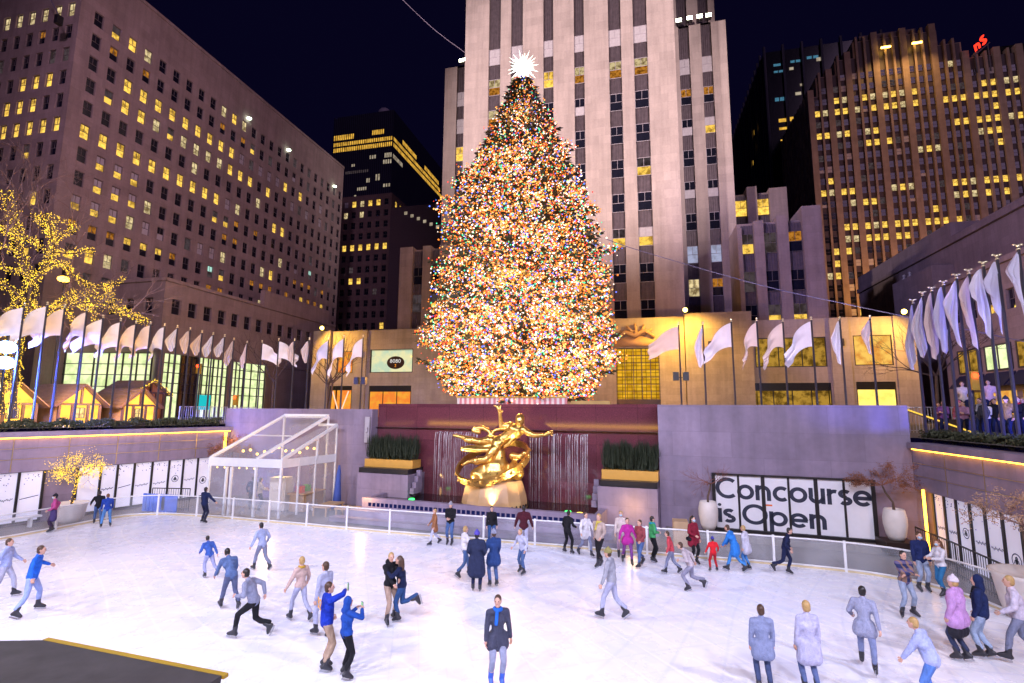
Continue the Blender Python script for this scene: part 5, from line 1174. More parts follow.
rl.sph((0,61.7,14.75),0.33,10,8); rl.tube([(-2.3,61.75,13.9),(-1.2,61.6,14.9),(0,61.65,14.4),(1.1,61.6,15.0),(2.2,61.75,14.2)],[0.18,0.3,0.34,0.28,0.16],7)
rl.build('carved_relief', plain('tinted_stone_carving', (0.42,0.27,0.16), 0.7), b, True)
# amber flood lamps on the base
m_amb = emit('amber_lens', (1.0,0.72,0.12), 16.0)
for x, z, y in ((-41.4,16.3,61.0),(5.6,16.9,60.9),(27.4,15.9,61.2)):
    m2 = MB(); m2.box(x-0.06,x+0.06,y,y+0.9,z-0.05,z+0.05); m2.box(x-0.25,x+0.25,y-0.25,y+0.2,z+0.06,z+0.32); f = m2.build('floodlight', m_dark, b)
    m2 = MB(); m2.sph((x,y-0.3,z+0.2),0.26,10,8); m2.build('lens', m_amb, f)
for x in (8.2,21.6,-36.0,-42):
    m2 = MB(); m2.box(x-0.22,x+0.22,61.1 if x > 5.5 and x < 12 or x < -40 else 61.5,61.399 if x > 5.5 and x < 12 or x < -40 else 61.749,12.7,13.5); m2.build('wall_lamp', m_dark, b)
m2 = MB(); m2.box(-43.0,-41,60,60.9,13.0,13.6); 

# ---------------- dark towers far left
t = NT('ribbed_curtain_wall'); sx = t.n('SeparateXYZ'); t.l(t.pos(), sx.inputs[0])
st = t.math('PINGPONG', t.math('ADD', sx.outputs[0], sx.outputs[1]), 0.5)
t.pbr(t.mix(t.math('GREATER_THAN', st, 0.33), (0.02,0.02,0.05,1), (0.075,0.065,0.12,1)), 0.5); m_curt = t.m
b = thing('skyscraper', 'distant dark ribbed tower with lit yellow floors and a white dome', 'building', (-120,200,PLAZA))
mb = MB(); mb.box(-136.3,-105.5,200,262,PLAZA,142.6); mb.build('wall', m_curt, b)
mb = MB(); mb.sph((-112.3,204,143.5),3.1,16,10); mb.build('dome', plain('white_dome', (0.6,0.55,0.65), 0.6), b, True)
m_ly = emit('far_lit_floor', (1.0,0.55,0.07), 1.0, var=0.6, scale=0.5); m_lw = emit('far_lit_room', (0.9,0.75,0.55), 0.5, var=0.6, scale=0.5)
def litrow(root, a, c, y, z0, z1, mat, pitch=0.95, duty=0.62):
    """a lit floor seen between narrow fins: one part"""
    m2 = MB(); n_ = max(1,int((c-a)/pitch))
    for k in range(n_):
        x = a+(k+0.2)*(c-a)/n_; m2.quad((x,y,z0),(x+duty*(c-a)/n_,y,z0),(x+duty*(c-a)/n_,y,z1),(x,y,z1))
    return m2.build('lit_floor', mat, root)
for a, c, z0, z1, mt in ((-136,-125.3,130.9,133.4,m_ly),(-116.2,-109.9,131.4,133.7,m_ly),(-136,-105.6,127.9,129.7,m_ly),(-135.9,-105.6,125.0,127.0,m_ly),(-117,-113.4,119.8,121.5,m_lw),(-109.4,-105.6,119.6,121.8,m_lw),(-110,-105.5,116.6,118.6,m_lw),
                      (-129,-117,113.6,114.9,m_gdim),(-126,-124,117,118.2,m_lw),(-118,-116,108.5,110.5,m_lw),(-113.5,-111,109,112,m_lw),(-122.5,-117.5,105,106.5,m_lw),(-109.5,-105.7,105.5,107,m_lw),(-124,-122.4,101,103,m_lw)):
    litrow(b, a, c, 199.97, z0, z1, mt)
for y0, y1, z0, z1, mt in ((201,258,128,129.8,m_ly),(201,262,125.1,127,m_ly),(210,226,131,133.2,m_ly),(236,256,131,133.2,m_ly),(201,211,119.6,121.6,m_lw),(232,240,104,106,m_lw)):
    m2 = MB(); n_ = int((y1-y0)/1.0)
    for k in range(n_): m2.quad((-105.47,y0+k,z0),(-105.47,y0+k+0.7,z0),(-105.47,y0+k+0.7,z1),(-105.47,y0+k,z1))
    m2.build('lit_floor', mt, b)
b = thing('office_tower', 'distant brown brick tower left of the pale stone tower', 'building', (-74,130,PLAZA))
mb = MB(); cx = [-82.9+2.62*k for k in range(6)]; zr = [66.0-3.35*k for k in range(13)]
facade(mb, (-87,130,PLAZA), (1,0,0), [0]+[v for x in cx for v in (x+87-0.7,x+87+0.7)]+[18.9], cuts(0,64,[z-PLAZA for z in zr],0.95), lambda i,j: i%2==1 and j%2==1, (0,-1,0), 0.3)
yr = [133+3.0*k for k in range(12)]
facade(mb, (-68.1,130,PLAZA), (0,1,0), cuts(0,40,[y-130 for y in yr],0.7), cuts(0,64,[z-PLAZA for z in zr],0.95), lambda i,j: i%2==1 and j%2==1, (1,0,0), 0.3)
mb.build('wall', m_brown, b)
ws = []
pt = ['bywyyd','wdwddd','dddddd','dddddd','yyyyyy','dddddd','dgdddd','dyyddd','ddddgd','dddddd','dddddd','dddddy','dddddd']
for r, z in enumerate(zr):
    for k, x in enumerate(cx): ws.append(W((x,130.25,z), 0, 1.4, 1.9, pt[r][k]))
    for k, y in enumerate(yr): ws.append(W((-68.35,y,z), AE, 1.4, 1.9, 'y' if r in (0,) and k < 9 else 'w' if r == 4 and k < 6 else rnd.choice('ddddddddgh')))
put_windows(b, ws)
b = thing('office_tower', 'dark sooty block with a slanting row of white lights', 'building', (-58,112,PLAZA))
mb = MB(); mb.box(-62,-46.5,118,140,PLAZA,58.5); mb.build('wall', plain('sooty_brick', (0.07,0.045,0.06), 0.8), b)
for k in range(6):
    m2 = MB(); m2.box(-58+k*1.8,-57.2+k*1.8,117.9,117.997,56.2-k*0.9,57.0-k*0.9); m2.build('window', m_lw, b)

# ---------------- right side towers
b = thing('skyscraper', 'dark glass tower with thin fins and blue lights', 'building', (50,160,PLAZA))
mb = MB(); mb.box(51.1,92,200,262,PLAZA,144.2); mb.build('wall', plain('dark_curtain', (0.010,0.010,0.02), 0.15, spec=0.7), b)
for k in range(7):
    x = 51.2+6.62*k; m2 = MB(); m2.box(x-0.38,x+0.38,199,199.995,PLAZA,146.1); m2.build('fin', m_curt, b)
for k in range(14):
    y = 204+4.6*k; m2 = MB(); m2.box(50.3,51.095,y-0.3,y+0.3,PLAZA,146); m2.build('fin', m_curt, b)
m_cy = emit('blue_office_light', (0.12,0.40,0.62), 0.5, var=0.5)
for a, c, z0, z1, mt in ((43,45.5,111.4,112.2,m_cy),(43.2,46,109.2,109.9,m_cy),(48,51,111.8,112.6,m_cy),(52.5,56,112.3,113.2,m_cy),(43,45.8,99.8,101,m_cy),(47.5,49,109.5,110.4,m_lw),(55,57,111.2,112.4,m_lw),(43.4,46.0,92.9,94,m_ly),(46.8,48,92.9,94.2,m_ly),(43.4,46,90.4,91.2,m_ly),(46.8,48,90.4,91.5,m_ly),(43.6,46,86.5,87.3,m_ly),(46.8,48,86.6,87.5,m_ly),(43.6,46.2,79.0,80.2,m_ly),(43.8,46.3,66,67.4,m_ly),(46.9,48.2,66.2,67.6,m_ly),(48.6,50.6,101,102,m_lw),(50.3,51,103.8,104.6,m_lw)):
    litrow(b, a*1.25, c*1.25, 199.98, 5.5+(z0-5.5)*1.25, 5.5+(z1-5.5)*1.25, mt, 1.75, 0.8)
for y, z in ((168,97),(171,93),(176,99),(180,90),(169,70),(174,80)):
    m2 = MB(); y, z = y*1.25, 5.5+(z-5.5)*1.25; m2.quad((51.08,y,z),(51.08,y+2,z),(51.08,y+2,z+2),(51.08,y,z+2)); m2.build('lit_floor', m_ly, b)

b = thing('office_tower', 'stepped stone tower with vertical piers and yellow windows', 'building', (80,170,PLAZA))
mb = MB(); rnd = random.Random(5)
# piers: (x, width); bays of two or three strips
xs = 55.9; bays = []; steps = [(52.5,58.2,107.0),(58.2,64.0,113.5),(64.0,69.4,118.5),(69.4,92.5,124.0),(92.5,98.5,119.0),(98.5,107.6,113.5)]
ztop = lambda x: next((s[2] for s in steps if s[0] <= x < s[1]), 113.5)
x = 55.4; win_x = []; pier = []
wide = 1.75; slim = 0.62; ww = 1.62
seq = [2,2,3,3,3,3,3,2,2]
for nb in seq:
    pier.append((x, x+wide)); x += wide
    for k in range(nb):
        win_x.append(x+ww/2); x += ww
        if k < nb-1: pier.append((x, x+slim)); x += slim
pier.append((x, x+2.2)); XR = x+2.2
for a, c in pier:
    zt = ztop((a+c)/2)+ (0.8 if c-a > 1 else 0); mb.box(a,c,169.55,171.5,PLAZA,zt)
for a, c, zt in steps: mb.box(max(a,55.5)+0.02,min(c,XR)-0.02,170.3,200,PLAZA,zt-1.2)
mb.box(74,90,176,198,120,128.5)
for k in range(12): mb.box(55.0,55.6,172.5+k*3.0,173.6+k*3.0,PLAZA,107)
mb.box(55.61,57,171.5,205,PLAZA,106); mb.build('wall', m_lime3, b)
zr = [z for z in [111.0-3.78*k for k in range(27)] if z > 12]
lit_rows = {103.4:0.5,99.7:0.75,95.9:0.95,88.3:0.35,62:0.95,58:0.75,48:0.9,73.2:0.6,69.4:0.25,65.7:0.35}
ws = []
for r, z in enumerate(zr):
    pr = [0.02,0.12,0.62,0.72,0.10,0.85,0.05,0.3,0.04,0.05,0.55,0.3,0.1,0.75,0.4,0.08,0.3,0.85,0.1,0.1][r] if r < 20 else 0.1
    prev = rnd.random() < pr
    for k, xw in enumerate(win_x):
        if z > ztop(xw)-3: continue
        on = rnd.random() < pr*1.0 if rnd.random() < 0.45 else prev
        prev = on
        st = ('y' if rnd.random() < 0.7 else 'w') if on else rnd.choice('dddddddddggbv')
        ws.append(W((xw,170.1,z), 0, ww-0.06, 2.1, st, False, m_spand, 0.5))
put_windows(b, ws, 100, far_label='the many other windows of the same tower')
m_dsp = plain('dark_spandrel', (0.05,0.035,0.04), 0.5)
for k, xw in enumerate(win_x):
    m2 = MB(); m2.box(xw-ww/2+0.01,xw+ww/2-0.01,170.2,170.29,PLAZA,ztop(xw)-1.5); m2.build('spandrel_strip', m_dsp, b)
for x_ in (77.9,86.3):
    m2 = MB(); m2.box(x_-1.3,x_+1.3,168.4,168.8,118.2,118.7); m2.build('lamp', emit('sodium_lamp', (1.0,0.55,0.08), 14.0), b)
mbl = MB()
O3 = Vector((100.6,168.2,112.6)); 
bs = thing('sky_sign', 'red glowing rooftop letters on the piered tower', 'sign', O3)
m2 = MB(); m2.bar(O3+Vector((0.2,1.2,-0.5)),O3+Vector((4.6,1.2,3.2)),0.3); m2.bar(O3+Vector((0.6,1.2,-6)),O3+Vector((0.6,1.2,0)),0.25); m2.bar(O3+Vector((4.0,1.2,-6)),O3+Vector((4.0,1.2,2.5)),0.25); m2.build('sign_frame', m_dark, bs)
lt = lettering('nS', O3, Vector((0.78,0,0.62)).normalized(), (-0.12,0,0.99), 2.1, 4.4, 0.34, (0,-1,0), 0.02); lt.build('lettering', emit('red_neon', (1.0,0.035,0.015), 2.2), bs)
b = thing('skyscraper', 'black tower cut by the right edge of the view with a few lit floors', 'building', (135,185,PLAZA))
mb = MB(); mb.box(113,160,185,230,PLAZA,124); mb.build('wall', plain('soot_black', (0.006,0.005,0.008), 0.9), b)
for a, c, z0, z1, mt in ((116,119.2,104.6,106.6,m_ly),(119,122,99.4,100.4,m_lw),(119.5,124,116.6,118.4,m_gdim),(118,123,108,108.8,m_gdim),(117.5,119.5,70.5,72.8,m_ly),(119,122,75,76,m_gdim),(118,121,88,89,m_gdim)): litrow(b, a, c, 184.97, z0, z1, mt, 1.6, 0.85)

# long dark wall of the building on the right, and the brown block in front of it
b = thing('stone_block', 'dark windowless stone block in deep shade, right side above the flags', 'building', (40,80,PLAZA))
mb = MB(); mb.box(40,60,75.4,104,PLAZA,30.2); mb.box(40,62,58,75.38,PLAZA,28.3); mb.box(37.5,39.98,75.5,86,PLAZA,24.6); mb.box(39.6,39.99,58,104,27.2,27.9)
mb.build('wall', m_lime3, b)
for y in (84.5,86.2): m2 = MB(); m2.lathe([(0.0,0),(0.34,0),(0.26,0.5),(0.30,0.85),(0.12,1.02),(0.2,1.2),(0.19,1.4),(0.0,1.52)],(39.2,y,24.603),10,cap=False); m2.build('statue', plain('pale_stone_figure', (0.5,0.48,0.4), 0.7), b, True)
b = thing('corner_block', 'brown stone block with lit shop fronts behind the right row of flagpoles', 'building', (32,55,PLAZA))
mb = MB(); cy_ = [40+2.6*k for k in range(9)]
facade(mb, (32,63.5,PLAZA), (0,-1,0), [0]+[v for y in reversed(cy_) for v in (63.5-y-0.55,63.5-y+0.55)]+[40], [0,3.2,4.1,7.6,10.2,12.0,14.7], lambda i,j: (i%2==1 and j in (4,)), (-1,0,0), 0.3)
mb.quad((32,63.5,PLAZA),(40,63.5,PLAZA),(40,63.5,19.2),(32,63.5,19.2)); mb.quad((32,63.5,19.2),(40,63.5,19.2),(40,23.5,19.2),(32,23.5,19.2)); mb.box(31.75,31.997,23.5,63.6,18.9,19.4)
mb.build('wall', m_lime3, b)
put_windows(b, [W((32.28,y,PLAZA+11.1), AW, 1.1, 1.8, 'd' if k%3 else 'h', True) for k, y in enumerate(cy_)])
for k in range(5):
    y0 = 41+k*4.2; y1 = y0+3.5
    m2 = MB(); m2.quad((31.98,y1,9.6),(31.98,y0,9.6),(31.98,y0,11.7),(31.98,y1,11.7)); p = m2.build('shop_window', [m_sa,MC['warm_shop_window'],m_sa,m_shop,m_sa][k], b)
    m2 = MB()
    for y in (y0,(y0+y1)/2,y1): m2.box(31.9,31.975,y-0.06,y+0.06,9.5,11.8)
    m2.box(31.9,31.974,y0,y1,9.45,9.6); m2.box(31.9,31.974,y0,y1,11.7,11.85); m2.build('frame', m_dark, p)
    m2 = MB(); m2.prism([(31.99,y0-0.2,9.3),(31.99,y0-0.2,8.1),(30.9,y0-0.2,8.0)], (0,y1-y0+0.4,0)); m2.build('awning', plain('navy_awning', (0.012,0.015,0.06), 0.7), b)
    m2 = MB(); m2.quad((31.985,y1,PLAZA),(31.985,y0,PLAZA),(31.985,y0,7.6),(31.985,y1,7.6)); m2.build('shop_window', [m_sa,m_sy,m_sa,MC['warm_shop_window'],m_sa][k], b)
# ================================================================== the big lit tree
m_fir = plain('fir_needles', (0.055,0.062,0.030), 0.65, 0, 0.45, 2.5)
m_bark = plain('bark', (0.10,0.065,0.045), 0.9, 0, 0.3, 8)
BULB = [emit('bulb_amber', (1.0,0.25,0.03), 2.0), emit('bulb_white', (1.0,0.82,0.70), 3.0), emit('bulb_red', (1.0,0.06,0.04), 1.8), emit('bulb_green', (0.08,0.85,0.40), 1.7), emit('bulb_blue', (0.12,0.20,1.0), 2.3), emit('bulb_gold', (1.0,0.46,0.12), 2.5)]
TX, TY = -7.86, 35.1
PROF = [(6.2,2.6),(6.8,4.2),(7.7,5.7),(8.7,6.3),(9.8,6.5),(11.6,6.45),(13.4,6.3),(15.2,6.1),(17.1,5.9),(19,5.5),(20.9,4.95),(22.9,4.1),(24.8,3.2),(27.2,2.0),(28.9,1.25),(30.1,0.65),(30.9,0.2)]
def prof(z):
    for (a, ra), (b, rb) in zip(PROF, PROF[1:]):
        if a <= z <= b: return lerp(ra, rb, (z-a)/(b-a))
    return 0.2
rnd = random.Random(99)
tr = thing('christmas_tree', 'huge spruce covered in thousands of coloured lights behind the gold statue', 'tree', (TX,TY,PLAZA))
mb = MB(); mb.tube([(TX,TY,PLAZA),(TX,TY,8),(TX,TY,18),(TX,TY,30.6)], [0.55,0.5,0.3,0.05], 12); mb.build('trunk', m_bark, tr, True)
fo = MB(); br = MB(); li = MB(); near = []
def spray(p, d, L, w):
    """one flat twig of needles: a small lozenge, drooping"""
    s_ = d.cross(Vector((0,0,1))); s_ = s_.normalized() if s_.length > 1e-3 else Vector((1,0,0))
    a = rnd.uniform(0,2*PI); s_ = (s_*math.cos(a)+d.cross(s_)*math.sin(a)).normalized()
    fo.add([p, p+d*L*0.45+s_*w, p+d*L, p+d*L*0.45-s_*w], ((0,1,2,3),))
z = 6.3; nb = 0
while z < 30.5:
    rr_ = prof(z); k = max(4, int(5+rr_*2.7)); ph = rnd.uniform(0,2*PI)
    for i in range(k):
        az = ph+2*PI*(i+rnd.uniform(-0.35,0.35))/k; zz = z+rnd.uniform(-0.25,0.25); L = prof(zz)*rnd.uniform(0.74,1.04)*(1.14 if rnd.random() < 0.12 else 1.0)
        if math.sin(az) > 0.75 and rnd.random() < 0.4: continue           # fewer on the far side
        d = Vector((math.cos(az),math.sin(az),0)); droop = rnd.uniform(0.10,0.28)*L*0.6
        pts = []
        for q in range(6):
            t = q/5; pts.append(Vector((TX,TY,zz+0.35*L*0.3*(1-t)))+d*L*t+Vector((0,0,-droop*math.sin(t*PI*0.62)+0.12*L*max(0,t-0.75)*2)))
        br.tube(pts, [0.05*max(0.4,L/6)*(1-0.8*q/5) for q in range(6)], 4, cap=False)
        ns = int(10+L*9)
        for q in range(ns):
            t = 0.22+0.8*(q/ns)**0.8; t = min(t,0.999); f = t*5; i0 = int(f); p = pts[i0].lerp(pts[min(i0+1,5)], f-i0)
            wd = 0.18+0.55*math.sin(min(1,(1-t)*1.5)*PI*0.5)*min(1,L/3)
            lat = d.cross(Vector((0,0,1)))*rnd.uniform(-1,1)*wd
            e = (d*rnd.uniform(0.4,1.0)+lat.normalized()*rnd.uniform(0.2,0.9)+Vector((0,0,rnd.uniform(-0.7,0.35)))).normalized()
            spray(p+lat*0.6, e, rnd.uniform(0.28,0.62), rnd.uniform(0.06,0.13))
        # lights wound along the bough
        nl = int((26+L*15*(1.35 if zz < 14 else 1.0))*rnd.choice((0.35,0.7,1.0,1.25,1.6)))
        for q in range(nl):
            t = 1-(rnd.random()**1.6)*0.75; f = t*4.999; i0 = int(f); p = pts[i0].lerp(pts[i0+1], f-i0)
            p = p+Vector((rnd.gauss(0,0.26),rnd.gauss(0,0.26),rnd.gauss(0,0.2)))
            u = rnd.random(); lowz = max(0,(16-zz)/10)
            ci = 0 if u < 0.37 else 5 if u < 0.55+0.06*lowz else 1 if u < 0.70+0.03*lowz else 2 if u < 0.83 else 3 if u < 0.915 else 4
            r_ = rnd.choice((0.04,0.05,0.06,0.072))*(0.8 if zz > 26 else 1)
            near.append((p, r_, ci))
    z += 0.36+0.014*(z-6)
# short inner sprays so the trunk does not show as a bare pole
for _ in range(9000):
    z = rnd.uniform(6.6,30.4); rr_ = prof(z)*rnd.uniform(0.15,0.9); az = rnd.uniform(0,2*PI)
    p = Vector((TX+rr_*math.cos(az),TY+rr_*math.sin(az),z)); spray(p, Vector((math.cos(az),math.sin(az),rnd.uniform(-0.7,0.1))).normalized(), rnd.uniform(0.3,0.7), rnd.uniform(0.06,0.13))
br.build('boughs', m_bark, tr)
fo.build('crown', m_fir, tr)
near.sort(key=lambda q: (q[0]-CAMP).length-q[1]*60)
for p, r_, ci in near[:90]:
    k = ('bulb',ci)
    if k not in WM: t_ = MB(); t_.sph((0,0,0),0.062,6,5); WM[k] = t_.mesh('bulb', BULB[ci])
    link('light_bulb', WM[k], tr, Matrix.Translation(p))
for p, r_, ci in near[90:]: li.octa(p, r_, ci)
o = li.build('string_lights', BULB, tr); o['kind'] = 'stuff'; o['label'] = 'thousands of tiny coloured bulbs'
# crystal star
sm = MB(); c = Vector((TX+0.03,TY-0.1,31.45)); sm.sph(c, 0.3, 12, 8)
for i in range(110):
    zc_ = 1-2*(i+0.5)/110; a = i*2.39996; r_ = math.sqrt(1-zc_*zc_); d = Vector((r_*math.cos(a),r_*math.sin(a),zc_)); L = (1.25,0.7,0.95)[i%3]
    x = d.orthogonal().normalized()*0.055; y = d.cross(x)
    sm.add([c+d*0.25+x, c+d*0.25+y, c+d*0.25-x, c+d*0.25-y, c+d*L], ((0,1,4),(1,2,4),(2,3,4),(3,0,4)))
sm.build('star', emit('star_crystal', (1.0,1.0,0.86), 6.0), tr)
# striped surround at the foot
sb = thing('striped_barrier', 'low candy striped barrier glowing at the foot of the great tree', 'barrier', (-7.8,31.5,PLAZA))
for m_, ph, nm in ((plain('barrier_white', (0.75,0.68,0.66), 0.5),0,'white_stripe'),(plain('barrier_pink', (0.62,0.22,0.25), 0.5),1,'pink_stripe')):
    q = MB()
    for k in range(ph,44,2): x = -11.3+k*0.162; q.box(x,x+0.16,31.5,31.58,PLAZA,6.32)
    q.build(nm, m_, sb)
q = MB(); q.box(-11.3,-4.15,31.46,31.62,6.323,6.42); q.build('rail', plain('barrier_gold', (0.6,0.4,0.1), 0.4, 0.5), sb)
tb = MB(); tb.box(-4.0,-1.6,31.9,32.4,PLAZA,6.15); tag(tb.build('crate', plain('ochre_crate', (0.5,0.33,0.10), 0.6)), 'long ochre box beside the striped barrier under the tree', 'box')

# ================================================================== bare trees with wound lights
m_twig = plain('bare_twigs', (0.22,0.13,0.12), 0.8, 0, 0.3, 6)
m_fairy = emit('fairy_light', (1.0,0.62,0.05), 3.2)
def grow(mb, p, d, L, r, depth, rnd, spread=0.6, tips=None, up=0.25):
    """recursive twigs"""
    q = p; dd = d.copy(); pts = [p.copy()]
    for k in range(3):
        dd = (dd+Vector((rnd.gauss(0,0.16),rnd.gauss(0,0.16),rnd.gauss(0,0.12)+up*0.12))).normalized(); q = q+dd*L/3; pts.append(q.copy())
    mb.tube(pts, [r,r*0.85,r*0.7,r*0.5], 4 if r < 0.03 else 6, cap=False)
    if tips is not None: tips.append((pts, depth))
    if depth > 0:
        for k in range(rnd.choice((2,3,3))):
            a = Vector((rnd.gauss(0,1),rnd.gauss(0,1),rnd.gauss(0,0.7)+up)).normalized(); nd = (dd+a*spread).normalized()
            grow(mb, pts[rnd.choice((2,3,3))], nd, L*rnd.uniform(0.6,0.85), r*0.55, depth-1, rnd, spread, tips, up)
# limbs of the great lit tree at the left edge, as (x, height) along its own plane, with depth wander
lt = thing('lit_bare_tree', 'leafless tree with every limb wound in yellow lights', 'tree', (-33.3,18.2,PLAZA))
LIMBS = [
  ([(-32.46,20.60,4.94),(-32.51,20.34,8.68),(-32.45,20.64,10.77),(-32.46,20.58,11.55),(-32.45,20.62,12.18)],0.34),
  ([(-32.55,20.15,5.11),(-32.64,19.75,8.78),(-32.59,19.97,10.70),(-32.54,20.24,11.42),(-32.64,19.73,11.86),(-32.78,19.11,12.15)],0.24),
  ([(-32.45,20.62,12.18),(-32.95,20.44,13.41),(-33.31,20.42,14.12),(-33.09,20.00,14.66),(-32.70,19.85,15.06),(-32.37,19.25,15.58),(-32.09,18.90,16.09),(-31.98,18.59,16.83)],0.22),
  ([(-32.64,19.73,14.54),(-32.52,19.22,14.83),(-32.13,18.48,14.83)],0.10),
  ([(-32.64,19.75,13.87),(-32.53,19.18,13.96),(-32.82,18.81,14.13)],0.10),
  ([(-32.45,20.62,12.18),(-32.77,21.31,13.47),(-33.02,21.74,14.15),(-32.73,21.66,14.73),(-32.39,21.21,15.19),(-32.01,20.87,15.64),(-31.78,20.32,16.23)],0.22),
  ([(-32.34,21.18,15.18),(-32.26,20.46,15.85),(-31.83,19.84,15.99)],0.08),
  ([(-32.30,21.34,14.87),(-32.03,21.56,15.46),(-32.11,22.20,16.02),(-32.53,22.30,16.38),(-32.93,22.02,16.56),(-33.14,21.73,16.53)],0.09),
  ([(-32.30,21.35,14.34),(-32.51,22.55,14.63),(-32.70,23.24,15.05),(-32.30,23.59,15.16)],0.10),
  ([(-32.32,21.28,13.97),(-32.25,20.46,14.58),(-31.83,19.81,14.56),(-31.82,19.30,14.55)],0.09),
  ([(-32.35,21.11,13.57),(-32.03,21.60,13.75),(-32.14,22.16,13.73),(-32.50,22.51,13.49)],0.09),
  ([(-32.45,20.63,11.11),(-32.73,21.51,10.85),(-32.85,22.50,11.66),(-32.49,22.66,12.13),(-31.94,23.16,12.30),(-31.39,23.70,12.21),(-30.94,24.19,11.93),(-30.64,24.86,11.32),(-30.53,25.66,11.17),(-30.72,26.06,10.90)],0.17),
  ([(-32.39,20.90,10.93),(-32.09,21.17,10.75),(-31.42,21.68,11.16),(-31.09,22.69,11.62),(-31.00,23.66,11.48),(-31.12,24.57,11.48),(-31.35,25.51,11.34)],0.12),
  ([(-31.92,23.15,12.03),(-31.62,23.57,10.94),(-31.84,23.60,10.65)],0.07),
  ([(-32.15,22.06,11.45),(-32.43,22.88,10.75),(-32.65,23.39,10.64)],0.07),
  ([(-32.22,21.74,11.38),(-31.93,21.88,10.70),(-31.53,21.15,10.16)],0.07),
  ([(-32.36,21.05,13.38),(-32.01,21.74,13.79),(-32.15,22.26,13.42),(-32.41,23.08,13.11),(-32.57,23.83,12.96),(-32.52,24.63,13.15),(-32.30,25.19,13.54),(-31.96,25.37,13.90)],0.12),
  ([(-31.73,24.04,12.91),(-32.06,24.63,12.74),(-32.30,24.98,12.51)],0.06),
  ([(-32.45,20.66,10.78),(-32.27,20.27,10.31),(-31.84,19.67,9.97),(-31.83,19.24,9.74)],0.10),
  ([(-32.44,20.68,12.25),(-32.40,19.97,12.80),(-32.72,19.62,12.83),(-33.22,19.34,13.22)],0.10),
  ([(-32.35,21.12,10.92),(-32.75,21.37,10.29),(-33.09,21.24,9.83)],0.07),
  ([(-32.06,22.48,11.95),(-31.76,22.65,11.43),(-31.12,22.98,11.29)],0.06),
]
rnd = random.Random(31); tk = MB(); lm = MB(); tw = MB(); ls = MB()
def wind(pts, r0, n_, mbl, spread=1.35, rb=0.03):
    """fairy lights wound round a limb"""
    seg = [(a, b, (b-a).length) for a, b in zip(pts, pts[1:])]; T = sum(s[2] for s in seg)
    for k in range(n_):
        t = rnd.random()*T; i = 0
        while t > seg[i][2] and i < len(seg)-1: t -= seg[i][2]; i += 1
        a, b, L = seg[i]; p = a.lerp(b, t/L); d = (b-a)/L; x = d.orthogonal().normalized(); an = rnd.uniform(0,2*PI)
        p = p+(x*math.cos(an)+d.cross(x)*math.sin(an))*(r0*spread+0.03+abs(rnd.gauss(0,0.09)))
        mbl.octa(p, rb*rnd.choice((0.8,1.0,1.25)))
for i, (pl, r) in enumerate(LIMBS):
    pts = spline(pl, 0.25); n_ = len(pts)
    (tk if i < 2 else lm).tube(pts, [lerp(r, r*0.35, k/(n_-1))*0.5 for k in range(n_)], 8, cap=False)
    T = n_*0.25; wind(pts, r*0.45, int(T*52*(1.5 if r > 0.15 else 1.0)), ls, 1.3, 0.021)
    if i >= 2:
        for k in range(3, n_, 3):
            d = (pts[k]-pts[k-1]).normalized(); a = Vector((rnd.gauss(0,1),rnd.gauss(0,1),rnd.gauss(0.5,0.8))).normalized()
            grow(tw, pts[k], (d+a*0.9).normalized(), rnd.uniform(0.6,1.1), 0.028, 3, rnd, 0.7)
for k in range(14):                       # the fine crown of twigs beyond the lights
    p = Vector(rnd.choice([q for pl in LIMBS[2:12] for q in pl[0][-3:]])); grow(tw, p, Vector((rnd.gauss(0.3,0.7),rnd.gauss(0,0.5),1)).normalized(), rnd.uniform(1.2,2.0), 0.04, 4, rnd, 0.6)
tk.build('trunk', m_bark, lt, True); lm.build('limbs', m_bark, lt, True); tw.build('twigs', m_twig, lt)
o = ls.build('string_lights', m_fairy, lt); o['kind'] = 'stuff'; o['label'] = 'hundreds of small yellow bulbs wound round the limbs'

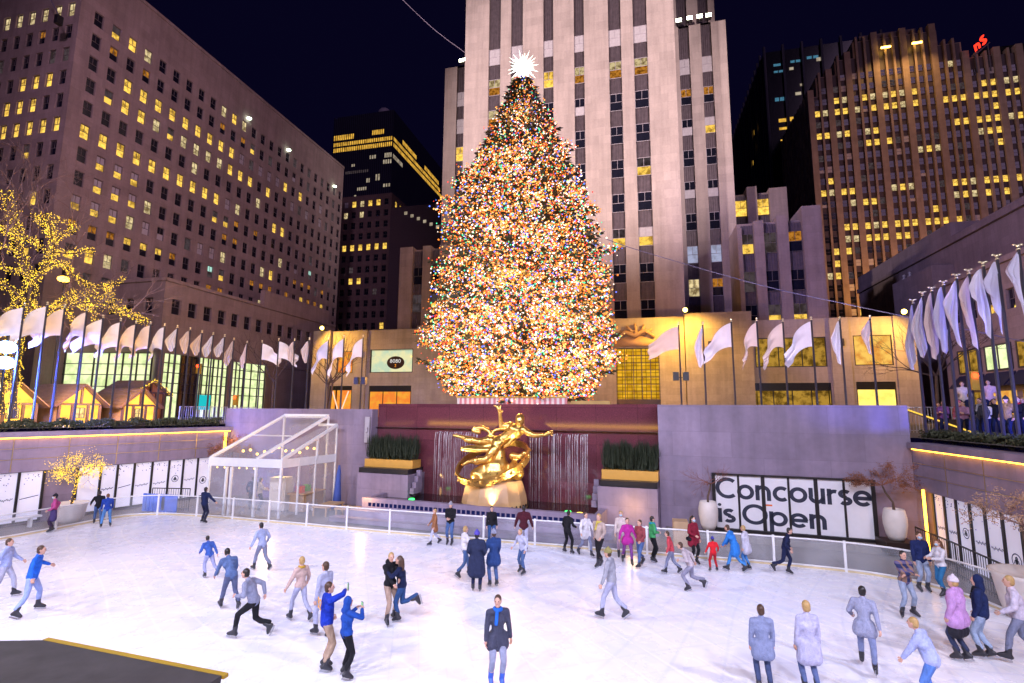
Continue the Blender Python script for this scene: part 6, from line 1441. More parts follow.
def pot_shape(kind):
    mb = MB()
    if kind == 'egg': mb.lathe([(0.0,0.0),(0.24,0.0),(0.34,0.2),(0.41,0.6),(0.415,0.85),(0.36,1.14),(0.33,1.2),(0.29,1.17),(0.27,1.08),(0.0,1.06)], (0,0,0), 24, cap=False)
    else: mb.lathe([(0.0,0.0),(0.5,0.0),(0.58,0.3),(0.68,0.9),(0.74,1.0),(0.66,1.0),(0.62,0.9),(0.0,0.88)], (0,0,0), 28, cap=False)
    return mb
m_pot = plain('cream_pot', (0.66,0.60,0.56), 0.55, 0, 0.1)
def potted(label, x, y, z, pot, ph, twig, lit, seed, lean=(0,0), crown=0.85, box=False, dens=1, leaf=None, trunk_h=1.1, ps=1.0):
    rnd2 = random.Random(seed); t = thing('potted_tree', label, 'tree', (x,y,z), 'potted trees round the rink'); B = Vector((x,y,z))
    zb = 0
    if box:
        q = MB(); q.box(x-0.55,x+0.55,y-0.5,y+0.5,z,z+0.42); q.build('plinth', m_bronze, t); zb = 0.424
    if pot:
        q = pot_shape(pot); q.xf(Matrix.Translation(B+Vector((0,0,zb))) @ Matrix.Scale(ps,4)); q.build('pot', m_pot, t, True)
    p0 = B+Vector((0,0,zb+ph)); tp = p0+Vector((lean[0],lean[1],trunk_h))
    q = MB(); q.tube([p0-Vector((0,0,0.15)), p0.lerp(tp,0.35)+Vector((-lean[0]*0.3,0,0)), p0.lerp(tp,0.7), tp], [0.06,0.045,0.04,0.03], 7); q.build('trunk', m_bark, t, True)
    q = MB(); tips = []
    for k in range(9*dens):
        a = 2*PI*k/(9*dens)+rnd2.uniform(-0.3,0.3); d = Vector((math.cos(a),math.sin(a),rnd2.uniform(-0.05,0.55))).normalized()
        grow(q, tp, d, crown*rnd2.uniform(0.35,0.6), 0.018, 3, rnd2, 0.75, tips, 0.05)
    if leaf is not None:
        for pts, dp in tips:
            for p in pts[1:]:
                for _ in range(3):
                    c = p+Vector((rnd2.gauss(0,0.05),rnd2.gauss(0,0.05),rnd2.gauss(0,0.05))); a = Vector((rnd2.gauss(0,1),rnd2.gauss(0,1),rnd2.gauss(0,1))).normalized()*0.03; b_ = a.orthogonal().normalized()*0.018
                    q.add([c-a,c+b_,c+a,c-b_], ((0,1,2,3),), 1)
    q.build('crown', [twig, leaf or twig], t)
    if lit:
        q = MB()
        for pts, dp in tips:
            for p in pts[1:]:
                q.octa(p+Vector((rnd2.gauss(0,0.05),rnd2.gauss(0,0.05),rnd2.gauss(0,0.05))), 0.015)
        for k in range(60): f = rnd2.random(); q.octa(p0.lerp(tp,f)+Vector((rnd2.gauss(0,0.05),rnd2.gauss(0,0.05),0)), 0.02)
        o = q.build('string_lights', m_fairy, t); o['kind'] = 'stuff'
    return t
m_rust = plain('rusty_twigs', (0.20,0.07,0.045), 0.8, 0, 0.3, 6); m_dryleaf = plain('dry_leaf', (0.22,0.085,0.04), 0.7, 0, 0.4, 9); m_paleleaf = plain('pale_dry_leaf', (0.42,0.27,0.17), 0.7, 0, 0.4, 9)
q = lw(2.6,1.1)
potted('small potted tree glowing with yellow lights, by the left window panes', q.x, q.y, -0.05, 'tub', 0.95, m_twig, True, 3, (0.1,0.1), 1.1, dens=2, leaf=None, trunk_h=1.25, ps=0.95)
potted('bare reddish tree in a tall cream pot, left of the big lettering', 2.95, 25.0, 0.38, 'egg', 1.1, m_rust, False, 5, (0.15,0.05), 1.05, dens=1, leaf=None, trunk_h=0.85)
potted('reddish tree in a tall cream pot on a dark plinth, right of the big lettering', 9.85, 24.15, 0.12, 'egg', 1.1, m_rust, False, 8, (-0.35,0.0), 1.1, box=True, dens=1, leaf=m_dryleaf, trunk_h=1.0)
potted('pale leafy tree in a wide cream tub at the right edge of the rink', 10.35, 17.7, 0.0, 'tub', 1.1, m_twig, False, 11, (-0.05,0.0), 1.1, dens=1, leaf=m_paleleaf, trunk_h=1.35, ps=1.2)
potted('reddish shrub behind the white tent in the left corner', -25.3, 28.3, 1.6, None, 0.3, m_rust, False, 14, (0,0), 1.25, dens=2, leaf=m_dryleaf, trunk_h=0.9)
def street_tree(label, x, y, h, seed):
    rnd2 = random.Random(seed); t = thing('bare_tree', label, 'tree', (x,y,PLAZA), 'bare street trees'); q = MB()
    b0 = Vector((x,y,PLAZA)); tp = b0+Vector((rnd2.uniform(-0.3,0.3),0,h*0.4)); q.tube([b0,tp],[0.13,0.09],7); q.build('trunk', m_bark, t, True)
    q = MB()
    for k in range(5): grow(q, tp, Vector((rnd2.gauss(0,0.6),rnd2.gauss(0,0.6),1)).normalized(), h*0.22, 0.06, 4, rnd2, 0.6)
    q.build('crown', plain('dark_twigs', (0.07,0.045,0.04), 0.85), t)
street_tree('dark bare tree in front of the yellow shop light, left of the great tree', -27.5, 42, 8.5, 2)
street_tree('second dark bare tree beside the lit corner pillar, left of the great tree', -29.5, 45, 8.5, 4)
street_tree('dark bare tree between the right flagpoles', 20.0, 41.4, 9, 6)
street_tree('dark bare tree before the glass street front, above the concrete wall', -33.5, 42, 9, 9)
# ================================================================== rink barrier
fe = thing('rink_barrier', 'white framed clear barrier curving round the ice', 'barrier', (-10,22,0))
rail = MB(); rail.tube([p+Vector((0,0,1.0)) for p in FP], 0.032, 8); rail.tube([p+Vector((0,0,0.10)) for p in FP], 0.03, 6); rail.build('rail', m_white, fe, True)
kb = MB()
for a, b in zip(FP, FP[1:]): kb.quad((a.x,a.y,0.001),(b.x,b.y,0.001),(b.x,b.y,0.085),(a.x,a.y,0.085))
kb.build('kick_strip', plain('kick_yellow', (0.62,0.50,0.30), 0.5), fe)
STEP = 9
for k in range(0, len(FP), STEP):
    p = FP[k]; mb = MB(); d = (FP[min(k+1,len(FP)-1)]-FP[max(k-1,0)]).normalized(); n = Vector((d.y,-d.x,0))*(1)
    mb.prism([p-d*0.04-n*0.03, p+d*0.04-n*0.03, p+d*0.04+n*0.03, p-d*0.04+n*0.03], (0,0,1.06)); mb.build('post', m_white, fe)
    if k+STEP < len(FP):
        mb = MB(); seg = FP[k:k+STEP+1]
        for a, b in zip(seg, seg[1:]): mb.quad((a.x,a.y,0.14),(b.x,b.y,0.14),(b.x,b.y,0.96),(a.x,a.y,0.96))
        mb.build('panel', m_clear, fe)
def bar_fence(name, label, pts, z0, h, mat, pitch=0.13, r=0.011, cat='railing', group=None):
    t = thing(name, label, cat, (pts[0][0],pts[0][1],z0), group); q = MB()
    P = [Vector((p[0],p[1],z0)) for p in pts]
    for a, b in zip(P, P[1:]):
        q.bar(a+Vector((0,0,h)), b+Vector((0,0,h)), 0.045); q.bar(a+Vector((0,0,0.12)), b+Vector((0,0,0.12)), 0.035)
    q.build('rail', mat, t); q = MB()
    for a, b in zip(P, P[1:]):
        n_ = max(2,int((b-a).length/pitch))
        for k in range(n_+1):
            c = a.lerp(b,k/n_); rr_ = r*2.2 if k in (0,n_) else r; q.tube([c,c+Vector((0,0,h))], rr_, 5)
    o = q.build('bars', mat, t); o['kind'] = 'stuff'; return t
bar_fence('railing', 'black iron railing with close upright bars before the right white panes', [(10.55,24.2),(10.55,21.6),(10.45,18.8)], -0.05, 1.12, m_black)
bar_fence('railing', 'short black railing behind the barrier, left of the white tent', [(-26.1,23.6),(-24.0,24.0)], -0.05, 1.2, m_black)
mb = MB()
for k in range(9): mb.box(-26.2+k*0.24,-26.0+k*0.24,23.15+k*0.01,23.25+k*0.01,0.0,0.92)
mb.box(-26.25,-24.0,23.2,23.24,0.1,0.8)
tag(mb.build('ribbed_barrier', plain('blue_plastic', (0.04,0.16,0.75), 0.4)), 'bright blue ribbed barrier standing behind the rink fence', 'barrier')
# steps and small ramp behind the fence on the right
mb = MB(); mb.box(1.35,1.95,23.3,24.0,-0.05,0.95); mb.box(1.96,2.2,23.35,23.95,-0.05,0.5); tag(mb.build('wooden_step', plain('pale_wood', (0.45,0.30,0.17), 0.6)), 'small pale wooden steps left of the bare potted tree', 'steps')
for x0, x1, y0, y1, lab in ((-16.8,-15.9,24.6,26.3,'low wooden bench right of the tent, nearer the tent'),(-15.4,-14.2,24.5,25.3,'low wooden bench beside the fountain steps')):
    mb = MB(); mb.box(x0,x1,y0,y1,0.38,0.46)
    for x in (x0+0.05,x1-0.12):
        for y in (y0+0.05,y1-0.12): mb.box(x,x+0.07,y,y+0.07,-0.05,0.379)
    tag(mb.build('bench', MC['pale_wood']), lab, 'bench')

# ------------------------------------------------------------------ white tent
tn = thing('marquee', 'white framed clear tent with a sloping roof against the concrete wall', 'tent', (-20,25.5,0))
E1, E2, E3 = Vector((-22.45,23.6,2.9)), Vector((-19.53,23.6,2.9)), Vector((-18.0,23.6,2.9))
B1, B2, B3 = Vector((-21.3,27.9,5.12)), Vector((-18.0,27.55,5.12)), Vector((-17.36,27.5,4.6))
dn = lambda p, z: Vector((p.x,p.y,z))
fr = MB()
for p, zt in ((E1,2.86),(E2,2.86),(E3,2.86),(Vector((-21.35,23.6,0)),2.44),(Vector((-21.05,23.6,0)),2.44)): fr.bar(dn(p,-0.05), dn(p,zt), 0.11)
for k, f in enumerate((0.3,0.6,1.0)):
    p = E3.lerp(B3,f); fr.bar(dn(p,-0.05), dn(p,2.85 if k < 2 else 4.58), 0.09)
for p in (B1,B2): fr.bar(dn(p,-0.05), p-Vector((0,0,0.06)), 0.1)
for a, b in ((E1,B1),(E2,B2),(E3,B3)): fr.bar(a, b, 0.13, 0.16)
fr.bar(B1, B2, 0.1, 0.22); fr.bar(E1.lerp(B1,0.5), E2.lerp(B2,0.5), 0.06); m_ = E3.lerp(B3,0.62); fr.bar(dn(m_,2.7), m_, 0.11)
fr.bar(Vector((-18.6,27.5,4.6)), B3, 0.1, 0.16)
fr.build('frame', m_white, tn)
q = MB(); q.bar(E1+Vector((-0.06,-0.02,-0.2)), E3+Vector((0.06,-0.02,-0.2)), 0.05, 0.44); q.bar(E3+Vector((0.03,0.05,-0.2)), dn(B3,2.7), 0.05, 0.44); q.build('valance', m_white, tn)
m_pvc = glass_clear('clear_vinyl', (0.97,0.93,0.88), 0.74, 0.2)
for nm, pts in (('roof_sheet',(E1,E2,B2,B1)),('roof_sheet',(E2,E3,B3,dn(B2,4.62))),('wall_sheet',(dn(E2,0),dn(E3,0),dn(E3,2.5),dn(E2,2.5))),('wall_sheet',(dn(E1,0),dn(Vector((-21.4,23.6,0)),0),dn(Vector((-21.4,23.6,0)),2.5),dn(E1,2.5))),
                ('wall_sheet',(dn(Vector((-21.0,23.6,0)),0),dn(E2,0),dn(E2,2.5),dn(Vector((-21.0,23.6,0)),2.5))),('wall_sheet',(dn(E3,0),dn(B3,0),dn(B3,2.5),dn(E3,2.5))),('gable_sheet',(dn(E3,2.9),dn(B3,2.9),B3))):
    q = MB(); off = Vector((0.004,0.004,0.012)); q.poly([p+off for p in pts]); q.build(nm, m_pvc, tn)
bl = MB(); wi = MB(); a, b = Vector((-21.8,25.2,3.15)), Vector((-18.0,26.3,3.3)); pv = None
for k in range(11):
    p = a.lerp(b,k/10)+Vector((0,0,-0.22*math.sin(k*PI/5)**2+0.12*(k%2))); bl.sph(p,0.07,8,6)
    if pv is not None: wi.tube([pv+Vector((0,0,0.08)),p+Vector((0,0,0.08))],0.012,4)
    pv = p
for k in range(6): bl.sph(E1.lerp(E2,0.1+k*0.16)+Vector((0,0.2,-0.52)),0.04,7,5)
g = thing('festoon_lights', 'string of warm bulbs hanging inside the white tent', 'lights', a); wi.build('wire', m_black, g); bl.build('bulbs', emit('festoon_bulb', (1.0,0.62,0.12), 6.0), g)
mb = MB(); mb.box(-19.9,-18.9,25.2,25.9,0,1.75); mb.box(-19.85,-18.95,25.15,25.197,1.1,1.65); mb.box(-19.85,-18.95,25.15,25.197,0.1,1.0); tag(mb.build('cabinet', m_white), 'white cabinet inside the clear tent', 'cabinet')
mb = MB(); mb.box(-18.6,-17.7,25.2,27.0,0.0,0.9); mb.box(-18.7,-17.6,25.1,27.1,0.9,0.96); tag(mb.build('counter', MC['pale_wood']), 'pale wooden counter inside the clear tent by its right side', 'counter')
for (x, y, c, nm) in ((-18.25,26.2,(0.15,0.55,0.08),'green'),(-18.15,25.5,(0.75,0.12,0.06),'red'),(-18.35,25.7,(0.6,0.1,0.3),'pink')):
    mb = MB(); mb.box(x-0.16,x+0.16,y-0.14,y+0.14,0.961,1.25); mb.box(x-0.18,x+0.18,y-0.16,y+0.16,1.251,1.3); tag(mb.build('storage_bin', plain(nm+'_plastic', c, 0.4)), nm+' lidded plastic bin on the tent counter', 'bin')
mb = MB(); mb.tube([(-16.75,26.9,-0.05),(-16.75,26.9,0.9),(-16.72,26.9,1.9),(-16.7,26.9,2.35)],[0.26,0.2,0.12,0.05],8); mb.tube([(-16.75,26.9,-0.05),(-16.75,26.9,0.1)],[0.34,0.3],10); tag(mb.build('folded_umbrella', plain('blue_canvas', (0.05,0.09,0.35), 0.8), smooth=True), 'folded blue sun umbrella standing right of the tent', 'umbrella')
mb = MB(); mb.box(-15.72,-15.42,27.80,27.93,3.6,5.1); mb.box(-15.62,-15.5,27.70,27.797,4.2,4.5); tag(mb.build('wall_end_pilaster', plain('grey_pilaster', (0.42,0.38,0.42), 0.6)), 'narrow grey notice board at the end of the concrete wall', 'sign')  # plain pilaster forming the pale end of the wall

# ------------------------------------------------------------------ hedges and boxes on the terraces
m_box = plain('box_hedge', (0.045,0.05,0.022), 0.75, 0, 0.45, 5)
def hedge(label, P, n_, z0, z1, w, cat='hedge'):
    rnd2 = random.Random(len(label)); q = MB()
    for k in range(n_):
        s = rnd2.random(); o = rnd2.uniform(-1,1); top = z1+0.10*math.sin(s*70)+0.07*math.sin(s*173); z = lerp(z0, top, rnd2.random()**0.45)
        c = P(s, o*w); c = Vector((c.x,c.y,z)); a = Vector((rnd2.gauss(0,1),rnd2.gauss(0,1),rnd2.gauss(0,1))).normalized()*0.065; b_ = a.orthogonal().normalized()*0.04
        q.add([c-a,c+b_,c+a,c-b_],((0,1,2,3),))
    return tag(q.build('hedge', m_box), label, cat)
hedge('low clipped hedge along the top of the left wall', lambda s, o: lw(lerp(-8,11.4,s), -1.05+o), 9000, 4.36, 4.82, 0.42)
hedge('low brownish hedge along the top of the right wall', lambda s, o: Vector((12.05+o,lerp(14,25.8,s),0)), 8000, 4.34, 4.72, 0.38)
mb = MB()
c = [lw(5.2,-0.7),lw(6.6,-0.7),lw(6.6,-0.9),lw(5.2,-0.9)]; mb.prism([(p.x,p.y,4.36) for p in c],(0,0,0.35)); tag(mb.build('speaker_box', m_black), 'black box standing in the left hedge', 'box')
mb = MB(); mb.box(11.7,12.3,17.2,19.2,4.34,4.85); tag(mb.build('planter_box', plain('dark_blue_box', (0.03,0.03,0.09), 0.5)), 'dark blue box at the right end of the brownish hedge', 'box')

# ------------------------------------------------------------------ flagpoles
m_pole = plain('pole_bronze', (0.10,0.09,0.11), 0.35, 0.5)
m_finial = plain('finial_gold', (0.85,0.72,0.45), 0.3, 0.7)
def mat_flag(name, c):
    t = NT(name); b = t.n('BsdfPrincipled'); n = t.noise(t.obj(), 3.0, 3)
    t.l(t.mix(1.0, c4(c), t.ramp(n,[(0.3,(0.9,)*3),(0.7,(1.04,)*3)]), 'MULTIPLY'), b.inputs['Base Color']); b.inputs['Roughness'].default_value = 0.75
    tr_ = t.n('BsdfTranslucent'); tr_.inputs[0].default_value = c4(c); mx = t.n('MixShader'); mx.inputs[0].default_value = 0.5
    t.l(b.outputs[0], mx.inputs[1]); t.l(tr_.outputs[0], mx.inputs[2]); t.l(mx.outputs[0], t.out.inputs[0]); return t.m
m_flags = [mat_flag('white_silk', (0.86,0.83,0.92)), mat_flag('peach_silk', (0.82,0.68,0.62)), mat_flag('silver_silk', (0.72,0.70,0.84))]
FM = {}
def flag_mesh(droop, fly, hoist, ph, mat, shrink):
    k = (droop, fly, hoist, ph, mat.name, shrink)
    if k in FM: return FM[k]
    q = MB(); nu, nv = 16, 9; v = []
    for i in range(nu+1):
        u = i/nu
        for j in range(nv+1):
            w = j/nv; a = R(droop*min(1,0.35+u*0.9)); ex = -u*fly*math.cos(a); ez = -u*fly*math.sin(a)
            hh = hoist*(1-shrink*u); fold = math.sin(PI*2*(1.3*u+0.7*w)+ph)*0.13*min(1,u*2)+math.sin(PI*2*w*2.2+ph*2)*0.10*u*shrink*2
            v.append((ex+0.05*math.sin(w*9+ph)*u, fold, ez-w*hh*(1 if droop < 60 else 1-0.2*math.sin(u*PI))))
    f = [(i*(nv+1)+j,i*(nv+1)+j+1,(i+1)*(nv+1)+j+1,(i+1)*(nv+1)+j) for i in range(nu) for j in range(nv)]
    q.add(v, f); FM[k] = q.mesh('flag', mat, True); return FM[k]
def limp_mesh(W_, L_, ph, mat):
    """a flag hanging against its pole in folds"""
    k = ('limp', W_, L_, ph, mat.name)
    if k in FM: return FM[k]
    q = MB(); nu, nv = 20, 14; v = []
    for i in range(nu+1):
        u = i/nu
        for j in range(nv+1):
            w = j/nv; wd = W_*(0.10+0.90*min(1,w*1.5)**0.8)*(1-0.25*max(0,w-0.6)/0.4)
            z = -w*L_*(0.68+0.32*math.sin(u*PI*0.75+ph*0.2)); fold = 0.5*wd*0.30*math.sin(u*PI*5+ph+w*1.2)
            v.append((-u*wd*0.85+0.04*math.sin(w*6+ph), fold, z))
    f = [(i*(nv+1)+j,i*(nv+1)+j+1,(i+1)*(nv+1)+j+1,(i+1)*(nv+1)+j) for i in range(nu) for j in range(nv)]
    q.add(v, f); FM[k] = q.mesh('flag', mat, True); return FM[k]
PD = {}
def flagpole(label, x, y, top, group, droop=40, fly=2.0, hoist=1.4, ph=0.0, mat=0, yaw=0.0, shrink=0.4, lamps=False, eagle=False):
    t = thing('flagpole', label, 'flagpole', (x,y,PLAZA), group)
    h = round(top-PLAZA,1)
    if ('p',h) not in PD:
        q = MB(); q.tube([(0,0,0),(0,0,0.15),(0,0,0.16),(0,0,h-0.15)],[0.13,0.13,0.062,0.042],10); PD[('p',h)] = q.mesh('pole', m_pole, True)
    if eagle not in PD:
        q = MB(); q.sph((0,0,0),0.062,10,7); q.lathe([(0.0,-0.14),(0.07,-0.13),(0.05,-0.08),(0.0,-0.07)],n=10,cap=False)
        if eagle: 
            for sg in (-1,1): q.sph((sg*0.10,0,0.04),0.05,8,6,sc=(1.3,0.6,0.8))
        PD[eagle] = q.mesh('finial', m_finial, True)
    link('pole', PD[('p',h)], t, Matrix.Translation((x,y,PLAZA)))
    link('finial', PD[eagle], t, Matrix.Translation((x,y,top-0.06)))
    link('flag', limp_mesh(hoist*0.46,fly,ph,m_flags[mat]) if droop > 69 else flag_mesh(droop,fly,hoist,ph,m_flags[mat],shrink), t, Matrix.Translation((x,y,top-0.28)) @ Matrix.Rotation(yaw,4,'Z') @ Matrix.Translation((-0.05,0,0)))
    if lamps:
        for sg in (-1,1):
            q = MB(); q.box(x+sg*0.28-0.17,x+sg*0.28+0.17,y-0.25,y+0.05,7.35,7.85); q.bar((x,y,7.5),(x+sg*0.2,y,7.6),0.05); q.build('floodlight', m_black, t)
ORD = ['first','second','third','fourth','fifth','sixth','seventh','eighth','ninth','tenth','eleventh','twelfth','thirteenth','fourteenth','fifteenth','sixteenth']
LP = [(-30.75,18.2,10.95),(-30.51,19.2,10.87),(-30.31,20.1,11.1),(-30.15,20.85,11.1),(-29.94,21.85,11.1),(-29.77,22.66,10.85),(-29.58,23.55,10.8),(-29.41,24.37,10.8),(-29.24,25.18,10.88),(-29.06,26.0,10.9),(-28.9,26.78,10.9),(-28.72,27.6,10.87),(-28.55,28.38,10.8),(-28.38,29.17,10.77),(-28.21,30.0,10.75),(-28.05,30.7,10.6)]
rnd = random.Random(17)
for k, (x, y, z) in enumerate(LP):
    flagpole('flagpole above the left hedge, %s from the left' % ORD[k], x, y, z, 'flagpoles along the left terrace', [38,42,46,50,64,45,52,62,55,66,70,74,76,72,78,82][k], [2.0,1.9,2.0,1.9,1.7,1.8,1.7,1.7,1.6,1.6,1.5,1.5,1.5,1.5,1.4,1.8][k], 1.45, rnd.choice((0,1.1,2.3,3.6,4.9)), [2,0,0,1,1,0,0,1,1,0,0,1,1,0,0,1][k], rnd.uniform(0.5,0.75), 0.45)
CP = [(-30.6,34.9,11.0),(-29.1,34.8,11.0),(-27.4,34.6,11.1),(-25.8,34.4,11.0),(-24.4,34.25,11.0),(-22.6,34.05,10.95),(-21.2,33.9,11.05),(-19.5,33.7,11.0)]
for k, (x, y, z) in enumerate(CP):
    flagpole('flagpole behind the concrete wall left of the tree, %s from the left' % ORD[k], x, y, z, 'flagpoles behind the left concrete wall', [84,30,34,80,82,60,66,62][k], [2.0,2.0,2.1,1.6,1.7,2.2,2.5,2.4][k], [1.2,1.3,1.3,1.5,1.5,1.4,1.4,1.4][k], k*1.3, [1,0,0,1,1,2,0,0][k], [0,PI,PI,0.3,0.4,0.2,0.2,0.1][k], [0.5,0.3,0.3,0.55,0.5,0.5,0.45,0.5][k], lamps=(k == 7))
RP = [(2.54,31.9,10.9),(3.89,31.76,10.85),(5.44,31.58,10.95),(6.78,31.43,10.9),(8.1,31.28,10.8),(9.5,31.12,10.82),(10.85,30.96,10.75),(12.24,30.8,10.75)]
for k, (x, y, z) in enumerate(RP):
    flagpole('flagpole behind the concrete wall right of the tree, %s from the left' % ORD[k], x, y, z, 'flagpoles behind the right concrete wall', [32,80,44,68,60,52,80,84][k], [2.1,2.5,2.1,2.2,2.2,2.3,2.4,1.9][k], [1.4,1.4,1.4,1.4,1.4,1.4,1.4,1.3][k], k*0.9+0.4, [1,0,0,1,1,0,0,1][k], [0.1,0.3,0,0.15,0.1,0.05,0.3,0.2][k], [0.35,0.5,0.35,0.5,0.45,0.45,0.5,0.6][k], lamps=(k == 0))
SP = [(12.5,26.9,10.75),(12.5,26.05,10.92),(12.5,25.3,10.95),(12.5,24.42,11.0),(12.5,23.5,11.05),(12.5,22.72,11.03),(12.5,21.85,11.08),(12.5,21.1,11.12),(12.5,20.05,11.15)]
for k, (x, y, z) in enumerate(SP):
    flagpole('flagpole with limp flag on the right terrace, %s from the wall corner' % ORD[k], x, y, z, 'flagpoles along the right terrace', [80,82,78,80,78,79,80,76,82][k], [3.0,2.7,2.9,2.8,2.7,2.9,2.7,2.9,2.8][k], 1.3, k*1.7, [2,0,1,2,0,1,0,2,2][k], [0.2,-0.2,0.4,0.1,-0.1,0.3,0.0,0.15,0.3][k], 0.25, eagle=True)

# ------------------------------------------------------------------ market huts on the left terrace
m_plank = plain('hut_boards', (0.42,0.24,0.10), 0.7, 0, 0.25, 5); m_roofs = plain('hut_shingle', (0.17,0.10,0.065), 0.8, 0, 0.3, 6); m_trim = plain('hut_dark_timber', (0.10,0.05,0.07), 0.6)
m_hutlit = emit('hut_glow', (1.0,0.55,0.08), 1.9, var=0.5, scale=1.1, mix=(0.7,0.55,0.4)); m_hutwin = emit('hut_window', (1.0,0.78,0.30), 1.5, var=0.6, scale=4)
def hut(label, y0, y1, x, apex, eave, depth, lights=False, glow=True):
    t = thing('market_hut', label, 'hut', (x,(y0+y1)/2,PLAZA), 'wooden market huts on the left terrace'); ym = (y0+y1)/2; z0 = PLAZA
    q = MB(); e = eave-0.02
    q.box(x-depth,x-0.25,y0+0.25,y0+0.35,z0,e); q.box(x-depth,x-0.25,y1-0.35,y1-0.25,z0,e); q.box(x-depth,x-depth+0.1,y0+0.36,y1-0.36,z0,e); q.build('wall', m_plank, t)
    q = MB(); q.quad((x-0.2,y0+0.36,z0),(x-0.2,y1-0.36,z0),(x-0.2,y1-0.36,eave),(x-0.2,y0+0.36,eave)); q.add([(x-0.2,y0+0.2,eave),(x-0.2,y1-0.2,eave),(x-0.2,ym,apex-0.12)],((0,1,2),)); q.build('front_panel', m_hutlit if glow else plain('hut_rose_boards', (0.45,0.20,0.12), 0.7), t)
    q = MB()
    for y in (y0+0.3,ym-0.5,ym+0.5,y1-0.3): q.box(x-0.195,x-0.08,y-0.07,y+0.07,z0,eave)
    q.box(x-0.19,x-0.085,y0+0.37,y1-0.37,eave-0.07,eave+0.07); q.box(x-0.185,x-0.075,ym-0.06,ym+0.06,eave+0.071,apex-0.2)
    q.build('timber_frame', m_trim, t)
    for sg in (-1,1):
        q = MB(); yo = ym+sg*((y1-y0)/2+0.18); lo = eave-0.14
        q.add([(x+0.1,ym,apex),(x-depth-0.1,ym,apex),(x-depth-0.1,yo,lo),(x+0.1,yo,lo),(x+0.1,ym,apex-0.1),(x-depth-0.1,ym,apex-0.1),(x-depth-0.1,yo,lo-0.1),(x+0.1,yo,lo-0.1)],((0,1,2,3),(7,6,5,4),(0,3,7,4),(1,5,6,2),(3,2,6,7)))
        for k in range(1,7):
            f = k/7; a = Vector((x+0.1,lerp(ym,yo,f),lerp(apex,lo,f)+0.012)); q.bar(a, a+Vector((-depth-0.2,0,0)), 0.05, 0.03)
        rf = q.build('roof', m_roofs, t)
        q = MB(); q.bar((x+0.14,ym,apex-0.05),(x+0.14,yo,lo-0.05),0.06,0.24,up=(1,0,0)); q.build('bargeboard', m_trim, rf)
    if glow:
        q = MB(); q.quad((x-0.185,ym-0.32,z0+0.35),(x-0.185,ym+0.32,z0+0.35),(x-0.185,ym+0.32,eave-0.25),(x-0.185,ym-0.32,eave-0.25)); w_ = q.build('window', m_hutwin, t)
        q = MB()
        for y in (ym-0.32,ym,ym+0.32): q.box(x-0.18,x-0.15,y-0.025,y+0.025,z0+0.35,eave-0.25)
        for z in (z0+0.35,z0+0.6,eave-0.25): q.box(x-0.179,x-0.151,ym-0.32,ym+0.32,z-0.02,z+0.02)
        q.build('frame', m_trim, w_)
    if lights:
        q = MB(); r2 = random.Random(2)
        for sg in (-1,1):
            for k in range(60): f = r2.random(); q.octa((x+0.2,lerp(ym,ym+sg*((y1-y0)/2+0.2),f)+r2.gauss(0,0.05),lerp(apex,eave-0.14,f)+r2.gauss(0,0.06)),0.035)
        o = q.build('string_lights', m_fairy, t); o['kind'] = 'stuff'
    return t
hut('glowing wooden hut under the blue stage lights at the left edge', 21.4, 24.4, -36, 7.05, 5.72, 3.6)
hut('glowing wooden hut with a brown shingle roof, middle of the three yellow fronts', 25.1, 28.3, -36, 7.12, 5.75, 3.6)
hut('glowing wooden hut nearest the rose gabled hut', 29.35, 32.5, -36, 7.0, 5.72, 3.6)
hut('rose brown hut with string lights along its gable, behind the glowing huts', 31.6, 34.6, -37.6, 7.75, 6.75, 3.5, True, False)
bar_fence('crowd_barrier', 'grey steel crowd barrier beyond the left hedge near the concrete wall', [(-31.5,30.0),(-29.3,35.0)], PLAZA, 1.15, m_steel, 0.14, 0.02, 'barrier')
bar_fence('crowd_barrier', 'grey steel crowd barriers behind the right flagpoles', [(13.2,32.5),(15.4,31.5),(17.8,30.5)], PLAZA, 1.35, m_steel, 0.13, 0.02, 'barrier')
m_stairlit = emit('lit_handrail', (1.0,0.62,0.08), 1.3)
for k, (a, b) in enumerate((((13.0,29.5,5.7),(14.1,26.5,4.7)),((15.4,26.0,5.6),(16.2,24.5,5.05)))):
    mb = MB(); mb.bar(a, b, 0.07, 0.05); t_ = thing('handrail', ('glowing yellow sloping handrail behind the right flagpoles','short glowing yellow handrail among the crowd')[k], 'handrail', a); mb.build('light_strip', m_stairlit, t_)
    mb = MB(); mb.bar(Vector(a)-Vector((0,0,0.06)), Vector(b)-Vector((0,0,0.06)), 0.06); mb.bar((a[0],a[1],PLAZA),Vector(a)-Vector((0,0,0.091)),0.05); mb.bar((b[0],b[1],PLAZA-0.2),Vector(b)-Vector((0,0,0.091)),0.05); mb.build('rail', m_dark, t_)

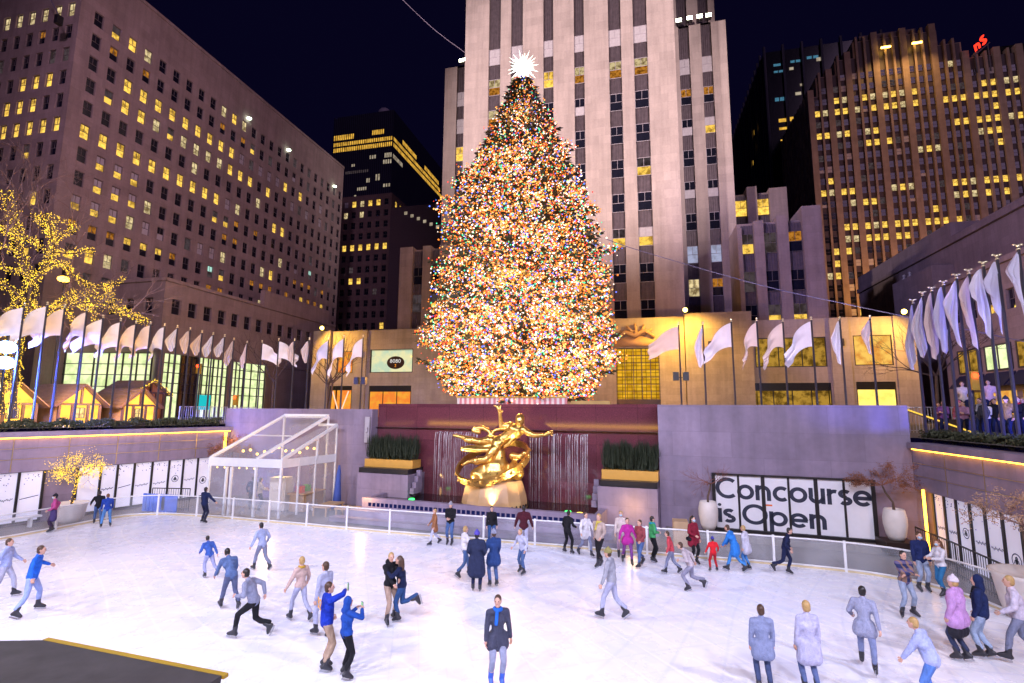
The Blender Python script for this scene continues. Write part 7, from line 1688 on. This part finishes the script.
# ------------------------------------------------------------------ lamps, signals, cables
p = Vector((-31.2,19.12,0))
sl = thing('stage_light', 'pair of dazzling blue-white stage lights in front of the huts', 'light', (p.x,p.y,PLAZA))
mb = MB(); mb.tube([(p.x,p.y,PLAZA),(p.x,p.y,9.2)],0.06,8); mb.build('stand', m_black, sl)
for z in (8.55,7.75):
    mb = MB(); mb.box(p.x-0.25,p.x-0.07,p.y-0.42,p.y+0.42,z-0.3,z+0.3); hd_ = mb.build('lamp_head', m_black, sl)
    mb = MB(); mb.sph((p.x+0.0,p.y,z),0.36,12,8,sc=(0.5,1.3,0.9)); mb.build('lens', emit('blue_stage_lens', (0.35,0.55,1.0), 12.0), hd_)
def signal(label, x, y, z, facing, hand=False):
    t = thing('traffic_light', label, 'traffic light', (x,y,PLAZA)); q = MB(); q.tube([(x,y,PLAZA),(x,y,z+0.5)],0.07,8); q.build('pole', m_dark, t)
    q = MB(); q.box(x-0.18,x+0.18,y-0.4,y-0.1,z-0.5,z+0.45); q.build('housing', plain('signal_yellow', (0.5,0.32,0.03), 0.5), t)
    q = MB(); q.sph((x,y-0.42,z+0.22),0.13,10,7); q.build('red_lamp', emit('red_signal', (1.0,0.04,0.01), 9.0), t)
signal('red traffic light seen between the left flagpoles', -36.5, 41.0, 6.35, 0); signal('red traffic light behind the right flagpoles', 16.6, 31.0, 7.2, 0); signal('traffic light with red lamp in front of the glass street front', -41.5, 41.5, 9.4, 0)
def cable(label, pts, r):
    q = MB(); q.tube(spline(pts, 0.6), r, 5, cap=False); tag(q.build('cable', plain('grey_cable', (0.16,0.13,0.20), 0.6)), label, 'cable')
cable('thin grey cable slanting down to the lamp on the tower\'s left shoulder', [(-27.2,50,55.3),(-22,50,49.4),(-17.88,50,45.5)], 0.035)
cable('thin cable sagging across the tower to the right flagpoles', [(-1.5,28.4,15.2),(0.36,28,14.25),(6.29,28,12.02),(10.32,28,10.8),(17.22,28,8.8)], 0.022)
cb_ = thing('hanging_lamp', 'dark fixture at the end of a pale cable in the top left corner', 'lamp', (-60,39,48)); q = MB(); q.bar((-63.6,38.0,52.0),(-61.2,38.0,48.6),0.09); q.build('cable', MC['grey_cable'], cb_); q = MB(); q.box(-61.4,-60.9,37.7,38.3,47.5,48.5); q.build('fixture', m_black, cb_)
sl2 = thing('street_lamp', 'amber street lamp glowing behind the lit bare tree', 'lamp', (-43,29.5,PLAZA)); q = MB(); q.tube([(-43,29.5,PLAZA),(-43,29.5,15.2)],0.08,8); q.build('pole', m_dark, sl2); q = MB(); q.sph((-43,29.4,15.4),0.32,10,7,sc=(1.3,1.3,0.7)); q.build('lamp_head', emit('amber_street', (1.0,0.55,0.06), 10.0), sl2)
# ================================================================== light
# dim city glow over everything
sd = bpy.data.lights.new('sun', 'SUN'); sd.energy = 0.22; sd.angle = R(25); sd.color = (0.70,0.45,0.80)
so = bpy.data.objects.new('sun', sd); COL.objects.link(so); so.rotation_euler = Vector((-0.5,0.8,-0.42)).to_track_quat('-Z','Y').to_euler()
# the rink floodlights stand on the building behind the viewer
FL = [(-28,-14,26),(-17,-16,26),(-6,-16,26),(5,-16,26),(16,-14,26)]
for i, p in enumerate(FL):
    lamp('rink_floodlight', 'SPOT', p, 21500, (0.79,0.78,1.0), (-9+(p[0]+6)*0.8,12,0), 1.3, 76, 0.35)
for p, q in (((-36,2,22),(8,18,1)),((24,2,22),(-24,19,1))): lamp('rink_floodlight', 'SPOT', p, 24000, (0.77,0.74,1.0), q, 1.2, 62, 0.5)
# floods that wash the tower, one from each neighbouring roof
for p, t_ in (((-50,5,38),(-8,68,50)),((36,8,38),(-4,68,50))): lamp('tower_floodlight', 'SPOT', p, 240000, (1.0,0.77,0.76), t_, 1.0, 46, 0.7)
# unseen spot added as fill, for city light on the left block
lamp('unseen_fill_spot', 'SPOT', (-6,-10,40), 95000, (1.0,0.60,0.92), (-62,64,40), 2.0, 46, 0.9)
# amber floods over the shop fronts
for x, z, aim in ((-41.4,16.6,-36),(5.6,17.2,7),(5.6,17.2,-3),(27.4,16.2,22)):
    lamp('amber_flood', 'SPOT', (x,58.5,z), 5200, (1.0,0.52,0.07), (aim,62.4,7.5), 0.3, 130, 0.8)
# glow of the great tree
for x, y, z, e in ((-14,41,9,2600),(-8,42.5,10,2600),(-2,41,9,2600),(-8,42,20,3000),(-12,32.2,9,1700),(-8,30.4,8.2,1500),(-3.7,32.2,9,1700),(-8,31.5,14,1800),(-11,33.5,12,1800),(-5,33.5,12,1800),(-8,33,18,1700),(-10,35,17,1700),(-6,35,17,1700),(-8,33.5,23,1100),(-8,34.4,27,600)):
    lamp('tree_glow', 'POINT', (x,y,z), e, (1.0,0.45,0.13), size=0.4)
# statue lights in the basin
for x in (-10.3,-6.8,-3.6): lamp('statue_light', 'SPOT', (x,24.0,1.1), 1000, (1.0,0.72,0.36), (-6.8,25.6,3.9), 0.15, 60, 0.6)
for x in (-13.7,-0.4): lamp('planter_light', 'POINT', (x,24.3,1.2), 60, (1.0,0.6,0.2), size=0.2)
# tent, huts, terraces
lamp('tent_lamp', 'POINT', (-20.2,25.6,2.6), 170, (1.0,0.66,0.22), size=0.3); lamp('tent_lamp', 'POINT', (-24.6,27.6,3.6), 60, (1.0,0.60,0.12), size=0.3)
for y in (20.0,24.8,28.9): lamp('hut_lamp', 'POINT', (-34.2,y,6.6), 1100, (1.0,0.60,0.15), size=0.2)
lamp('blue_stage_lamp', 'SPOT', (-30.8,18.9,8.4), 14000, (0.06,0.14,1.0), (-31.5,24,6), 0.3, 120, 0.8)
lamp('blue_pole_lamp', 'SPOT', (14.8,16.5,5.0), 6000, (0.10,0.12,1.0), (12.4,24,7.2), 0.3, 60, 0.6)
lamp('unseen_fill_spot', 'SPOT', (-34,-8,40), 190000, (0.50,0.42,1.0), (40,72,24), 2.0, 36, 0.8)  # unseen violet spot added to lift the stone block on the right
# unseen spots added to brighten the flags
lamp('flag_fill_spot', 'SPOT', (-17,10,5.5), 6000, (0.90,0.80,1.0), (-29.2,25,10), 0.4, 70, 0.7)
for x in (4,11): lamp('flag_fill_spot', 'SPOT', (x,27.6,4.8), 1800, (0.95,0.85,1.0), (x,31.5,10), 0.3, 110, 0.8)
lamp('flag_fill_spot', 'SPOT', (8.5,14,4.6), 3000, (0.80,0.76,1.0), (12.5,23.2,9.3), 0.3, 50, 0.6)
for x in (-28,-21): lamp('flag_fill_spot', 'SPOT', (x,31.0,4.8), 1500, (0.95,0.85,1.0), (x,34.5,10), 0.3, 110, 0.8)
# sodium floods on the piered tower
for x in (77.9,86.3): lamp('sodium_flood', 'SPOT', (x,163,119), 13000, (1.0,0.52,0.14), (x,170,90), 0.5, 110, 1.0)
lamp('sodium_flood', 'SPOT', (70,150,20), 70000, (1.0,0.45,0.10), (72,170,55), 0.8, 80, 0.9)
lamp('city_fill_spot', 'SPOT', (70,90,50), 60000, (1.0,0.55,0.62), (82,170,75), 2.0, 70, 0.9)  # unseen pinkish spot added to brighten the piered tower
